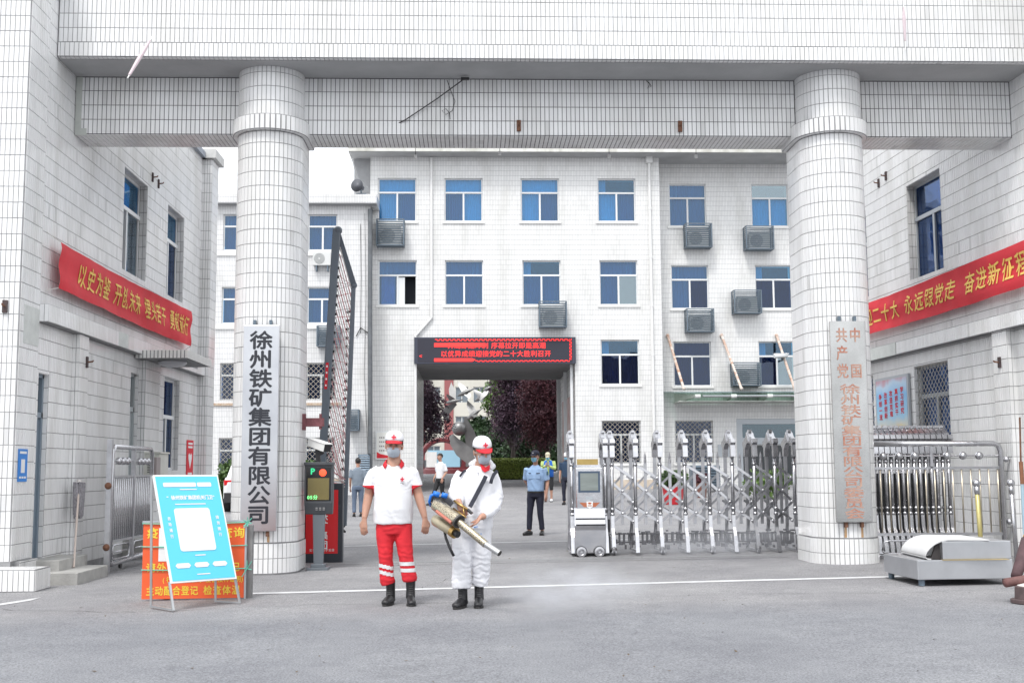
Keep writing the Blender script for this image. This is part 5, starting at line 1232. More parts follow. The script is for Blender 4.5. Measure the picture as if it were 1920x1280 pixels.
for x in (du0 + .10, du1 - .08):
    build('wheel', MB().lathe((x, 18.385, .12), [(.075, 0), (.078, -.01), (.078, -.04), (.05, -.045), (.03, -.03), (.02, -.05), (.005, -.05)], 20, (0, 1, 0)), steel2M, FG, smooth=False)
    build('wheel_tyre', MB().lathe((x, 18.40, .12), [(.09, 0), (.09, -.04), (.075, -.045), (.07, 0)], 20, (0, 1, 0)), blackM, FG)
# scissor lattice, intermediate posts and the low linkage
allx = [du1 + .05] + GX
barM = steel2M
for i in range(1, len(GX)):
    x0_, x1_ = GX[i - 1], GX[i]; xm = (x0_ + x1_) / 2; ym = 18.85
    build('short_post', MB().bar((xm, ym, gz + .45), (xm, ym, gz + 1.42), .045, .03).lathe((xm, ym, gz + 1.42), [(.022, 0), (.022, .05), (.016, .07), (.02, .1), (.014, .13), (.002, .18)], 8), barM, FG)
    for (za, zb) in ((1.46, 1.18), (1.18, .80), (.80, .50)):
        pass
    L_ = []
    L_ += [((x0_ + .02, 1.12), (x1_, .80)), ((x0_ + .02, .72), (x1_, .50)), ((x0_, .80), (x1_, 1.18)), ((x0_, .46), (x1_, .80)), ((x0_ + .06, 1.38), (x1_, 1.18))]
    for (p, q) in L_:
        build('lattice_bar', MB().bar((p[0], ym - .05, gz + p[1]), (q[0], ym - .07, gz + q[1]), .040, .012, up=(0, 1, 0)), steelM, FG)
        if p[1] < 1.3: build('lattice_bar', MB().bar((p[0] - .10, ym + .20, gz + p[1] + .10), (q[0] - .10, ym + .22, gz + q[1] + .10), .034, .010, up=(0, 1, 0)), steel2M, FG)
    mb = MB()
    for z in (1.18, .98, .80, .63, .50): mb.lathe((xm if z in (.98, .63) else x1_ - .02, ym - .09, gz + z), [(.022, 0), (.022, -.03), (.012, -.035)], 8, (0, 1, 0))
    build('pivot_bolt', mb, steel2M, FG, kind='stuff')
linkM = mat('dark_linkage', (.10, .10, .11), rough=.5, metal=.4, var=.2, scale=20)
mb = MB()
for i in range(1, len(GX)):
    x0_, x1_ = GX[i - 1], GX[i]
    for k in range(5):
        x = x0_ + (x1_ - x0_) * (k + rr.uniform(.3, .7)) / 5; mb.cbox((x, 18.75, gz + .25 + rr.uniform(-.02, .02)), (rr.uniform(.015, .04), .10, rr.uniform(.1, .17))); mb.cbox((x, 18.7, gz + rr.uniform(.31, .36)), (rr.uniform(.03, .09), .05, .025)); mb.cbox((x + .02, 18.72, gz + rr.uniform(.1, .2)), (rr.uniform(.02, .07), .06, rr.uniform(.03, .07)))
    mb.bar((x0_, 18.75, gz + .31), (x1_, 18.75, gz + .31), .02); mb.bar((x0_, 18.75, gz + .18), (x1_, 18.75, gz + .18), .02); mb.tube([(x0_ - .02, 18.95, gz + .5), (x0_ - .06, 18.95, gz + .3), (x0_ - .02, 18.95, gz + .12)], .008, 5)
build('linkage', mb, linkM, FG, kind='stuff')
build('drive_linkage', MB().bar((2.14, 18.8, .12), (2.14, 18.8, 1.3), .05).cbox((2.15, 18.78, .5), (.08, .12, .2)).cbox((2.15, 18.78, .2), (.1, .12, .25)), linkM, FG)
# folded part of the gate, behind the steel fence
SG = thing('folding_gate', 'closely folded part of the stainless gate parked behind the steel fence', 'gate', (6.6, 17.9, .08))
for k in range(17):
    gate_frame(SG, 5.83 + k * .088, Y0 - .0, Y1, .08, wheel=False)
for o in SG.children: o.location.y -= .95
build('shade_panel', MB().box((5.85, 18.15, .3), (7.2, 18.2, 1.3)), mat('gate_shadow_panel', (.09, .09, .095), rough=.7, var=.3, scale=8), SG)  # dark sheet added to stand for shade among the folded frames
# steel fence with balls
FN = thing('steel_fence', 'stainless fence panel with six balls between the right pillar and the right gatehouse', 'fence', (6.8, 16.95, .08)); yf = 16.95
mb = MB().tube([(5.72, yf, 1.73), (7.62, yf, 1.73), (7.69, yf, 1.70), (7.72, yf, 1.62), (7.72, yf, .06)], .04, 10); build('outer_frame', mb, steelM, FN, smooth=True)
build('rail', MB().bar((5.72, yf, 1.38), (7.72, yf, 1.38), .035), steel2M, FN); build('rail', MB().bar((5.72, yf, .43), (7.72, yf, .43), .04), steel2M, FN); build('rail', MB().tube([(5.72, yf, .1), (7.72, yf, .1)], .04), steelM, FN, smooth=True)
build('ball_rail', MB().tube([(5.72, yf, 1.555), (7.72, yf, 1.555)], .011), steelM, FN)
for x in (5.98, 6.215, 6.45, 6.925, 7.16, 7.40): build('ball', MB().ball((x, yf, 1.555), .058, 16, 10), steelM, FN, smooth=True)
build('mullion', MB().bar((6.69, yf, 1.38), (6.69, yf, 1.73), .035).bar((6.69, yf, .06), (6.69, yf, .43), .03), steel2M, FN)
for k in range(15): x = 5.80 + k * .133; build('baluster', MB().tube([(x, yf, .43), (x, yf, 1.38)], .012, 8), mat('brassy_stainless', (.52, .47, .38), rough=.35, metal=.9, var=.15, scale=7), FN, smooth=True)
for x in (5.92, 6.78): build('scroll', MB().tube([(x, yf, .20), (x + .03, yf, .32), (x + .1, yf, .34), (x + .68, yf, .34), (x + .75, yf, .32), (x + .78, yf, .24), (x + .75, yf, .17), (x + .68, yf, .16), (x + .1, yf, .16), (x + .03, yf, .17), (x, yf, .20)], .014, 8), steelM, FN, smooth=True)
build('hinge', MB().ball((7.8, yf, 1.5), .045, 8, 6).tube([(7.7, yf, 1.5), (7.85, yf, 1.5)], .02).ball((7.8, yf, .6), .045, 8, 6), steel2M, FN)
# two ball topped posts
for (x, lab, mt) in ((6.93, 'yellowed ball topped steel post behind the platform scale, left of two', mat('yellowed_post', (.55, .48, .20), rough=.4, metal=.4)), (7.41, 'plain ball topped steel post near the right gatehouse wall, right of two', steelM)):
    r = thing('ball_post', lab, 'post', (x, 16.0, .09), 'ball topped posts behind the scale')
    build('tube', MB().tube([(x + .03, 16, .09), (x, 16, 1.10)], .032, 10), mt, r, smooth=True); build('ball', MB().ball((x, 16, 1.17), .055, 14, 9), steelM, r, smooth=True); build('neck', MB().tube([(x + .005, 16, 1.02), (x, 16, 1.13)], .036, 10), steelM, r, smooth=True)
# framed poster on the right gatehouse
r = thing('poster', 'framed blue and red poster with red writing beside the mesh covered window', 'poster', tuple(RW(4.6, 1.95, .05)))
PR_ = lambda s, t, d=0: RW(5.35 - s, t, d + .06)
build('frame', MB().fbox(PR_, -.03, 1.46, 1.92, 3.05, -.04, .0), greyalM, r)
def m_poster():
    m = mat('poster_print', (.3, .55, .8), rough=.4); n = m.node_tree; b = n.nodes['Principled BSDF']; L = n.links
    g = n.nodes.new('ShaderNodeNewGeometry'); s = n.nodes.new('ShaderNodeSeparateXYZ'); L.new(g.outputs['Position'], s.inputs[0]); z = n.nodes.new('ShaderNodeTexNoise'); z.inputs['Scale'].default_value = 3
    L.new(g.outputs['Position'], z.inputs['Vector'])
    a = n.nodes.new('ShaderNodeMath'); a.operation = 'MULTIPLY_ADD'; L.new(z.outputs['Fac'], a.inputs[0]); a.inputs[1].default_value = .35; L.new(s.outputs[2], a.inputs[2])
    mr = n.nodes.new('ShaderNodeMapRange'); L.new(a.outputs[0], mr.inputs[0]); mr.inputs[1].default_value = 2.08; mr.inputs[2].default_value = 3.25
    r_ = n.nodes.new('ShaderNodeValToRGB'); L.new(mr.outputs[0], r_.inputs[0]); e = r_.color_ramp.elements
    e[0].position = 0; e[0].color = (.45, .10, .08, 1); e[1].position = 1; e[1].color = (.55, .08, .08, 1)
    for p, c in ((.12, (.75, .55, .15, 1)), (.2, (.62, .62, .55, 1)), (.35, (.35, .6, .78, 1)), (.7, (.22, .5, .8, 1)), (.86, (.5, .65, .8, 1))): q = e.new(p); q.color = c
    L.new(r_.outputs[0], b.inputs['Base Color']); return m
build('sheet', MB().fbox(PR_, .03, 1.40, 1.97, 3.0, .0, .005), m_poster(), r)
mb = MB()
for c_, tx in enumerate(('争创一流', '改革创新', '攻坚克难', '真抓实干', '学习研究')):
    for k, ch in enumerate(tx): letters(mb, PR_, [(ch, .14 + c_ * .245, 2.72 - k * .125 - .02 * (4 - c_), .15, .115)], .007, bold=.004)
build('lettering', mb, redclothM, r)
# platform scale
SCA = thing('platform_scale', 'low stainless platform scale with a curled rubber mat on its raised deck', 'platform scale', (5.5, 13.6, .09)); zg = .09
sM = mat('galvanised_sheet', (.50, .51, .53), rough=.34, metal=.8, var=.10, scale=2.2, bump=.08, bscale=3)
c1, c2, c3 = Vector((4.94, 14.12, 0)), Vector((4.955, 13.08, 0)), Vector((6.06, 13.14, 0)); c4 = Vector((6.04, 14.2, 0))
def slab(cs, z0, z1): return MB().add([(p.x, p.y, z0) for p in cs] + [(p.x, p.y, z1) for p in cs], [(3, 2, 1, 0), (4, 5, 6, 7)] + [(i, (i + 1) % 4, 4 + (i + 1) % 4, 4 + i) for i in range(4)])
build('lower_deck', slab((c1, c2, c3, c4), .15, .365), sM, SCA, bevel=.008)
u1, u2, u3, u4 = Vector((5.33, 14.04, 0)), Vector((5.25, 13.09, 0)), Vector((6.055, 13.15, 0)), Vector((6.03, 14.12, 0))
build('upper_deck', slab((u1, u2, u3, u4), .368, .57), sM, SCA, bevel=.008)
build('seam_line', MB().box((5.25, 13.082, .362), (6.0, 13.3, .368)), mat('tan_sealant', (.45, .36, .2), rough=.8), SCA)
pts = []
for q in ((5.80, .584), (5.6, .586), (5.42, .590), (5.33, .590), (5.25, .575), (5.18, .545), (5.125, .505), (5.085, .46), (5.07, .42), (5.07, .395), (5.09, .38), (5.13, .378)): pts.append(q)
vs = []
for x, z in pts:
    for s in (0, 1): y = 13.12 + .92 * s; vs += [(x + .06 * s, y, z), (x + .06 * s, y, z - .012)]
fs = []
for k in range(11):
    i = 4 * k; fs += [(i, i + 4, i + 6, i + 2), (i + 1, i + 3, i + 7, i + 5), (i, i + 1, i + 5, i + 4), (i + 2, i + 6, i + 7, i + 3)]
build('rubber_mat', MB().add(vs, fs), mat('pale_mat', (.62, .62, .62), rough=.6, var=.05, scale=4), SCA, auto=50)
build('mat_shadow_wedge', MB().prism([(5.14, .368), (5.25, .368), (5.25, .55), (5.20, .52)], lambda s, t, d: Vector((s, 13.16 + d, t)), 0, .03), mat('mat_shade_dark', (.05, .045, .045), rough=.9), SCA)  # near-black wedge added as the shade under the mat's curl
for p in (c1.lerp(c3, .06), c2.lerp(c4, .06), c3.lerp(c1, .06), c4.lerp(c2, .06)): build('foot', MB().tube([(p.x, p.y, zg - .01), (p.x, p.y, .15)], .035, 10), cageM, SCA)
# barrier weight with leaning maroon post at the right edge
r = thing('post_stand', 'rusty leaning post stand with a round concrete filled base at the right picture edge', 'post stand', (5.75, 11.5, .09))
b0 = at(1934, 1120, 11.4)
build('base_drum', MB().lathe((b0.x + .02, 11.4, .085), [(.21, 0), (.21, .03), (.17, .035), (.165, .15), (.15, .16), (.01, .15)], 24), mat('rusty_drum', (.10, .07, .07), rough=.8, var=.3, scale=10), r, auto=40)
build('base_fill', MB().lathe((b0.x + .02, 11.4, .22), [(.145, 0), (.14, .03), (.08, .045), (.01, .05)], 24), mat('fill_plaster', (.6, .58, .56), rough=.9, var=.15, scale=15), r, smooth=True)
A, B = at(1885, 1092, 11.5), at(1960, 1080, 11.6); build('lower_pipe', MB().tube([A, B], .045, 14), mat('maroon_pipe', (.16, .075, .07), rough=.7, var=.35, scale=9), r, smooth=True)
A, B = at(1905, 1080, 11.6), at(1928, 1015, 12.0); C_ = at(1932, 985, 12.1)
build('leaning_sleeve', MB().tube([A, B], [.05, .075], 14), mat('dark_maroon_rubber', (.09, .05, .055), rough=.8, var=.3, scale=9), r, smooth=True); build('yellow_tip', MB().tube([B, C_], [.07, .02], 14), mat('safety_yellow', (.65, .36, .03), rough=.5, var=.2, scale=9), r, smooth=True)
A, B = at(1912, 782, 14.9), at(1918, 890, 14.9); C_ = at(1924, 1060, 14.9)
r = thing('pole', 'thin rusty brown pole standing in front of the right gatehouse pier', 'pole', tuple(C_))
build('upper_rod', MB().tube([A, at(1914, 865, 14.9)], .012, 8), rustM, r); build('sleeve', MB().tube([at(1914, 865, 14.9), at(1917, 907, 14.9)], .026, 10), mat('brown_sleeve', (.25, .11, .06), rough=.8, var=.2, scale=12), r); build('lower_tube', MB().tube([at(1917, 907, 14.9), Vector((C_.x, C_.y, .09))], .024, 10), mat('pale_blue_tube', (.35, .48, .55), rough=.5, var=.1), r)
# ---------------------------------------------------------------- things hung on the beams
r = thing('spotlight', 'left small white spotlight under the lower gate beam', 'light', (.98, 17.25, 6.2), 'spotlights under the gate beam')
for (px, lab) in ((850, None), (1217, 'right small white spotlight under the lower gate beam')):
    A = at(px, 250, 16.75)
    if lab: r = thing('spotlight', lab, 'light', (A.x, 17.25, 6.2), 'spotlights under the gate beam')
    A = at(px, 264, 17.2); build('lamp_head', MB().box((A.x - .08, 17.1, A.z - .02), (A.x + .08, 17.3, A.z + .02)), whitepaintM, r); build('neck', MB().tube([(A.x, 17.2, A.z), (A.x, 17.2, 6.215)], .025, 8), mat('spot_grey', (.5, .5, .5), rough=.5), r)
mb = MB(); a, b = at(648, 272, 17.45), at(1415, 271, 17.45); mid = at(1000, 267, 17.45); mb.tube([a, at(800, 269, 17.45), mid, at(1200, 268, 17.45), b], .013, 6)
tag(build('conduit', mb, steel2M), 'long thin metal rod slung below the lower gate beam', 'conduit')
for (px, py, lab) in ((779, 291, 'first'), (937, 284, 'second'), (1142, 290, 'third'), (1305, 290, 'fourth')):
    A, B = at(px, py - 18, 17.45), at(px, py, 17.45); r = thing('hanging_sensor', '%s white sensor from the left, hanging from the rod under the beam' % lab, 'sensor', tuple(B), 'white sensors hanging below the beam')
    build('wire', MB().tube([A, B], .004, 4), blackM, r); build('sensor_body', MB().tube([B, B - Vector((0, 0, .055))], .022, 8), whitepaintM, r)
mb = MB(); mb.tube([at(636, 273, 17.3), at(690, 258, 16.9), at(760, 225, 16.6), at(820, 185, 16.58), at(872, 147, 16.5)], .009, 6)
mb.tube([at(838, 150, 16.6), at(845, 170, 16.6), at(853, 190, 16.6), at(848, 208, 16.6), at(836, 215, 16.6), at(829, 208, 16.6), at(836, 204, 16.6), at(843, 212, 16.6), at(844, 224, 16.6)], .005, 5)
mb.tube([at(640, 272, 17.3), at(740, 262, 17.2), at(850, 252, 16.9), at(1000, 250, 16.9), at(1220, 256, 16.9)], .003, 5)
mb.tube([at(1212, 152, 16.6), at(1219, 158, 16.6), at(1214, 166, 16.6), at(1221, 162, 16.6), at(1216, 154, 16.6)], .006, 5); mb.cbox(at(636, 272, 17.3), (.08, .08, .06)).cbox(at(872, 148, 16.5), (.12, .05, .03))
tag(build('cable', mb, blackM), 'black cable running up across the lower gate beam with a loose loop', 'cable')
r = thing('flag_stick', 'furled pale pink flag on a slanting stick at the upper left of the gate beam', 'flag', tuple(at(288, 68, 15.8)))
A, B = at(286, 68, 15.75), at(239, 147, 15.2); build('stick', MB().tube([A, B], .008, 6), whitepaintM, r)
build('furled_cloth', MB().tube([A.lerp(B, .1), A.lerp(B, .3), A.lerp(B, .6), A.lerp(B, .93)], [.012, .03, .028, .018], 7), mat('pale_pink_cloth', (.60, .50, .53), rough=.9, bump=.4, bscale=20), r)
r = thing('flag_stick', 'thin pale furled flag hanging straight at the upper right of the gate beam', 'flag', tuple(at(1694, 12, 15.8)))
A, B = at(1694, 10, 15.75), at(1698, 94, 15.7); build('stick', MB().tube([A, B], .007, 6), whitepaintM, r); build('furled_cloth', MB().tube([A.lerp(B, .05), A.lerp(B, .3), A.lerp(B, .8)], [.01, .026, .014], 7), MATS['pale_pink_cloth'], r)
# ---------------------------------------------------------------- plants and pots by the right wing
def shrub(x, Y, h, w, m, label, n=1500, leaf=.05, pot=None, cat='potted plant', seed=1, name='potted_plant'):
    g = G(x, Y); r = thing(name, label, cat, (x, Y, g)); ph = .0
    if pot:
        ph = pot[1]; build('pot', MB().lathe((x, Y, g), [(pot[0] * .8, 0), (pot[0], ph), (pot[0] * .9, ph + .01), (.02, ph - .03)], 16), pot[2], r, auto=40)
    V, F, p = leaf_cloud(n, [((x, Y, g + ph + h * .5), (w / 2, w / 2, h / 2)), ((x + w * .2, Y, g + ph + h * .65), (w * .3, w * .3, h * .35)), ((x - w * .25, Y, g + ph + h * .4), (w * .3, w * .3, h * .35))], leaf, seed)
    o = bpy.data.objects.new('foliage', leaf_mesh('foliage', V, F, m, (x, Y, g))); COL.objects.link(o); o.parent = r
    build('stem', MB().tube([(x, Y, g + ph), (x + .03, Y, g + ph + h * .6)], .02, 6), barkM, r); return r
X = lambda px, Y: at(px, 900, Y).x
redpot = mat('red_glazed_pot', (.5, .02, .03), rough=.3); brownpot = mat('brown_pot', (.18, .08, .06), rough=.5)
shrub(X(1262, 38), 38, .55, 1.0, greenM, 'spreading green plant in a red tub behind the folding gate', pot=(.36, .55, redpot), seed=3)
shrub(X(1315, 41), 41, .35, .5, purple2M, 'red leaved plant in a brown pot behind the folding gate', pot=(.2, .5, brownpot), seed=4)
shrub(X(1443, 40), 40, 1.0, 1.6, lgreenM, 'yellow green shrub behind the folding gate next to the right pillar', n=2500, seed=5, name='shrub', cat='shrub')
shrub(X(430, 41), 41, 1.55, .8, greenM, 'green shrub above the white car left of the pillar', n=2500, leaf=.07, seed=6, name='shrub', cat='shrub')
shrub(X(584, 41), 41, 1.5, 1.4, greenM, 'green shrub showing between the left pillar and the barrier', n=2500, leaf=.07, seed=7, name='shrub', cat='shrub')
r = thing('louvre_box', 'slate blue louvred box standing by the entrance behind the folding gate', 'louvre box', (X(1325, 44), 44, G(6, 44))); a, b = at(1298, 915, 44), at(1350, 872, 44)
build('housing', MB().box((a.x, 44.05, a.z), (b.x, 44.6, b.z)), cageM, r); mb = MB()
for k in range(8): z = a.z + (b.z - a.z) * (k + .5) / 8; mb.cbox(((a.x + b.x) / 2, 44.02, z), (b.x - a.x, .08, .03), Matrix.Rotation(.5, 3, 'X'))
build('louvre_slats', mb, cageM, r, kind='stuff')
# ================================================================== PEOPLE
skinM = mat('skin', (.44, .24, .17), rough=.5, var=.07, scale=25, bump=.04, bscale=120)
skinM.node_tree.nodes['Principled BSDF'].inputs['Subsurface Weight'].default_value = .08
hairM = mat('black_hair', (.018, .015, .014), rough=.6, bump=.4, bscale=150)
clothW = mat('white_cloth', (.72, .72, .74), rough=.85, bump=.12, bscale=90)
suitM = mat('white_coverall_cloth', (.73, .73, .76), rough=.8, bump=.18, bscale=30)
clothR = mat('bright_red_cloth', (.62, .018, .03), rough=.8, var=.1, scale=8, bump=.1, bscale=90)
reflM = mat('reflective_tape', (.72, .73, .74), rough=.35)
bootM = mat('black_leather', (.018, .018, .02), rough=.42, var=.3, scale=30, bump=.1)
maskM = mat('grey_mask', (.42, .47, .53), rough=.8, bump=.1); maskB = mat('blue_mask', (.25, .55, .72), rough=.8)
redX = mat('red_cross_print', (.65, .03, .06), rough=.6)
def ell(mb, c, sc, n=16, m=11, R=None):
    k = MB().ball((0, 0, 0), 1, n, m, sc); c = Vector(c)
    return mb.add([c + (R @ Vector(v) if R else Vector(v)) for v in k.v], k.f)
def remesh(mb, name, voxel, it=3, disp=None, smooth=True):
    me = mb.mesh(name); o = bpy.data.objects.new('tmp', me); COL.objects.link(o)
    r = o.modifiers.new('r', 'REMESH'); r.mode = 'VOXEL'; r.voxel_size = voxel; r.use_smooth_shade = True
    s = o.modifiers.new('s', 'SMOOTH'); s.factor = .5; s.iterations = it
    dg = bpy.context.evaluated_depsgraph_get(); out = bpy.data.meshes.new_from_object(o.evaluated_get(dg)); out.name = name
    bpy.data.objects.remove(o); bpy.data.meshes.remove(me)
    if disp:
        n = len(out.vertices); co = np.empty(n * 3); out.vertices.foreach_get('co', co); co = co.reshape(n, 3)
        no = np.empty(n * 3); out.vertices.foreach_get('normal', no); no = no.reshape(n, 3)
        d = np.array([disp(Vector(p)) for p in co]); co += no * d[:, None]; out.vertices.foreach_set('co', co.ravel())
    if smooth: out.shade_smooth()
    return out
def folds(amp, fx=9, fz=7, seed=0, knots=()):
    """crease field: slanting ridges plus tighter bunching round the given knots (knees, elbows, cuffs)"""
    def f(p):
        q = Vector((p.x * fx + seed, p.y * fx, p.z * fz + p.x * 5)); a = noise.noise(q); r = (1 - abs(a) * 2) ** 2
        v = amp * (.55 * noise.noise(q * 1.9) + .55 * r - .3)
        for k, rad, am in knots:
            d = (p - k).length
            if d < rad: w = (1 - d / rad); v += am * w * math.sin(p.z * 105 + noise.noise(p * 14) * 5)
        return v
    return f
def band(src, name, cond, off, m, root, **kw):
    """piece of trim cut from the faces of a garment"""
    vs = src.vertices; mb = MB(); idx = {}
    for p in src.polygons:
        if cond(p.center):
            f = []
            for i in p.vertices:
                if i not in idx: idx[i] = len(mb.v); mb.v.append(tuple(vs[i].co + vs[i].normal * off))
                f.append(idx[i])
            mb.f.append(tuple(f))
    return build(name, mb, m, root, smooth=True, local=True, **kw)
def hand(mb, w, d, n, side, curl=.5, sc=1.):
    """five fingered hand: wrist, pointing direction, palm normal; side = +1 puts the thumb along n x d"""
    w, d, n = Vector(w), Vector(d).normalized(), Vector(n).normalized(); n = (n - d * n.dot(d)).normalized(); t = n.cross(d) * side
    P0 = w + d * .045 * sc
    mb.tube([w - d * .02, w + d * .01, w + d * .05 * sc, w + d * .09 * sc], [(.027, .021), (.029, .020), (.037, .017), (.036, .014)], 12, up=t)
    for k, (o, l) in enumerate(((.033, .076), (.0115, .086), (-.0105, .080), (-.032, .062))):
        p = w + d * .088 * sc + t * o; dd = d.copy(); pts = [p - d * .02]; a = curl * (.7 + .12 * k)
        for s in (.42, .33, .25): pts.append(p.copy()); dd = (dd * math.cos(a) + n * math.sin(a)).normalized() if s != .42 else (dd * math.cos(a * .6) + n * math.sin(a * .6)).normalized(); n2 = n; p = p + dd * l * s * sc
        pts.append(p); mb.tube(pts, [.010, .0098, .0092, .0085, .0065], 8)
    p = w + d * .025 + t * .022; mb.tube([p, p + t * .022 + d * .025 + n * .008, p + t * .030 + d * .052 + n * .02, p + t * .026 + d * .074 + n * .03], [.013, .012, .0105, .007], 8)
def head_parts(root, bodymb, c, R, cap=None, mask=None, hair=True, neck=None, capw=None, emblem=None, s=1.):
    T = lambda v: Vector(c) + R @ (Vector(v) * s); K = lambda a: tuple(x * s for x in a)
    ell(bodymb, T((0, .012, .035)), K((.076, .094, .088)), R=R); ell(bodymb, T((0, -.016, -.03)), K((.063, .074, .085)), R=R); ell(bodymb, T((0, -.05, -.082)), K((.034, .03, .026)), R=R)
    bodymb.tube([T((0, -.082, .018)), T((0, -.098, -.008)), T((0, -.108, -.022))], [.009 * s, .012 * s, .014 * s], 8)
    for q in (-1, 1): ell(bodymb, T((q * .076, .012, -.004)), K((.011, .022, .034)), 10, 7, R); ell(bodymb, T((q * .036, -.064, -.02)), K((.024, .02, .02)), 10, 7, R)
    ell(bodymb, T((0, -.068, .034)), K((.052, .02, .012)), R=R)
    mb = MB(); 
    for q in (-1, 1): ell(mb, T((q * .031, -.083, .012)), K((.013, .006, .0045)), 8, 6, R)
    build('eye', mb, mat('eye_dark', (.03, .02, .018), rough=.25), root, smooth=True, local=True)
    mb = MB()
    for q in (-1, 1): mb.tube([T((q * .013, -.088, .028)), T((q * .03, -.087, .034)), T((q * .05, -.074, .028))], [.002 * s, .0035 * s, .002 * s], 5)
    build('eyebrow', mb, hairM, root, local=True)
    if hair:
        mb = MB(); rg = []
        for v, f in [(MB().ball((0, 0, 0), 1, 22, 16, K((.083, .101, .097))), None)]: k = v
        k2 = MB(); keep = {}
        for f in k.f:
            cz = sum(k.v[i][2] for i in f) / 4; cy = sum(k.v[i][1] for i in f) / 4
            if cz > (.02 * s if cy < -.03 * s else (-.03 * s if cy < .03 * s else -.075 * s)):
                k2.f.append(f)
        k2.v = [tuple(T((v[0] / s, v[1] / s + .014, v[2] / s + .036))) for v in k.v]
        build('hair', k2, hairM, root, smooth=True, local=True)
    if mask:
        mb = MB(); N, Mn = 15, 9; vs = []
        for j in range(Mn):
            v = j / (Mn - 1)
            for i in range(N):
                u = i / (N - 1) * 2 - 1; z = .000 - .100 * v - .012 * (1 - u * u) * (v - .5) * -.0 - .010 * abs(u) * (1 - 2 * v); a = u * .98
                rr = (.090 + .022 * math.sin(math.pi * min(1, v * 1.15)) * (1 - u * u)) * (1 - .18 * v ** 2); x = .072 * math.sin(a) * (1.0 - .22 * v * v) * 1.05; y = -.004 - rr * math.cos(a) * 1.02
                vs.append(T((x, y, z)))
        mb.add(vs, [(j * N + i, j * N + i + 1, (j + 1) * N + i + 1, (j + 1) * N + i) for j in range(Mn - 1) for i in range(N - 1)])
        mo = build('mask', mb, mask, root, smooth=True, local=True)
        so = mo.modifiers.new('t', 'SOLIDIFY'); so.thickness = .003
        mb = MB()
        for q in (-1, 1):
            for z in (.008, -.075): mb.tube([T((q * .068, -.035, z)), T((q * .08, .005, z * .3))], .0022 * s, 4)
        build('mask_strap', mb, clothW, root, local=True)
    if cap:
        n, m_ = 26, 9; vs = []
        for j in range(m_):
            th = math.pi / 2 * j / (m_ - 1)
            for i in range(n):
                q = 2 * math.pi * i / n; x = .088 * math.cos(q) * math.cos(th) ** .62; y = .104 * math.sin(q) * math.cos(th) ** .62
                vs.append(T((x, y + .012, .056 + .086 * math.sin(th))))
        mb = MB().add(vs, [(j * n + i, j * n + (i + 1) % n, (j + 1) * n + (i + 1) % n, (j + 1) * n + i) for j in range(m_ - 1) for i in range(n)])
        co = build('cap', mb, cap, root, smooth=True, local=True); so = co.modifiers.new('t', 'SOLIDIFY'); so.thickness = .004
        vs = []
        for j in range(7):
            v = j / 6
            for i in range(13):
                u = i / 12 * 2 - 1; x = u * (.080 - .010 * v * v); y = -.010 - .094 * math.sqrt(max(0, 1 - (u * .93) ** 2)) - v * .072 * math.sqrt(max(0, 1 - u * u * .92)); z = .062 - .016 * u * u - v * .020
                vs.append(T((x, y, z)))
        mb = MB().add(vs, [(j * 13 + i, j * 13 + i + 1, (j + 1) * 13 + i + 1, (j + 1) * 13 + i) for j in range(6) for i in range(12)])
        bo = build('cap_brim', mb, capw or cap, root, smooth=True, local=True); so = bo.modifiers.new('t', 'SOLIDIFY'); so.thickness = .005
        build('cap_button', ell(MB(), T((0, .012, .141)), (.008, .008, .004)), cap, root, local=True)
        if emblem:
            if emblem == 'cross':
                mb = MB()
                for hx, hz in ((.022, .007), (.007, .022)):
                    a_ = [(x, z) for x, z in ((-hx, -hz), (hx, -hz), (hx, hz), (-hx, hz))]
                    mb.add([T((x, -.0945 + z * .35 - (0.0), .092 + z)) for x, z in a_] + [T((x, -.0985 + z * .35, .092 + z)) for x, z in a_], [(0, 1, 2, 3), (7, 6, 5, 4), (0, 1, 5, 4), (1, 2, 6, 5), (2, 3, 7, 6), (3, 0, 4, 7)])
                build('cap_cross', mb, redX, root, local=True)
            else: build('cap_badge', ell(MB(), T((0, -.093, .085)), (.012, .004, .014)), emblem, root, local=True)
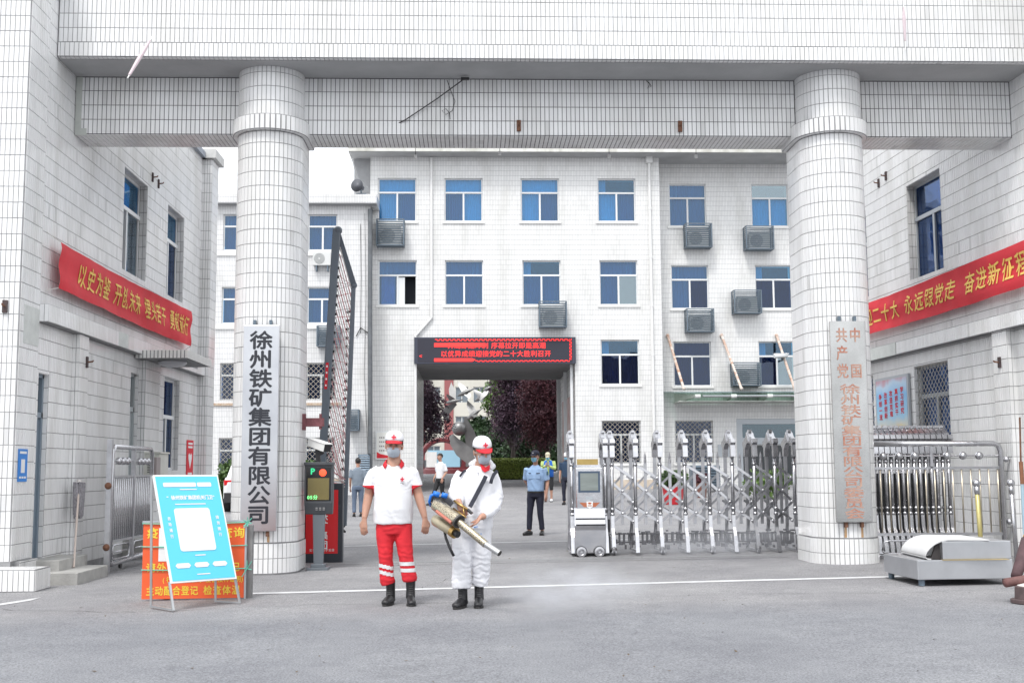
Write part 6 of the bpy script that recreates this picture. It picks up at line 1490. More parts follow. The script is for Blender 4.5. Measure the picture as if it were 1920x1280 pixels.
def boot(root, a, toe, m, shaft=.2, nm='boot', rr=.052, L=.27):
    """a = ankle point on the ground plane, toe = direction the foot points"""
    a = Vector(a); t = Vector((toe[0], toe[1], 0)).normalized(); sd = Vector((-t.y, t.x, 0)); mb = MB()
    mb.tube([a + Vector((0, 0, .07)) - t * .02, a + Vector((0, 0, shaft * .6)) - t * .02, a + Vector((0, 0, shaft)) - t * .01], [(rr * 1.0, rr * .95), (rr * .98, rr * .9), (rr * 1.1, rr)], 16, up=t)
    mb.tube([a - t * .085 + Vector((0, 0, .045)), a - t * .04 + Vector((0, 0, .055)), a + t * .04 + Vector((0, 0, .055)), a + t * .11 + Vector((0, 0, .042)), a + t * .165 + Vector((0, 0, .036)), a + t * .185 + Vector((0, 0, .030))], [(.034, .036), (.046, .040), (.05, .042), (.038, .048), (.030, .042), (.018, .026)], 14)
    me = remesh(mb, nm, .009, 2); o = build(nm, setm(me, m), None, root, local=True); setm(me, m)
    pr = []
    for k in range(20):
        q = 2 * math.pi * k / 20; c_, s_ = math.cos(q), math.sin(q); w = .046 if c_ > 0 else .038
        pr.append(a + t * (.045 + .145 * c_) + sd * (w + (.006 if c_ > .2 else 0)) * s_)
    mb = MB().add([p + Vector((0, 0, 0)) for p in pr] + [p + Vector((0, 0, .022)) for p in pr], [tuple(reversed(range(20))), tuple(range(20, 40))] + [(i, (i + 1) % 20, 20 + (i + 1) % 20, 20 + i) for i in range(20)])
    build('sole', mb, mat('rubber_sole', (.03, .028, .028), rough=.7), o, local=True)
    if shaft > .15:
        mb = MB()
        for k in range(6): z = .075 + k * .022; c0 = a + t * (.062 - k * .006) + Vector((0, 0, z + .01)); mb.tube([c0 - sd * .02, c0 + t * .005, c0 + sd * .02], .003, 4)
        build('lace', mb, mat('lace_grey', (.08, .08, .08), rough=.8), o, local=True)
# ---------------------------------------------------------------- man with red trousers
pm = thing('person', 'man in white red-trimmed polo, red trousers with reflective bands, white cap and grey mask', 'person', (-.785, 12.34, G(-.78, 12.34)))
Hc = Vector((-.02, -.02, 1.625)); Rh = Matrix.Rotation(.04, 3, 'Y') @ Matrix.Rotation(.10, 3, 'X')
sh = MB().loft([((-.03, .0, .825), .205, .135, 2.3), ((-.03, 0, .86), .207, .14, 2.3), ((-.03, -.005, .98), .203, .145, 2.3), ((-.03, -.005, 1.12), .200, .135, 2.3), ((-.03, 0, 1.26), .205, .128, 2.4), ((-.03, .005, 1.355), .195, .11, 2.4), ((-.03, .01, 1.41), .155, .088), ((-.025, .015, 1.44), .098, .068), ((-.025, .02, 1.455), .082, .058)])
sh.tube([(-.17, .01, 1.375), (-.235, .01, 1.33), (-.262, .01, 1.26), (-.278, .012, 1.195)], [.065, .074, .074, .076], 14)
sh.tube([(.115, .01, 1.375), (.168, .01, 1.33), (.192, .01, 1.26), (.214, .012, 1.195)], [.065, .074, .074, .076], 14)
kn = [(Vector((-.19, -.06, 1.24)), .14, .0028), (Vector((.13, -.06, 1.24)), .14, .0028), (Vector((-.03, -.12, .9)), .2, .0012)]
me = setm(remesh(sh, 'polo_shirt', .0095, 3, folds(.015, 5, 3.5, 3, kn)), clothW)
shirtA = build('polo_shirt', me, None, pm, local=True)
band(me, 'cuff', lambda c: (c.x < -.222 or c.x > .165) and 1.12 < c.z < 1.222, .003, clothR, pm)
band(me, 'button_placket', lambda c: abs(c.x + .03) < .012 and c.y < 0 and 1.29 < c.z < 1.43, .002, clothW, shirtA)
mb = MB(); vs = []
for sgn in (-1, 1):
    pts = [(-.025 + sgn * q[0], q[1], q[2]) for q in ((.0, .080, 1.505), (.055, .062, 1.503), (.078, .02, 1.49), (.080, -.035, 1.468), (.066, -.078, 1.435))]
    low = [(-.025 + sgn * q[0], q[1], q[2]) for q in ((.0, .098, 1.465), (.075, .078, 1.462), (.108, .02, 1.452), (.112, -.045, 1.425), (.085, -.098, 1.392))]
    k = len(mb.v); mb.add([p for ab in zip(pts, low) for p in ab], [(2 * i, 2 * i + 2, 2 * i + 3, 2 * i + 1) for i in range(4)])
o = build('collar', mb, clothR, pm, smooth=True, local=True); so = o.modifiers.new('t', 'SOLIDIFY'); so.thickness = .006
mb = MB()
for hx, hz in ((.022, .007), (.007, .022)): mb.cbox((.072, -.1335, 1.285), (hx * 2, .003, hz * 2), Matrix.Rotation(-.25, 3, 'Z'))
build('chest_cross', mb, redX, pm, local=True)
mb = MB().cbox((.068, -.1345, 1.245), (.03, .002, .004)).cbox((.080, -.133, 1.235), (.012, .002, .004)); build('chest_print', mb, bootM, pm, local=True)
b = MB().loft([((-.03, 0, .84), .15, .10), ((-.03, 0, 1.05), .145, .10), ((-.03, 0, 1.25), .15, .10), ((-.03, .005, 1.37), .14, .085), ((-.03, .01, 1.41), .08, .06)])
b.tube([(-.025, .0, 1.36), (-.024, .0, 1.43), (-.022, .005, 1.49), (-.02, .0, 1.56)], [(.085, .085), (.080, .072), (.068, .066), (.064, .066)], 16)
b.tube([(-.18, .01, 1.36), (-.255, .01, 1.29), (-.282, .03, 1.13), (-.306, -.0, 1.0), (-.322, -.045, .885)], [.058, .056, .050, .044, .029], 14)
b.tube([(.12, .01, 1.36), (.18, .01, 1.29), (.228, .02, 1.13), (.268, -.01, 1.0), (.302, -.04, .885)], [.058, .056, .050, .044, .029], 14)
hand(b, (-.323, -.047, .88), (-.03, -.08, -1), (.35, .85, 0), 1, .45, 1.05); hand(b, (.303, -.042, .88), (.05, -.06, -1), (-.35, .85, 0), -1, .6, 1.05)
b.tube([(-.10, 0, .88), (-.10, -.02, .5), (-.078, .02, .22)], [.07, .05, .04], 12); b.tube([(.07, 0, .88), (.105, -.04, .5), (.15, -.02, .24)], [.07, .05, .04], 12)
head_parts(pm, b, Hc, Rh, clothW, maskM, True, capw=clothR, emblem='cross', s=1.13)
build('body', setm(remesh(b, 'body', .0068, 2), skinM), None, pm, local=True)
t = MB().loft([((-.02, 0, .90), .165, .115), ((-.02, 0, .86), .178, .122), ((-.02, 0, .78), .188, .125), ((-.02, 0, .72), .172, .11)])
t.tube([(-.105, 0, .80), (-.108, -.01, .68), (-.10, -.02, .5), (-.095, -.0, .34), (-.085, .01, .24), (-.075, .01, .205)], [.10, .092, .075, .074, .079, .070], 16)
t.tube([(.07, 0, .80), (.082, -.015, .68), (.105, -.04, .5), (.128, -.03, .36), (.145, -.02, .27), (.148, -.02, .235)], [.10, .092, .075, .076, .082, .074], 16)
kn = [(Vector((-.10, -.08, .52)), .16, .003), (Vector((.11, -.1, .52)), .16, .003), (Vector((-.09, 0, .25)), .14, .005), (Vector((.14, 0, .28)), .14, .005), (Vector((-.02, -.1, .74)), .13, .003)]
me = setm(remesh(t, 'trousers', .0095, 2, folds(.008, 6, 5, 9, kn)), clothR); build('trousers', me, None, pm, local=True)
for lo, hi in ((.368, .405), (.302, .34)):
    band(me, 'reflective_band', lambda c: c.x < .01 and lo < c.z + c.x * .25 + .02 < hi, .0025, reflM, pm)
    band(me, 'reflective_band', lambda c: c.x > .03 and lo + .035 < c.z < hi + .035, .0025, reflM, pm)
boot(pm, (-.058, .03, 0), (-.25, -1), bootM, .25); boot(pm, (.158, -.03, 0), (.12, -1), bootM, .26)
# ---------------------------------------------------------------- man in white coverall
pf_ = thing('person', 'man in white hooded coverall and white cap carrying the fogging machine', 'person', (-.012, 11.99, G(0, 12)))
Hc = Vector((.125, -.055, 1.548)); Rh = Matrix.Rotation(-.10, 3, 'Y') @ Matrix.Rotation(.28, 3, 'Z') @ Matrix.Rotation(.34, 3, 'X')
c = MB().loft([((.015, .0, .70), .17, .13), ((.02, 0, .80), .205, .155), ((.03, 0, .92), .212, .158), ((.04, -.005, 1.03), .205, .152), ((.055, -.005, 1.15), .198, .15), ((.065, 0, 1.26), .198, .138, 2.2), ((.075, .01, 1.335), .168, .115), ((.09, .01, 1.385), .12, .09), ((.10, .005, 1.41), .08, .07)])
c.tube([(-.07, .01, 1.33), (-.118, .0, 1.25), (-.135, -.01, 1.15), (-.135, -.09, 1.10), (-.125, -.19, 1.075), (-.115, -.26, 1.06)], [.074, .082, .084, .076, .062, .048], 16)
c.tube([(.205, .01, 1.325), (.235, .01, 1.23), (.252, .0, 1.10), (.235, -.05, 1.0), (.18, -.17, .945), (.125, -.25, .915)], [.074, .080, .084, .078, .064, .048], 16)
c.tube([(-.065, 0, .80), (-.080, -.01, .66), (-.085, -.04, .5), (-.09, -.03, .34), (-.09, -.03, .22), (-.09, -.03, .19)], [.112, .105, .098, .096, .096, .088], 16)
c.tube([(.10, 0, .80), (.108, 0, .66), (.115, .0, .5), (.108, .02, .34), (.10, .02, .23), (.10, .02, .205)], [.112, .104, .092, .088, .086, .08], 16)
kn = [(Vector((-.14, -.02, 1.13)), .15, .006), (Vector((.25, -.02, 1.04)), .16, .006), (Vector((-.09, -.1, .48)), .2, .005), (Vector((.11, -.06, .42)), .2, .006), (Vector((-.09, 0, .24)), .16, .007), (Vector((.1, 0, .25)), .16, .007), (Vector((.03, -.12, .86)), .22, .003)]
me = setm(remesh(c, 'coverall', .0098, 2, folds(.013, 5, 3.6, 21, kn)), suitM); build('coverall', me, None, pf_, local=True)
hd = MB().tube([(.0, .06, 1.41), (.05, .10, 1.435), (.12, .11, 1.44), (.19, .07, 1.43), (.215, .0, 1.40), (.20, -.045, 1.37)], [.03, .048, .052, .05, .042, .022], 12)
build('hood', setm(remesh(hd, 'hood', .009, 2, folds(.012, 16, 14, 2)), suitM), None, pf_, local=True)
mb = MB(); mb.add([(.10, -.085, 1.43), (.155, -.100, 1.395), (.20, -.075, 1.42), (.195, -.10, 1.365), (.145, -.118, 1.345), (.115, -.11, 1.375)], [(0, 1, 5), (1, 2, 3, 4), (1, 4, 5)])
o = build('collar', mb, clothR, pf_, local=True); so = o.modifiers.new('t', 'SOLIDIFY'); so.thickness = .012
mb = MB().tube([(.055, -.095, 1.40), (.075, -.118, 1.36), (.078, -.128, 1.34)], .009, 6); build('collar_edge', mb, clothW, pf_, local=True)
b = MB().loft([((.02, 0, .84), .15, .10), ((.05, 0, 1.05), .145, .10), ((.075, 0, 1.25), .15, .10), ((.09, .005, 1.35), .14, .085)])
b.tube([(.095, .0, 1.33), (.105, -.015, 1.42), (.12, -.035, 1.50)], [(.060, .06), (.056, .056), (.058, .06)], 16)
b.tube([(-.08, 0, 1.30), (-.12, .0, 1.2), (-.13, -.04, 1.11), (-.13, -.2, 1.07), (-.112, -.29, 1.055)], [.05, .05, .045, .04, .028], 12)
b.tube([(.20, 0, 1.30), (.24, .0, 1.2), (.245, -.04, 1.02), (.18, -.2, .935), (.10, -.285, .90)], [.05, .05, .045, .04, .028], 12)
hand(b, (-.112, -.29, 1.055), (.25, -.35, -.75), (.5, .4, -.1), 1, .95, 1.05)
hand(b, (.10, -.285, .905), (-.45, -.45, -.55), (-.3, -.1, .25), -1, .35, 1.05)
b.tube([(-.07, 0, .88), (-.085, -.04, .5), (-.09, -.03, .22)], [.07, .05, .04], 12); b.tube([(.1, 0, .88), (.115, .0, .5), (.10, .02, .23)], [.07, .05, .04], 12)
head_parts(pf_, b, Hc, Rh, clothW, maskM, True, capw=clothR, emblem='cross', s=1.10)
build('body', setm(remesh(b, 'body', .0068, 2), skinM), None, pf_, local=True)
boot(pf_, (-.085, -.02, 0), (-.42, -1), bootM, .25, L=.29); boot(pf_, (.085, .03, 0), (-.05, -1), bootM, .25)
for q in (((.035, -.165, .80), (.075, -.165, .807)), ((.10, -.16, .735), (.112, -.158, .735))): build('blue_pen_mark', MB().bar(q[0], q[1], .007), bl, pf_, local=True)
# ---------------------------------------------------------------- fogging machine
FM = thing('fogging_machine', 'brassy perforated thermal fogging machine slung from a black strap across the white coverall', 'fogging machine', (-.15, 11.6, .9))
def m_perf():
    m = mat('perforated_steel', (.50, .44, .33), rough=.3, metal=.9, var=.12, scale=6); n = m.node_tree; b = n.nodes['Principled BSDF']; L = n.links
    g = n.nodes.new('ShaderNodeNewGeometry'); v = n.nodes.new('ShaderNodeTexVoronoi'); v.inputs['Scale'].default_value = 66; v.inputs['Randomness'].default_value = .25; L.new(g.outputs['Position'], v.inputs['Vector'])
    r = n.nodes.new('ShaderNodeMath'); r.operation = 'LESS_THAN'; L.new(v.outputs['Distance'], r.inputs[0]); r.inputs[1].default_value = .36
    k = n.nodes.new('ShaderNodeMix'); k.data_type = 'RGBA'; L.new(r.outputs[0], k.inputs['Factor']); L.new(b.inputs['Base Color'].links[0].from_socket, k.inputs['A']); k.inputs['B'].default_value = (.05, .04, .03, 1); L.new(k.outputs['Result'], b.inputs['Base Color']); return m
perfM = m_perf(); brass = mat('worn_brass', (.42, .27, .10), rough=.3, metal=.9, var=.15, scale=15)
A, B, C_, D = at(817, 944, 11.74), at(860, 977, 11.52), at(911, 1020, 11.30), at(937, 1037, 11.20)
ax = (B - A).normalized()
build('heat_shield', MB().tube([A - ax * .01, A, A + ax * .01, B], [.045, .062, .066, .066], 24), perfM, FM, auto=40)
build('shield_rim', MB().tube([B - ax * .012, B + ax * .01], [.070, .070], 24), mat('dark_steel', (.09, .085, .08), rough=.4, metal=.6), FM, auto=40)
build('inner_dark', MB().tube([B + ax * .008, B + ax * .014], .058, 20), blackM, FM)
build('outlet_tube', MB().tube([B - ax * .05, B.lerp(C_, .96), C_], [.037, .037, .034], 20), perfM, FM, auto=40)
mb = MB().tube([C_ - ax * .03, C_ - ax * .012, C_, D], [.036, .038, .029, .029], 20, caps=False); build('nozzle', mb, mat('nozzle_grey', (.5, .5, .5), rough=.35, metal=.8), FM, auto=40)
build('nozzle_bore', MB().tube([D - ax * .05, D - ax * .002], [.02, .0265], 18), mat('bore_dark', (.06, .055, .05), rough=.8), FM)  # near-black plug closing the nozzle mouth
build('red_band', MB().tube([A.lerp(B, .2) + Vector((-.03, -.045, -.035)), A.lerp(B, .85) + Vector((-.03, -.045, -.035))], .022, 8), mat('faded_red_sticker', (.50, .17, .12), rough=.5), FM)
E1, E2 = at(818, 975, 11.80), at(853, 998, 11.60); ta = (E2 - E1).normalized()
build('fuel_tank', MB().tube([E1 - ta * .05, E1 - ta * .03, E1, E2], [.02, .045, .06, .052], 20), mat('champagne_tank', (.48, .42, .30), rough=.4, metal=.5, var=.1), FM, smooth=True)
build('tank_neck', MB().tube([E2 - ta * .04, E2 + ta * .01], .058, 18), brass, FM, auto=40); build('tank_cap', MB().tube([E2 + ta * .01, E2 + ta * .05], [.036, .034], 16), blackM, FM, auto=40)
eng = at(835, 938, 11.80); build('engine', MB().cbox(eng + Vector((.01, .02, .0)), (.14, .10, .08), Matrix.Rotation(.6, 3, 'Y')).cbox(at(822, 936, 11.76), (.09, .07, .06)), MATS['dark_linkage'], FM, bevel=.008)
mb = MB().tube([at(813, 936, 11.72), at(809, 940, 11.7)], .02, 8)
build('starter_knob', MB().tube([at(812, 924, 11.72), at(824, 928, 11.72)], [.026, .028], 14).tube([at(828, 927, 11.72), at(839, 930, 11.72)], [.026, .026], 14), mat('vivid_blue', (.01, .16, .62), rough=.35), FM, smooth=True)
build('blue_hose', MB().tube([at(817, 924, 11.72), at(808, 929, 11.7), at(805, 940, 11.72), at(808, 948, 11.75)], .014, 8), MATS['vivid_blue'], FM, smooth=True)
build('handle', MB().tube([at(851, 938, 11.68), at(866, 948, 11.64), at(877, 955, 11.62)], [.012, .014, .014], 12).tube([at(850, 952, 11.66), at(868, 966, 11.58), at(874, 970, 11.56)], .009, 10).tube([at(868, 949, 11.62), at(871, 967, 11.58)], .007, 8), brass, FM, smooth=True)
build('handle_grip', MB().tube([at(877, 955, 11.62), at(885, 962, 11.60)], .016, 12), blackM, FM, auto=40)
strapM = mat('strap_black', (.025, .027, .04), rough=.8)
def strap(pts, w):
    P3 = [at(x, y, Y) for x, y, Y in pts]; mb = MB()
    for i in range(len(P3) - 1): mb.bar(P3[i], P3[i + 1], .004, w, up=(0, 1, 0)) if False else mb.bar(P3[i], P3[i + 1] + (P3[i + 1] - P3[i]) * .03, w, .006, up=(0, -1, 0))
    return mb
mb = strap([(881, 950, 11.74), (886, 941, 11.77), (896, 922, 11.805), (907, 901, 11.83), (911, 892, 11.84)], .042); build('sling_strap', mb, strapM, FM)
mb = strap([(920, 906, 11.845), (922, 898, 11.842), (926, 889, 11.86), (932, 882, 11.90)], .034); build('sling_strap', mb, strapM, FM)
mb = strap([(862, 893, 11.90), (867, 886, 11.91), (873, 881, 11.94)], .022); build('sling_strap', mb, strapM, FM)
build('hose', MB().tube([at(833, 992, 11.75), at(836, 1008, 11.72), at(843, 1026, 11.7), at(851, 1042, 11.7)], .014, 8), blackM, FM, smooth=True)
# ---------------------------------------------------------------- people farther in
def figure(label, X, Y, rz, sp):
    """clothed standing or walking figure; sp overrides joints and materials"""
    r = thing('person', label, 'person', (X, Y, G(X, Y)), rz=rz); J = dict(sL=(-.18, 0, 1.38), eL=(-.22, .02, 1.10), wL=(-.22, -.06, .87), sR=(.18, 0, 1.38), eR=(.22, .02, 1.10), wR=(.22, -.06, .87),
        hL=(-.09, 0, .84), kL=(-.10, -.02, .47), aL=(-.10, .02, .10), hR=(.09, 0, .84), kR=(.10, -.02, .47), aR=(.10, .02, .10), head=(0, -.02, 1.60), tilt=.1, turn=0., fL=(0, -1), fR=(0, -1), hdL=(0, -.2, -1), hdR=(0, -.2, -1), girth=1.)
    J.update(sp); V3 = {k: Vector(v) for k, v in J.items() if isinstance(v, tuple) and len(v) == 3}; g = J['girth']; vx = J.get('voxel', .013)
    sl = J.get('sleeve', .45)   # share of the arm covered
    b = MB().loft([((0, 0, .84), .13, .09), ((0, 0, 1.1), .13, .09), ((0, 0, 1.36), .13, .08), ((0, .01, 1.41), .06, .055)])
    hd = V3['head']; b.tube([(0, .01, 1.34), (hd.x * .5, .0, 1.44), hd + Vector((0, .01, -.06))], [.056, .052, .054], 12)
    for q in 'LR':
        s, e, w = V3['s' + q], V3['e' + q], V3['w' + q]; b.tube([s.lerp(e, .14), s.lerp(e, .5), e, e.lerp(w, .5), w], [.046, .046, .04, .036, .026], 10)
        hand(b, w, J['hd' + q], (.6 if q == 'L' else -.6, .3, 0), 1 if q == 'L' else -1, .5)
        h, k, a = V3['h' + q], V3['k' + q], V3['a' + q]; b.tube([h, k, a + Vector((0, 0, -.02))], [.07, .05, .036], 10)
    head_parts(r, b, hd, Matrix.Rotation(J['turn'], 3, 'Z') @ Matrix.Rotation(J['tilt'], 3, 'X'), J.get('cap'), J.get('mask'), J.get('hair', True), capw=J.get('brim'), emblem=J.get('badge'))
    build('body', setm(remesh(b, 'body', max(.0085, vx * .7), 2), skinM), None, r, local=True)
    t = MB().loft([((0, 0, .85), .148 * g, .10 * g), ((0, 0, .93), .163 * g, .113 * g), ((0, 0, 1.08), .17 * g, .118 * g), ((0, 0, 1.24), .185 * g, .115 * g), ((0, .005, 1.35), .175, .10), ((0, .01, 1.40), .12, .08), ((0, .01, 1.445), .066, .06)])
    for q in 'LR':
        s, e, w = V3['s' + q], V3['e' + q], V3['w' + q]; m_ = s.lerp(e, min(1, sl * 2)) if sl <= .5 else e
        pts = [s + Vector((0, 0, -.01)), s.lerp(m_, .5), m_]; rr_ = [.066, .066, .064]
        if sl > .5: pts += [e.lerp(w, .5), e.lerp(w, .92)]; rr_ += [.052, .042]
        t.tube(pts, rr_, 12)
    me = setm(remesh(t, 'shirt', vx, 2, folds(.009, 6, 5, X * 3)), J['top']); build('shirt', me, None, r, local=True)
    if J.get('collar'): band(me, 'collar', lambda c: c.z > 1.40 and abs(c.x) < .1, .004, J['collar'], r)
    p = MB().loft([((0, 0, .905), .166 * g, .118 * g), ((0, 0, .86), .172 * g, .122 * g), ((0, 0, .78), .165 * g, .11 * g)])
    cut = J.get('cut', 1.)
    for q in 'LR':
        h, k, a = V3['h' + q], V3['k' + q], V3['a' + q]; pts = [h, h.lerp(k, .5), k]; rr_ = [.094, .082, .066]
        if cut > .6: pts += [k.lerp(a, .5), k.lerp(a, .95)]; rr_ += [.060, .058]
        else: pts += [k.lerp(a, .2)]; rr_ += [.062]
        p.tube(pts, rr_, 12)
    build('trousers', setm(remesh(p, 'trousers', vx, 2, folds(.009, 6, 5, Y)), J['legs']), None, r, local=True)
    for q in 'LR': a = V3['a' + q]; boot(r, (a.x, a.y, a.z - .10), J['f' + q], J.get('shoes', bootM), .09, 'shoe', .038)
    return r, me
polM_ = mat('police_blue_cloth', (.30, .44, .66), rough=.85, var=.05, bump=.1, bscale=60); navyM = mat('navy_cloth', (.016, .018, .035), rough=.85, bump=.1)
r, me = figure('police officer in pale blue shirt, navy trousers, navy cap and blue mask, seen standing', 1.33, 24.5, -.30, dict(top=polM_, legs=navyM, cap=navyM, brim=navyM, mask=maskB, badge=mat('silver_badge', (.7, .7, .72), rough=.3, metal=1), head=(-.0, -.02, 1.605), tilt=.05, turn=-.25,
    eL=(-.24, .08, 1.12), wL=(-.14, .16, .95), hdL=(.8, .3, -.3), eR=(.25, .03, 1.10), wR=(.24, -.05, .85), aL=(-.14, -.02, .10), kL=(-.12, -.02, .48), aR=(.13, .02, .10), fL=(-.5, -1), fR=(.1, -1), girth=1.06, voxel=.011))
build('belt', MB().loft([((0, 0, .868), .184, .134), ((0, 0, .905), .184, .134)]), blackM, r, local=True)
for x in (-.13, .13): build('epaulette', MB().cbox((x, 0, 1.42), (.10, .045, .012), Matrix.Rotation(.45 * (1 if x > 0 else -1), 3, 'Y')), navyM, r, local=True)
build('name_tag', MB().cbox((.085, -.125, 1.27), (.075, .006, .022)), navyM, r, local=True); build('chest_badge', MB().cbox((-.09, -.125, 1.27), (.05, .006, .02)), navyM, r, local=True)
build('pocket', MB().cbox((.085, -.124, 1.205), (.09, .006, .09)).cbox((-.085, -.124, 1.205), (.09, .006, .09)), polM_, r, local=True)
build('sleeve_patch', MB().cbox((.265, -.045, 1.27), (.006, .06, .075), Matrix.Rotation(-.3, 3, 'Z')), mat('patch_green_blue', (.06, .14, .2), rough=.7), r, local=True)
figure('man seen from behind in grey polo and blue grey trousers near the left wing', -3.36, 35.1, math.pi + .15, dict(top=mat('grey_polo_cloth', (.20, .24, .29), rough=.85, bump=.1), legs=mat('blue_grey_trousers', (.12, .16, .23), rough=.85, bump=.1), wL=(-.16, -.2, 1.0), hdL=(.5, -.6, 0), girth=1.02, voxel=.014))
r, me = figure('man in white shirt and black trousers walking left in front of the archway', -1.03, 39.1, -.85, dict(top=clothW, legs=mat('black_trousers', (.015, .015, .017), rough=.85), turn=-.1, tilt=0, kL=(-.07, -.18, .49), aL=(-.08, -.34, .12), kR=(.08, .02, .46), aR=(.08, .34, .16), hR=(.08, 0, .84), eR=(.24, .06, 1.1), wR=(.22, -.10, .90), eL=(-.22, .05, 1.1), wL=(-.2, -.1, .9), voxel=.014))
limeM = mat('lime_cloth', (.50, .62, .22), rough=.85); vestM = mat('blue_vest_cloth', (.02, .13, .50), rough=.85)
r, me = figure('person in blue vest over lime sleeves and beige cap, looking down at a phone', 2.62, 40.2, -.15, dict(top=limeM, legs=mat('black_shorts', (.02, .02, .022), rough=.85), cap=mat('beige_cloth', (.50, .45, .34), rough=.85), mask=maskB, sleeve=1., cut=.5, shoes=clothW, head=(-.01, -.05, 1.53), tilt=.4, eL=(-.22, -.03, 1.12), wL=(-.06, -.26, 1.22), hdL=(.5, -.2, .6), eR=(.22, -.03, 1.12), wR=(.05, -.26, 1.20), hdR=(-.5, -.2, .6), voxel=.014, girth=.96))
v = MB().loft([((0, 0, .84), .182, .13), ((0, 0, 1.0), .18, .13), ((0, 0, 1.2), .19, .13), ((0, .005, 1.34), .175, .112), ((0, .01, 1.40), .12, .09)])
k = MB(); me2 = v.mesh('v'); 
fs = [f for f in v.f if len(f) == 4 and not (all(abs(v.v[i][0]) < .055 for i in f) and sum(v.v[i][1] for i in f) < 0)]
k.v = v.v; k.f = fs; o = build('vest', k, vestM, r, smooth=True, local=True); so = o.modifiers.new('t', 'SOLIDIFY'); so.thickness = .008
build('phone', MB().cbox((0, -.33, 1.29), (.07, .012, .14), Matrix.Rotation(-.5, 3, 'X')), blackM, r, local=True)
figure('person with white hat and blue mask, half hidden behind the folding gate drive cabinet', 3.12, 38.6, -.35, dict(top=mat('dark_blue_shirt', (.02, .045, .09), rough=.85), legs=navyM, cap=clothW, mask=maskB, sleeve=.45, head=(0, -.03, 1.56), voxel=.014))
# ================================================================== CAR
def car(X, Y, rz, label, m):
    r = thing('parked_car', label, 'car', (X, Y, G(X, Y)), rz=rz)
    def sect(y, w, z0, z1, tw): return y, w, z0, z1, tw
    S = [(0, .78, .45, .95, .74), (.06, .86, .32, 1.05, .80), (.5, .90, .28, 1.10, .84), (1.6, .91, .26, 1.08, .85), (3.2, .90, .26, 1.02, .82), (4.1, .86, .30, .92, .74), (4.45, .74, .42, .78, .62)]
    mb = MB(); vs = []
    for y, w, z0, z1, tw in S: vs += [(-w * .94, y, z0), (-w, y, z0 + .15), (-w, y, z1 - .18), (-tw, y, z1), (tw, y, z1), (w, y, z1 - .18), (w, y, z0 + .15), (w * .94, y, z0)]
    fs = [tuple(reversed(range(8))), tuple(len(S) * 8 - 8 + i for i in range(8))]
    for i in range(len(S) - 1): fs += [(8 * i + k, 8 * i + (k + 1) % 8, 8 * i + 8 + (k + 1) % 8, 8 * i + 8 + k) for k in range(8)]
    build('body', mb.add(vs, fs), m, r, local=True, bevel=.03)
    G_ = [(.05, .74, 1.08, .70), (.32, .66, 1.52, .60), (.8, .66, 1.62, .58), (1.9, .66, 1.62, .58), (2.5, .64, 1.52, .56), (3.2, .74, 1.02, .72)]
    mb = MB(); vs = []
    for y, w, z, tw in G_: vs += [(-.80, y, 1.0), (-tw - .04, y, z), (tw + .04, y, z), (.80, y, 1.0)]
    fs = [(3, 2, 1, 0), (20, 21, 22, 23)]
    for i in range(5): fs += [(4 * i + k, 4 * i + k + 1, 4 * i + 5 + k, 4 * i + 4 + k) for k in range(3)]
    build('cabin', mb.add(vs, fs), m, r, local=True, bevel=.03)
    gm = mat('car_glass', (.03, .045, .05), rough=.06)
    build('rear_window', MB().add([(-.58, .10, 1.16), (.58, .10, 1.16), (.54, .27, 1.48), (-.54, .27, 1.48)], [(0, 1, 2, 3)]), gm, r, local=True)
    for s in (-1, 1):
        build('side_window', MB().add([(s * .775, .45, 1.13), (s * .775, 2.6, 1.13), (s * .645, 2.2, 1.50), (s * .655, .62, 1.50)], [(0, 1, 2, 3)]), gm, r, local=True)
        build('tail_light', MB().cbox((s * .73, .055, .93), (.24, .10, .17)), mat('tail_light_red', (.6, .015, .02), rough=.25), r, local=True, bevel=.02)
        for y in (.75, 3.45):
            w = build('wheel', MB().lathe((s * .90, y, .33), [(.33, 0), (.33, -.2)] if s > 0 else [(.33, 0), (.33, .2)], 24, (1, 0, 0)), mat('tyre_black', (.02, .02, .02), rough=.8), r, local=True)
            build('rim', MB().lathe((s * .905, y, .33), [(.22, 0), (.2, -.02 * s), (.03, -.01 * s)], 16, (1, 0, 0)), steel2M, w, local=True)
    build('bumper', MB().box((-.84, -.02, .30), (.84, .12, .62)), mat('bumper_black', (.03, .03, .032), rough=.5), r, local=True, bevel=.02)
    build('number_plate', MB().box((-.24, -.0, .74), (.24, .045, .88)), mat('plate_blue_white', (.5, .52, .55), rough=.5), r, local=True)
    return r
carW = mat('car_white', (.74, .75, .76), rough=.2, coat=.6)
car(-6.95, 37.6, .12, 'white car parked tail towards the gate, partly behind the left round pillar', carW)

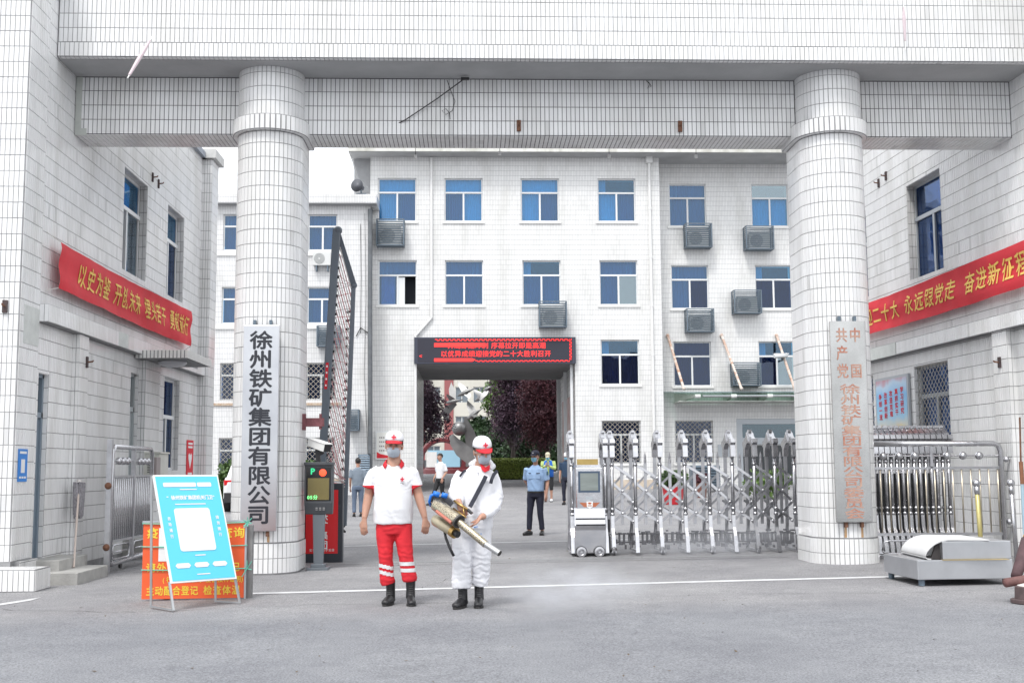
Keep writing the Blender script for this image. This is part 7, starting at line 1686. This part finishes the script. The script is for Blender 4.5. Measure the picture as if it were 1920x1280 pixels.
# ================================================================== FINE SPRAY DRIFTING FROM THE NOZZLE
def mist(c, r, dens, seed):
    m = bpy.data.materials.new('spray_mist'); m.use_nodes = True; n = m.node_tree; n.nodes.clear(); L = n.links
    o = n.nodes.new('ShaderNodeOutputMaterial'); v = n.nodes.new('ShaderNodeVolumePrincipled'); v.inputs['Color'].default_value = (.93, .95, 1, 1); v.inputs['Anisotropy'].default_value = .2
    tc = n.nodes.new('ShaderNodeTexCoord'); ln = n.nodes.new('ShaderNodeVectorMath'); ln.operation = 'LENGTH'; L.new(tc.outputs['Object'], ln.inputs[0])
    f = n.nodes.new('ShaderNodeMapRange'); f.inputs[1].default_value = 1.0; f.inputs[2].default_value = .1; f.interpolation_type = 'SMOOTHSTEP'; L.new(ln.outputs['Value'], f.inputs[0])
    z = n.nodes.new('ShaderNodeTexNoise'); z.inputs['Scale'].default_value = 2.2; z.inputs['Detail'].default_value = 3; mp = n.nodes.new('ShaderNodeMapping'); mp.inputs['Location'].default_value = (seed, 0, 0); L.new(tc.outputs['Object'], mp.inputs[0]); L.new(mp.outputs[0], z.inputs['Vector'])
    g = n.nodes.new('ShaderNodeMapRange'); g.inputs[1].default_value = .38; g.inputs[2].default_value = .72; L.new(z.outputs['Fac'], g.inputs[0])
    k = n.nodes.new('ShaderNodeMath'); k.operation = 'MULTIPLY'; L.new(f.outputs[0], k.inputs[0]); L.new(g.outputs[0], k.inputs[1])
    k2 = n.nodes.new('ShaderNodeMath'); k2.operation = 'MULTIPLY'; L.new(k.outputs[0], k2.inputs[0]); k2.inputs[1].default_value = dens
    L.new(k2.outputs[0], v.inputs['Density']); L.new(v.outputs[0], o.inputs['Volume'])
    me = MB().ball((0, 0, 0), 1, 20, 12).mesh('spray_mist'); setm(me, m); ob = bpy.data.objects.new('spray_mist', me); COL.objects.link(ob); ob.location = c; ob.scale = r; ob['kind'] = 'stuff'; return ob
mist((.95, 11.4, .26), (1.0, .8, .36), 1.7, 0)
mist((3.7, 17.4, .32), (1.8, .6, .40), 1.5, 5)
SC.cycles.volume_step_rate = 2; SC.cycles.volume_max_steps = 64
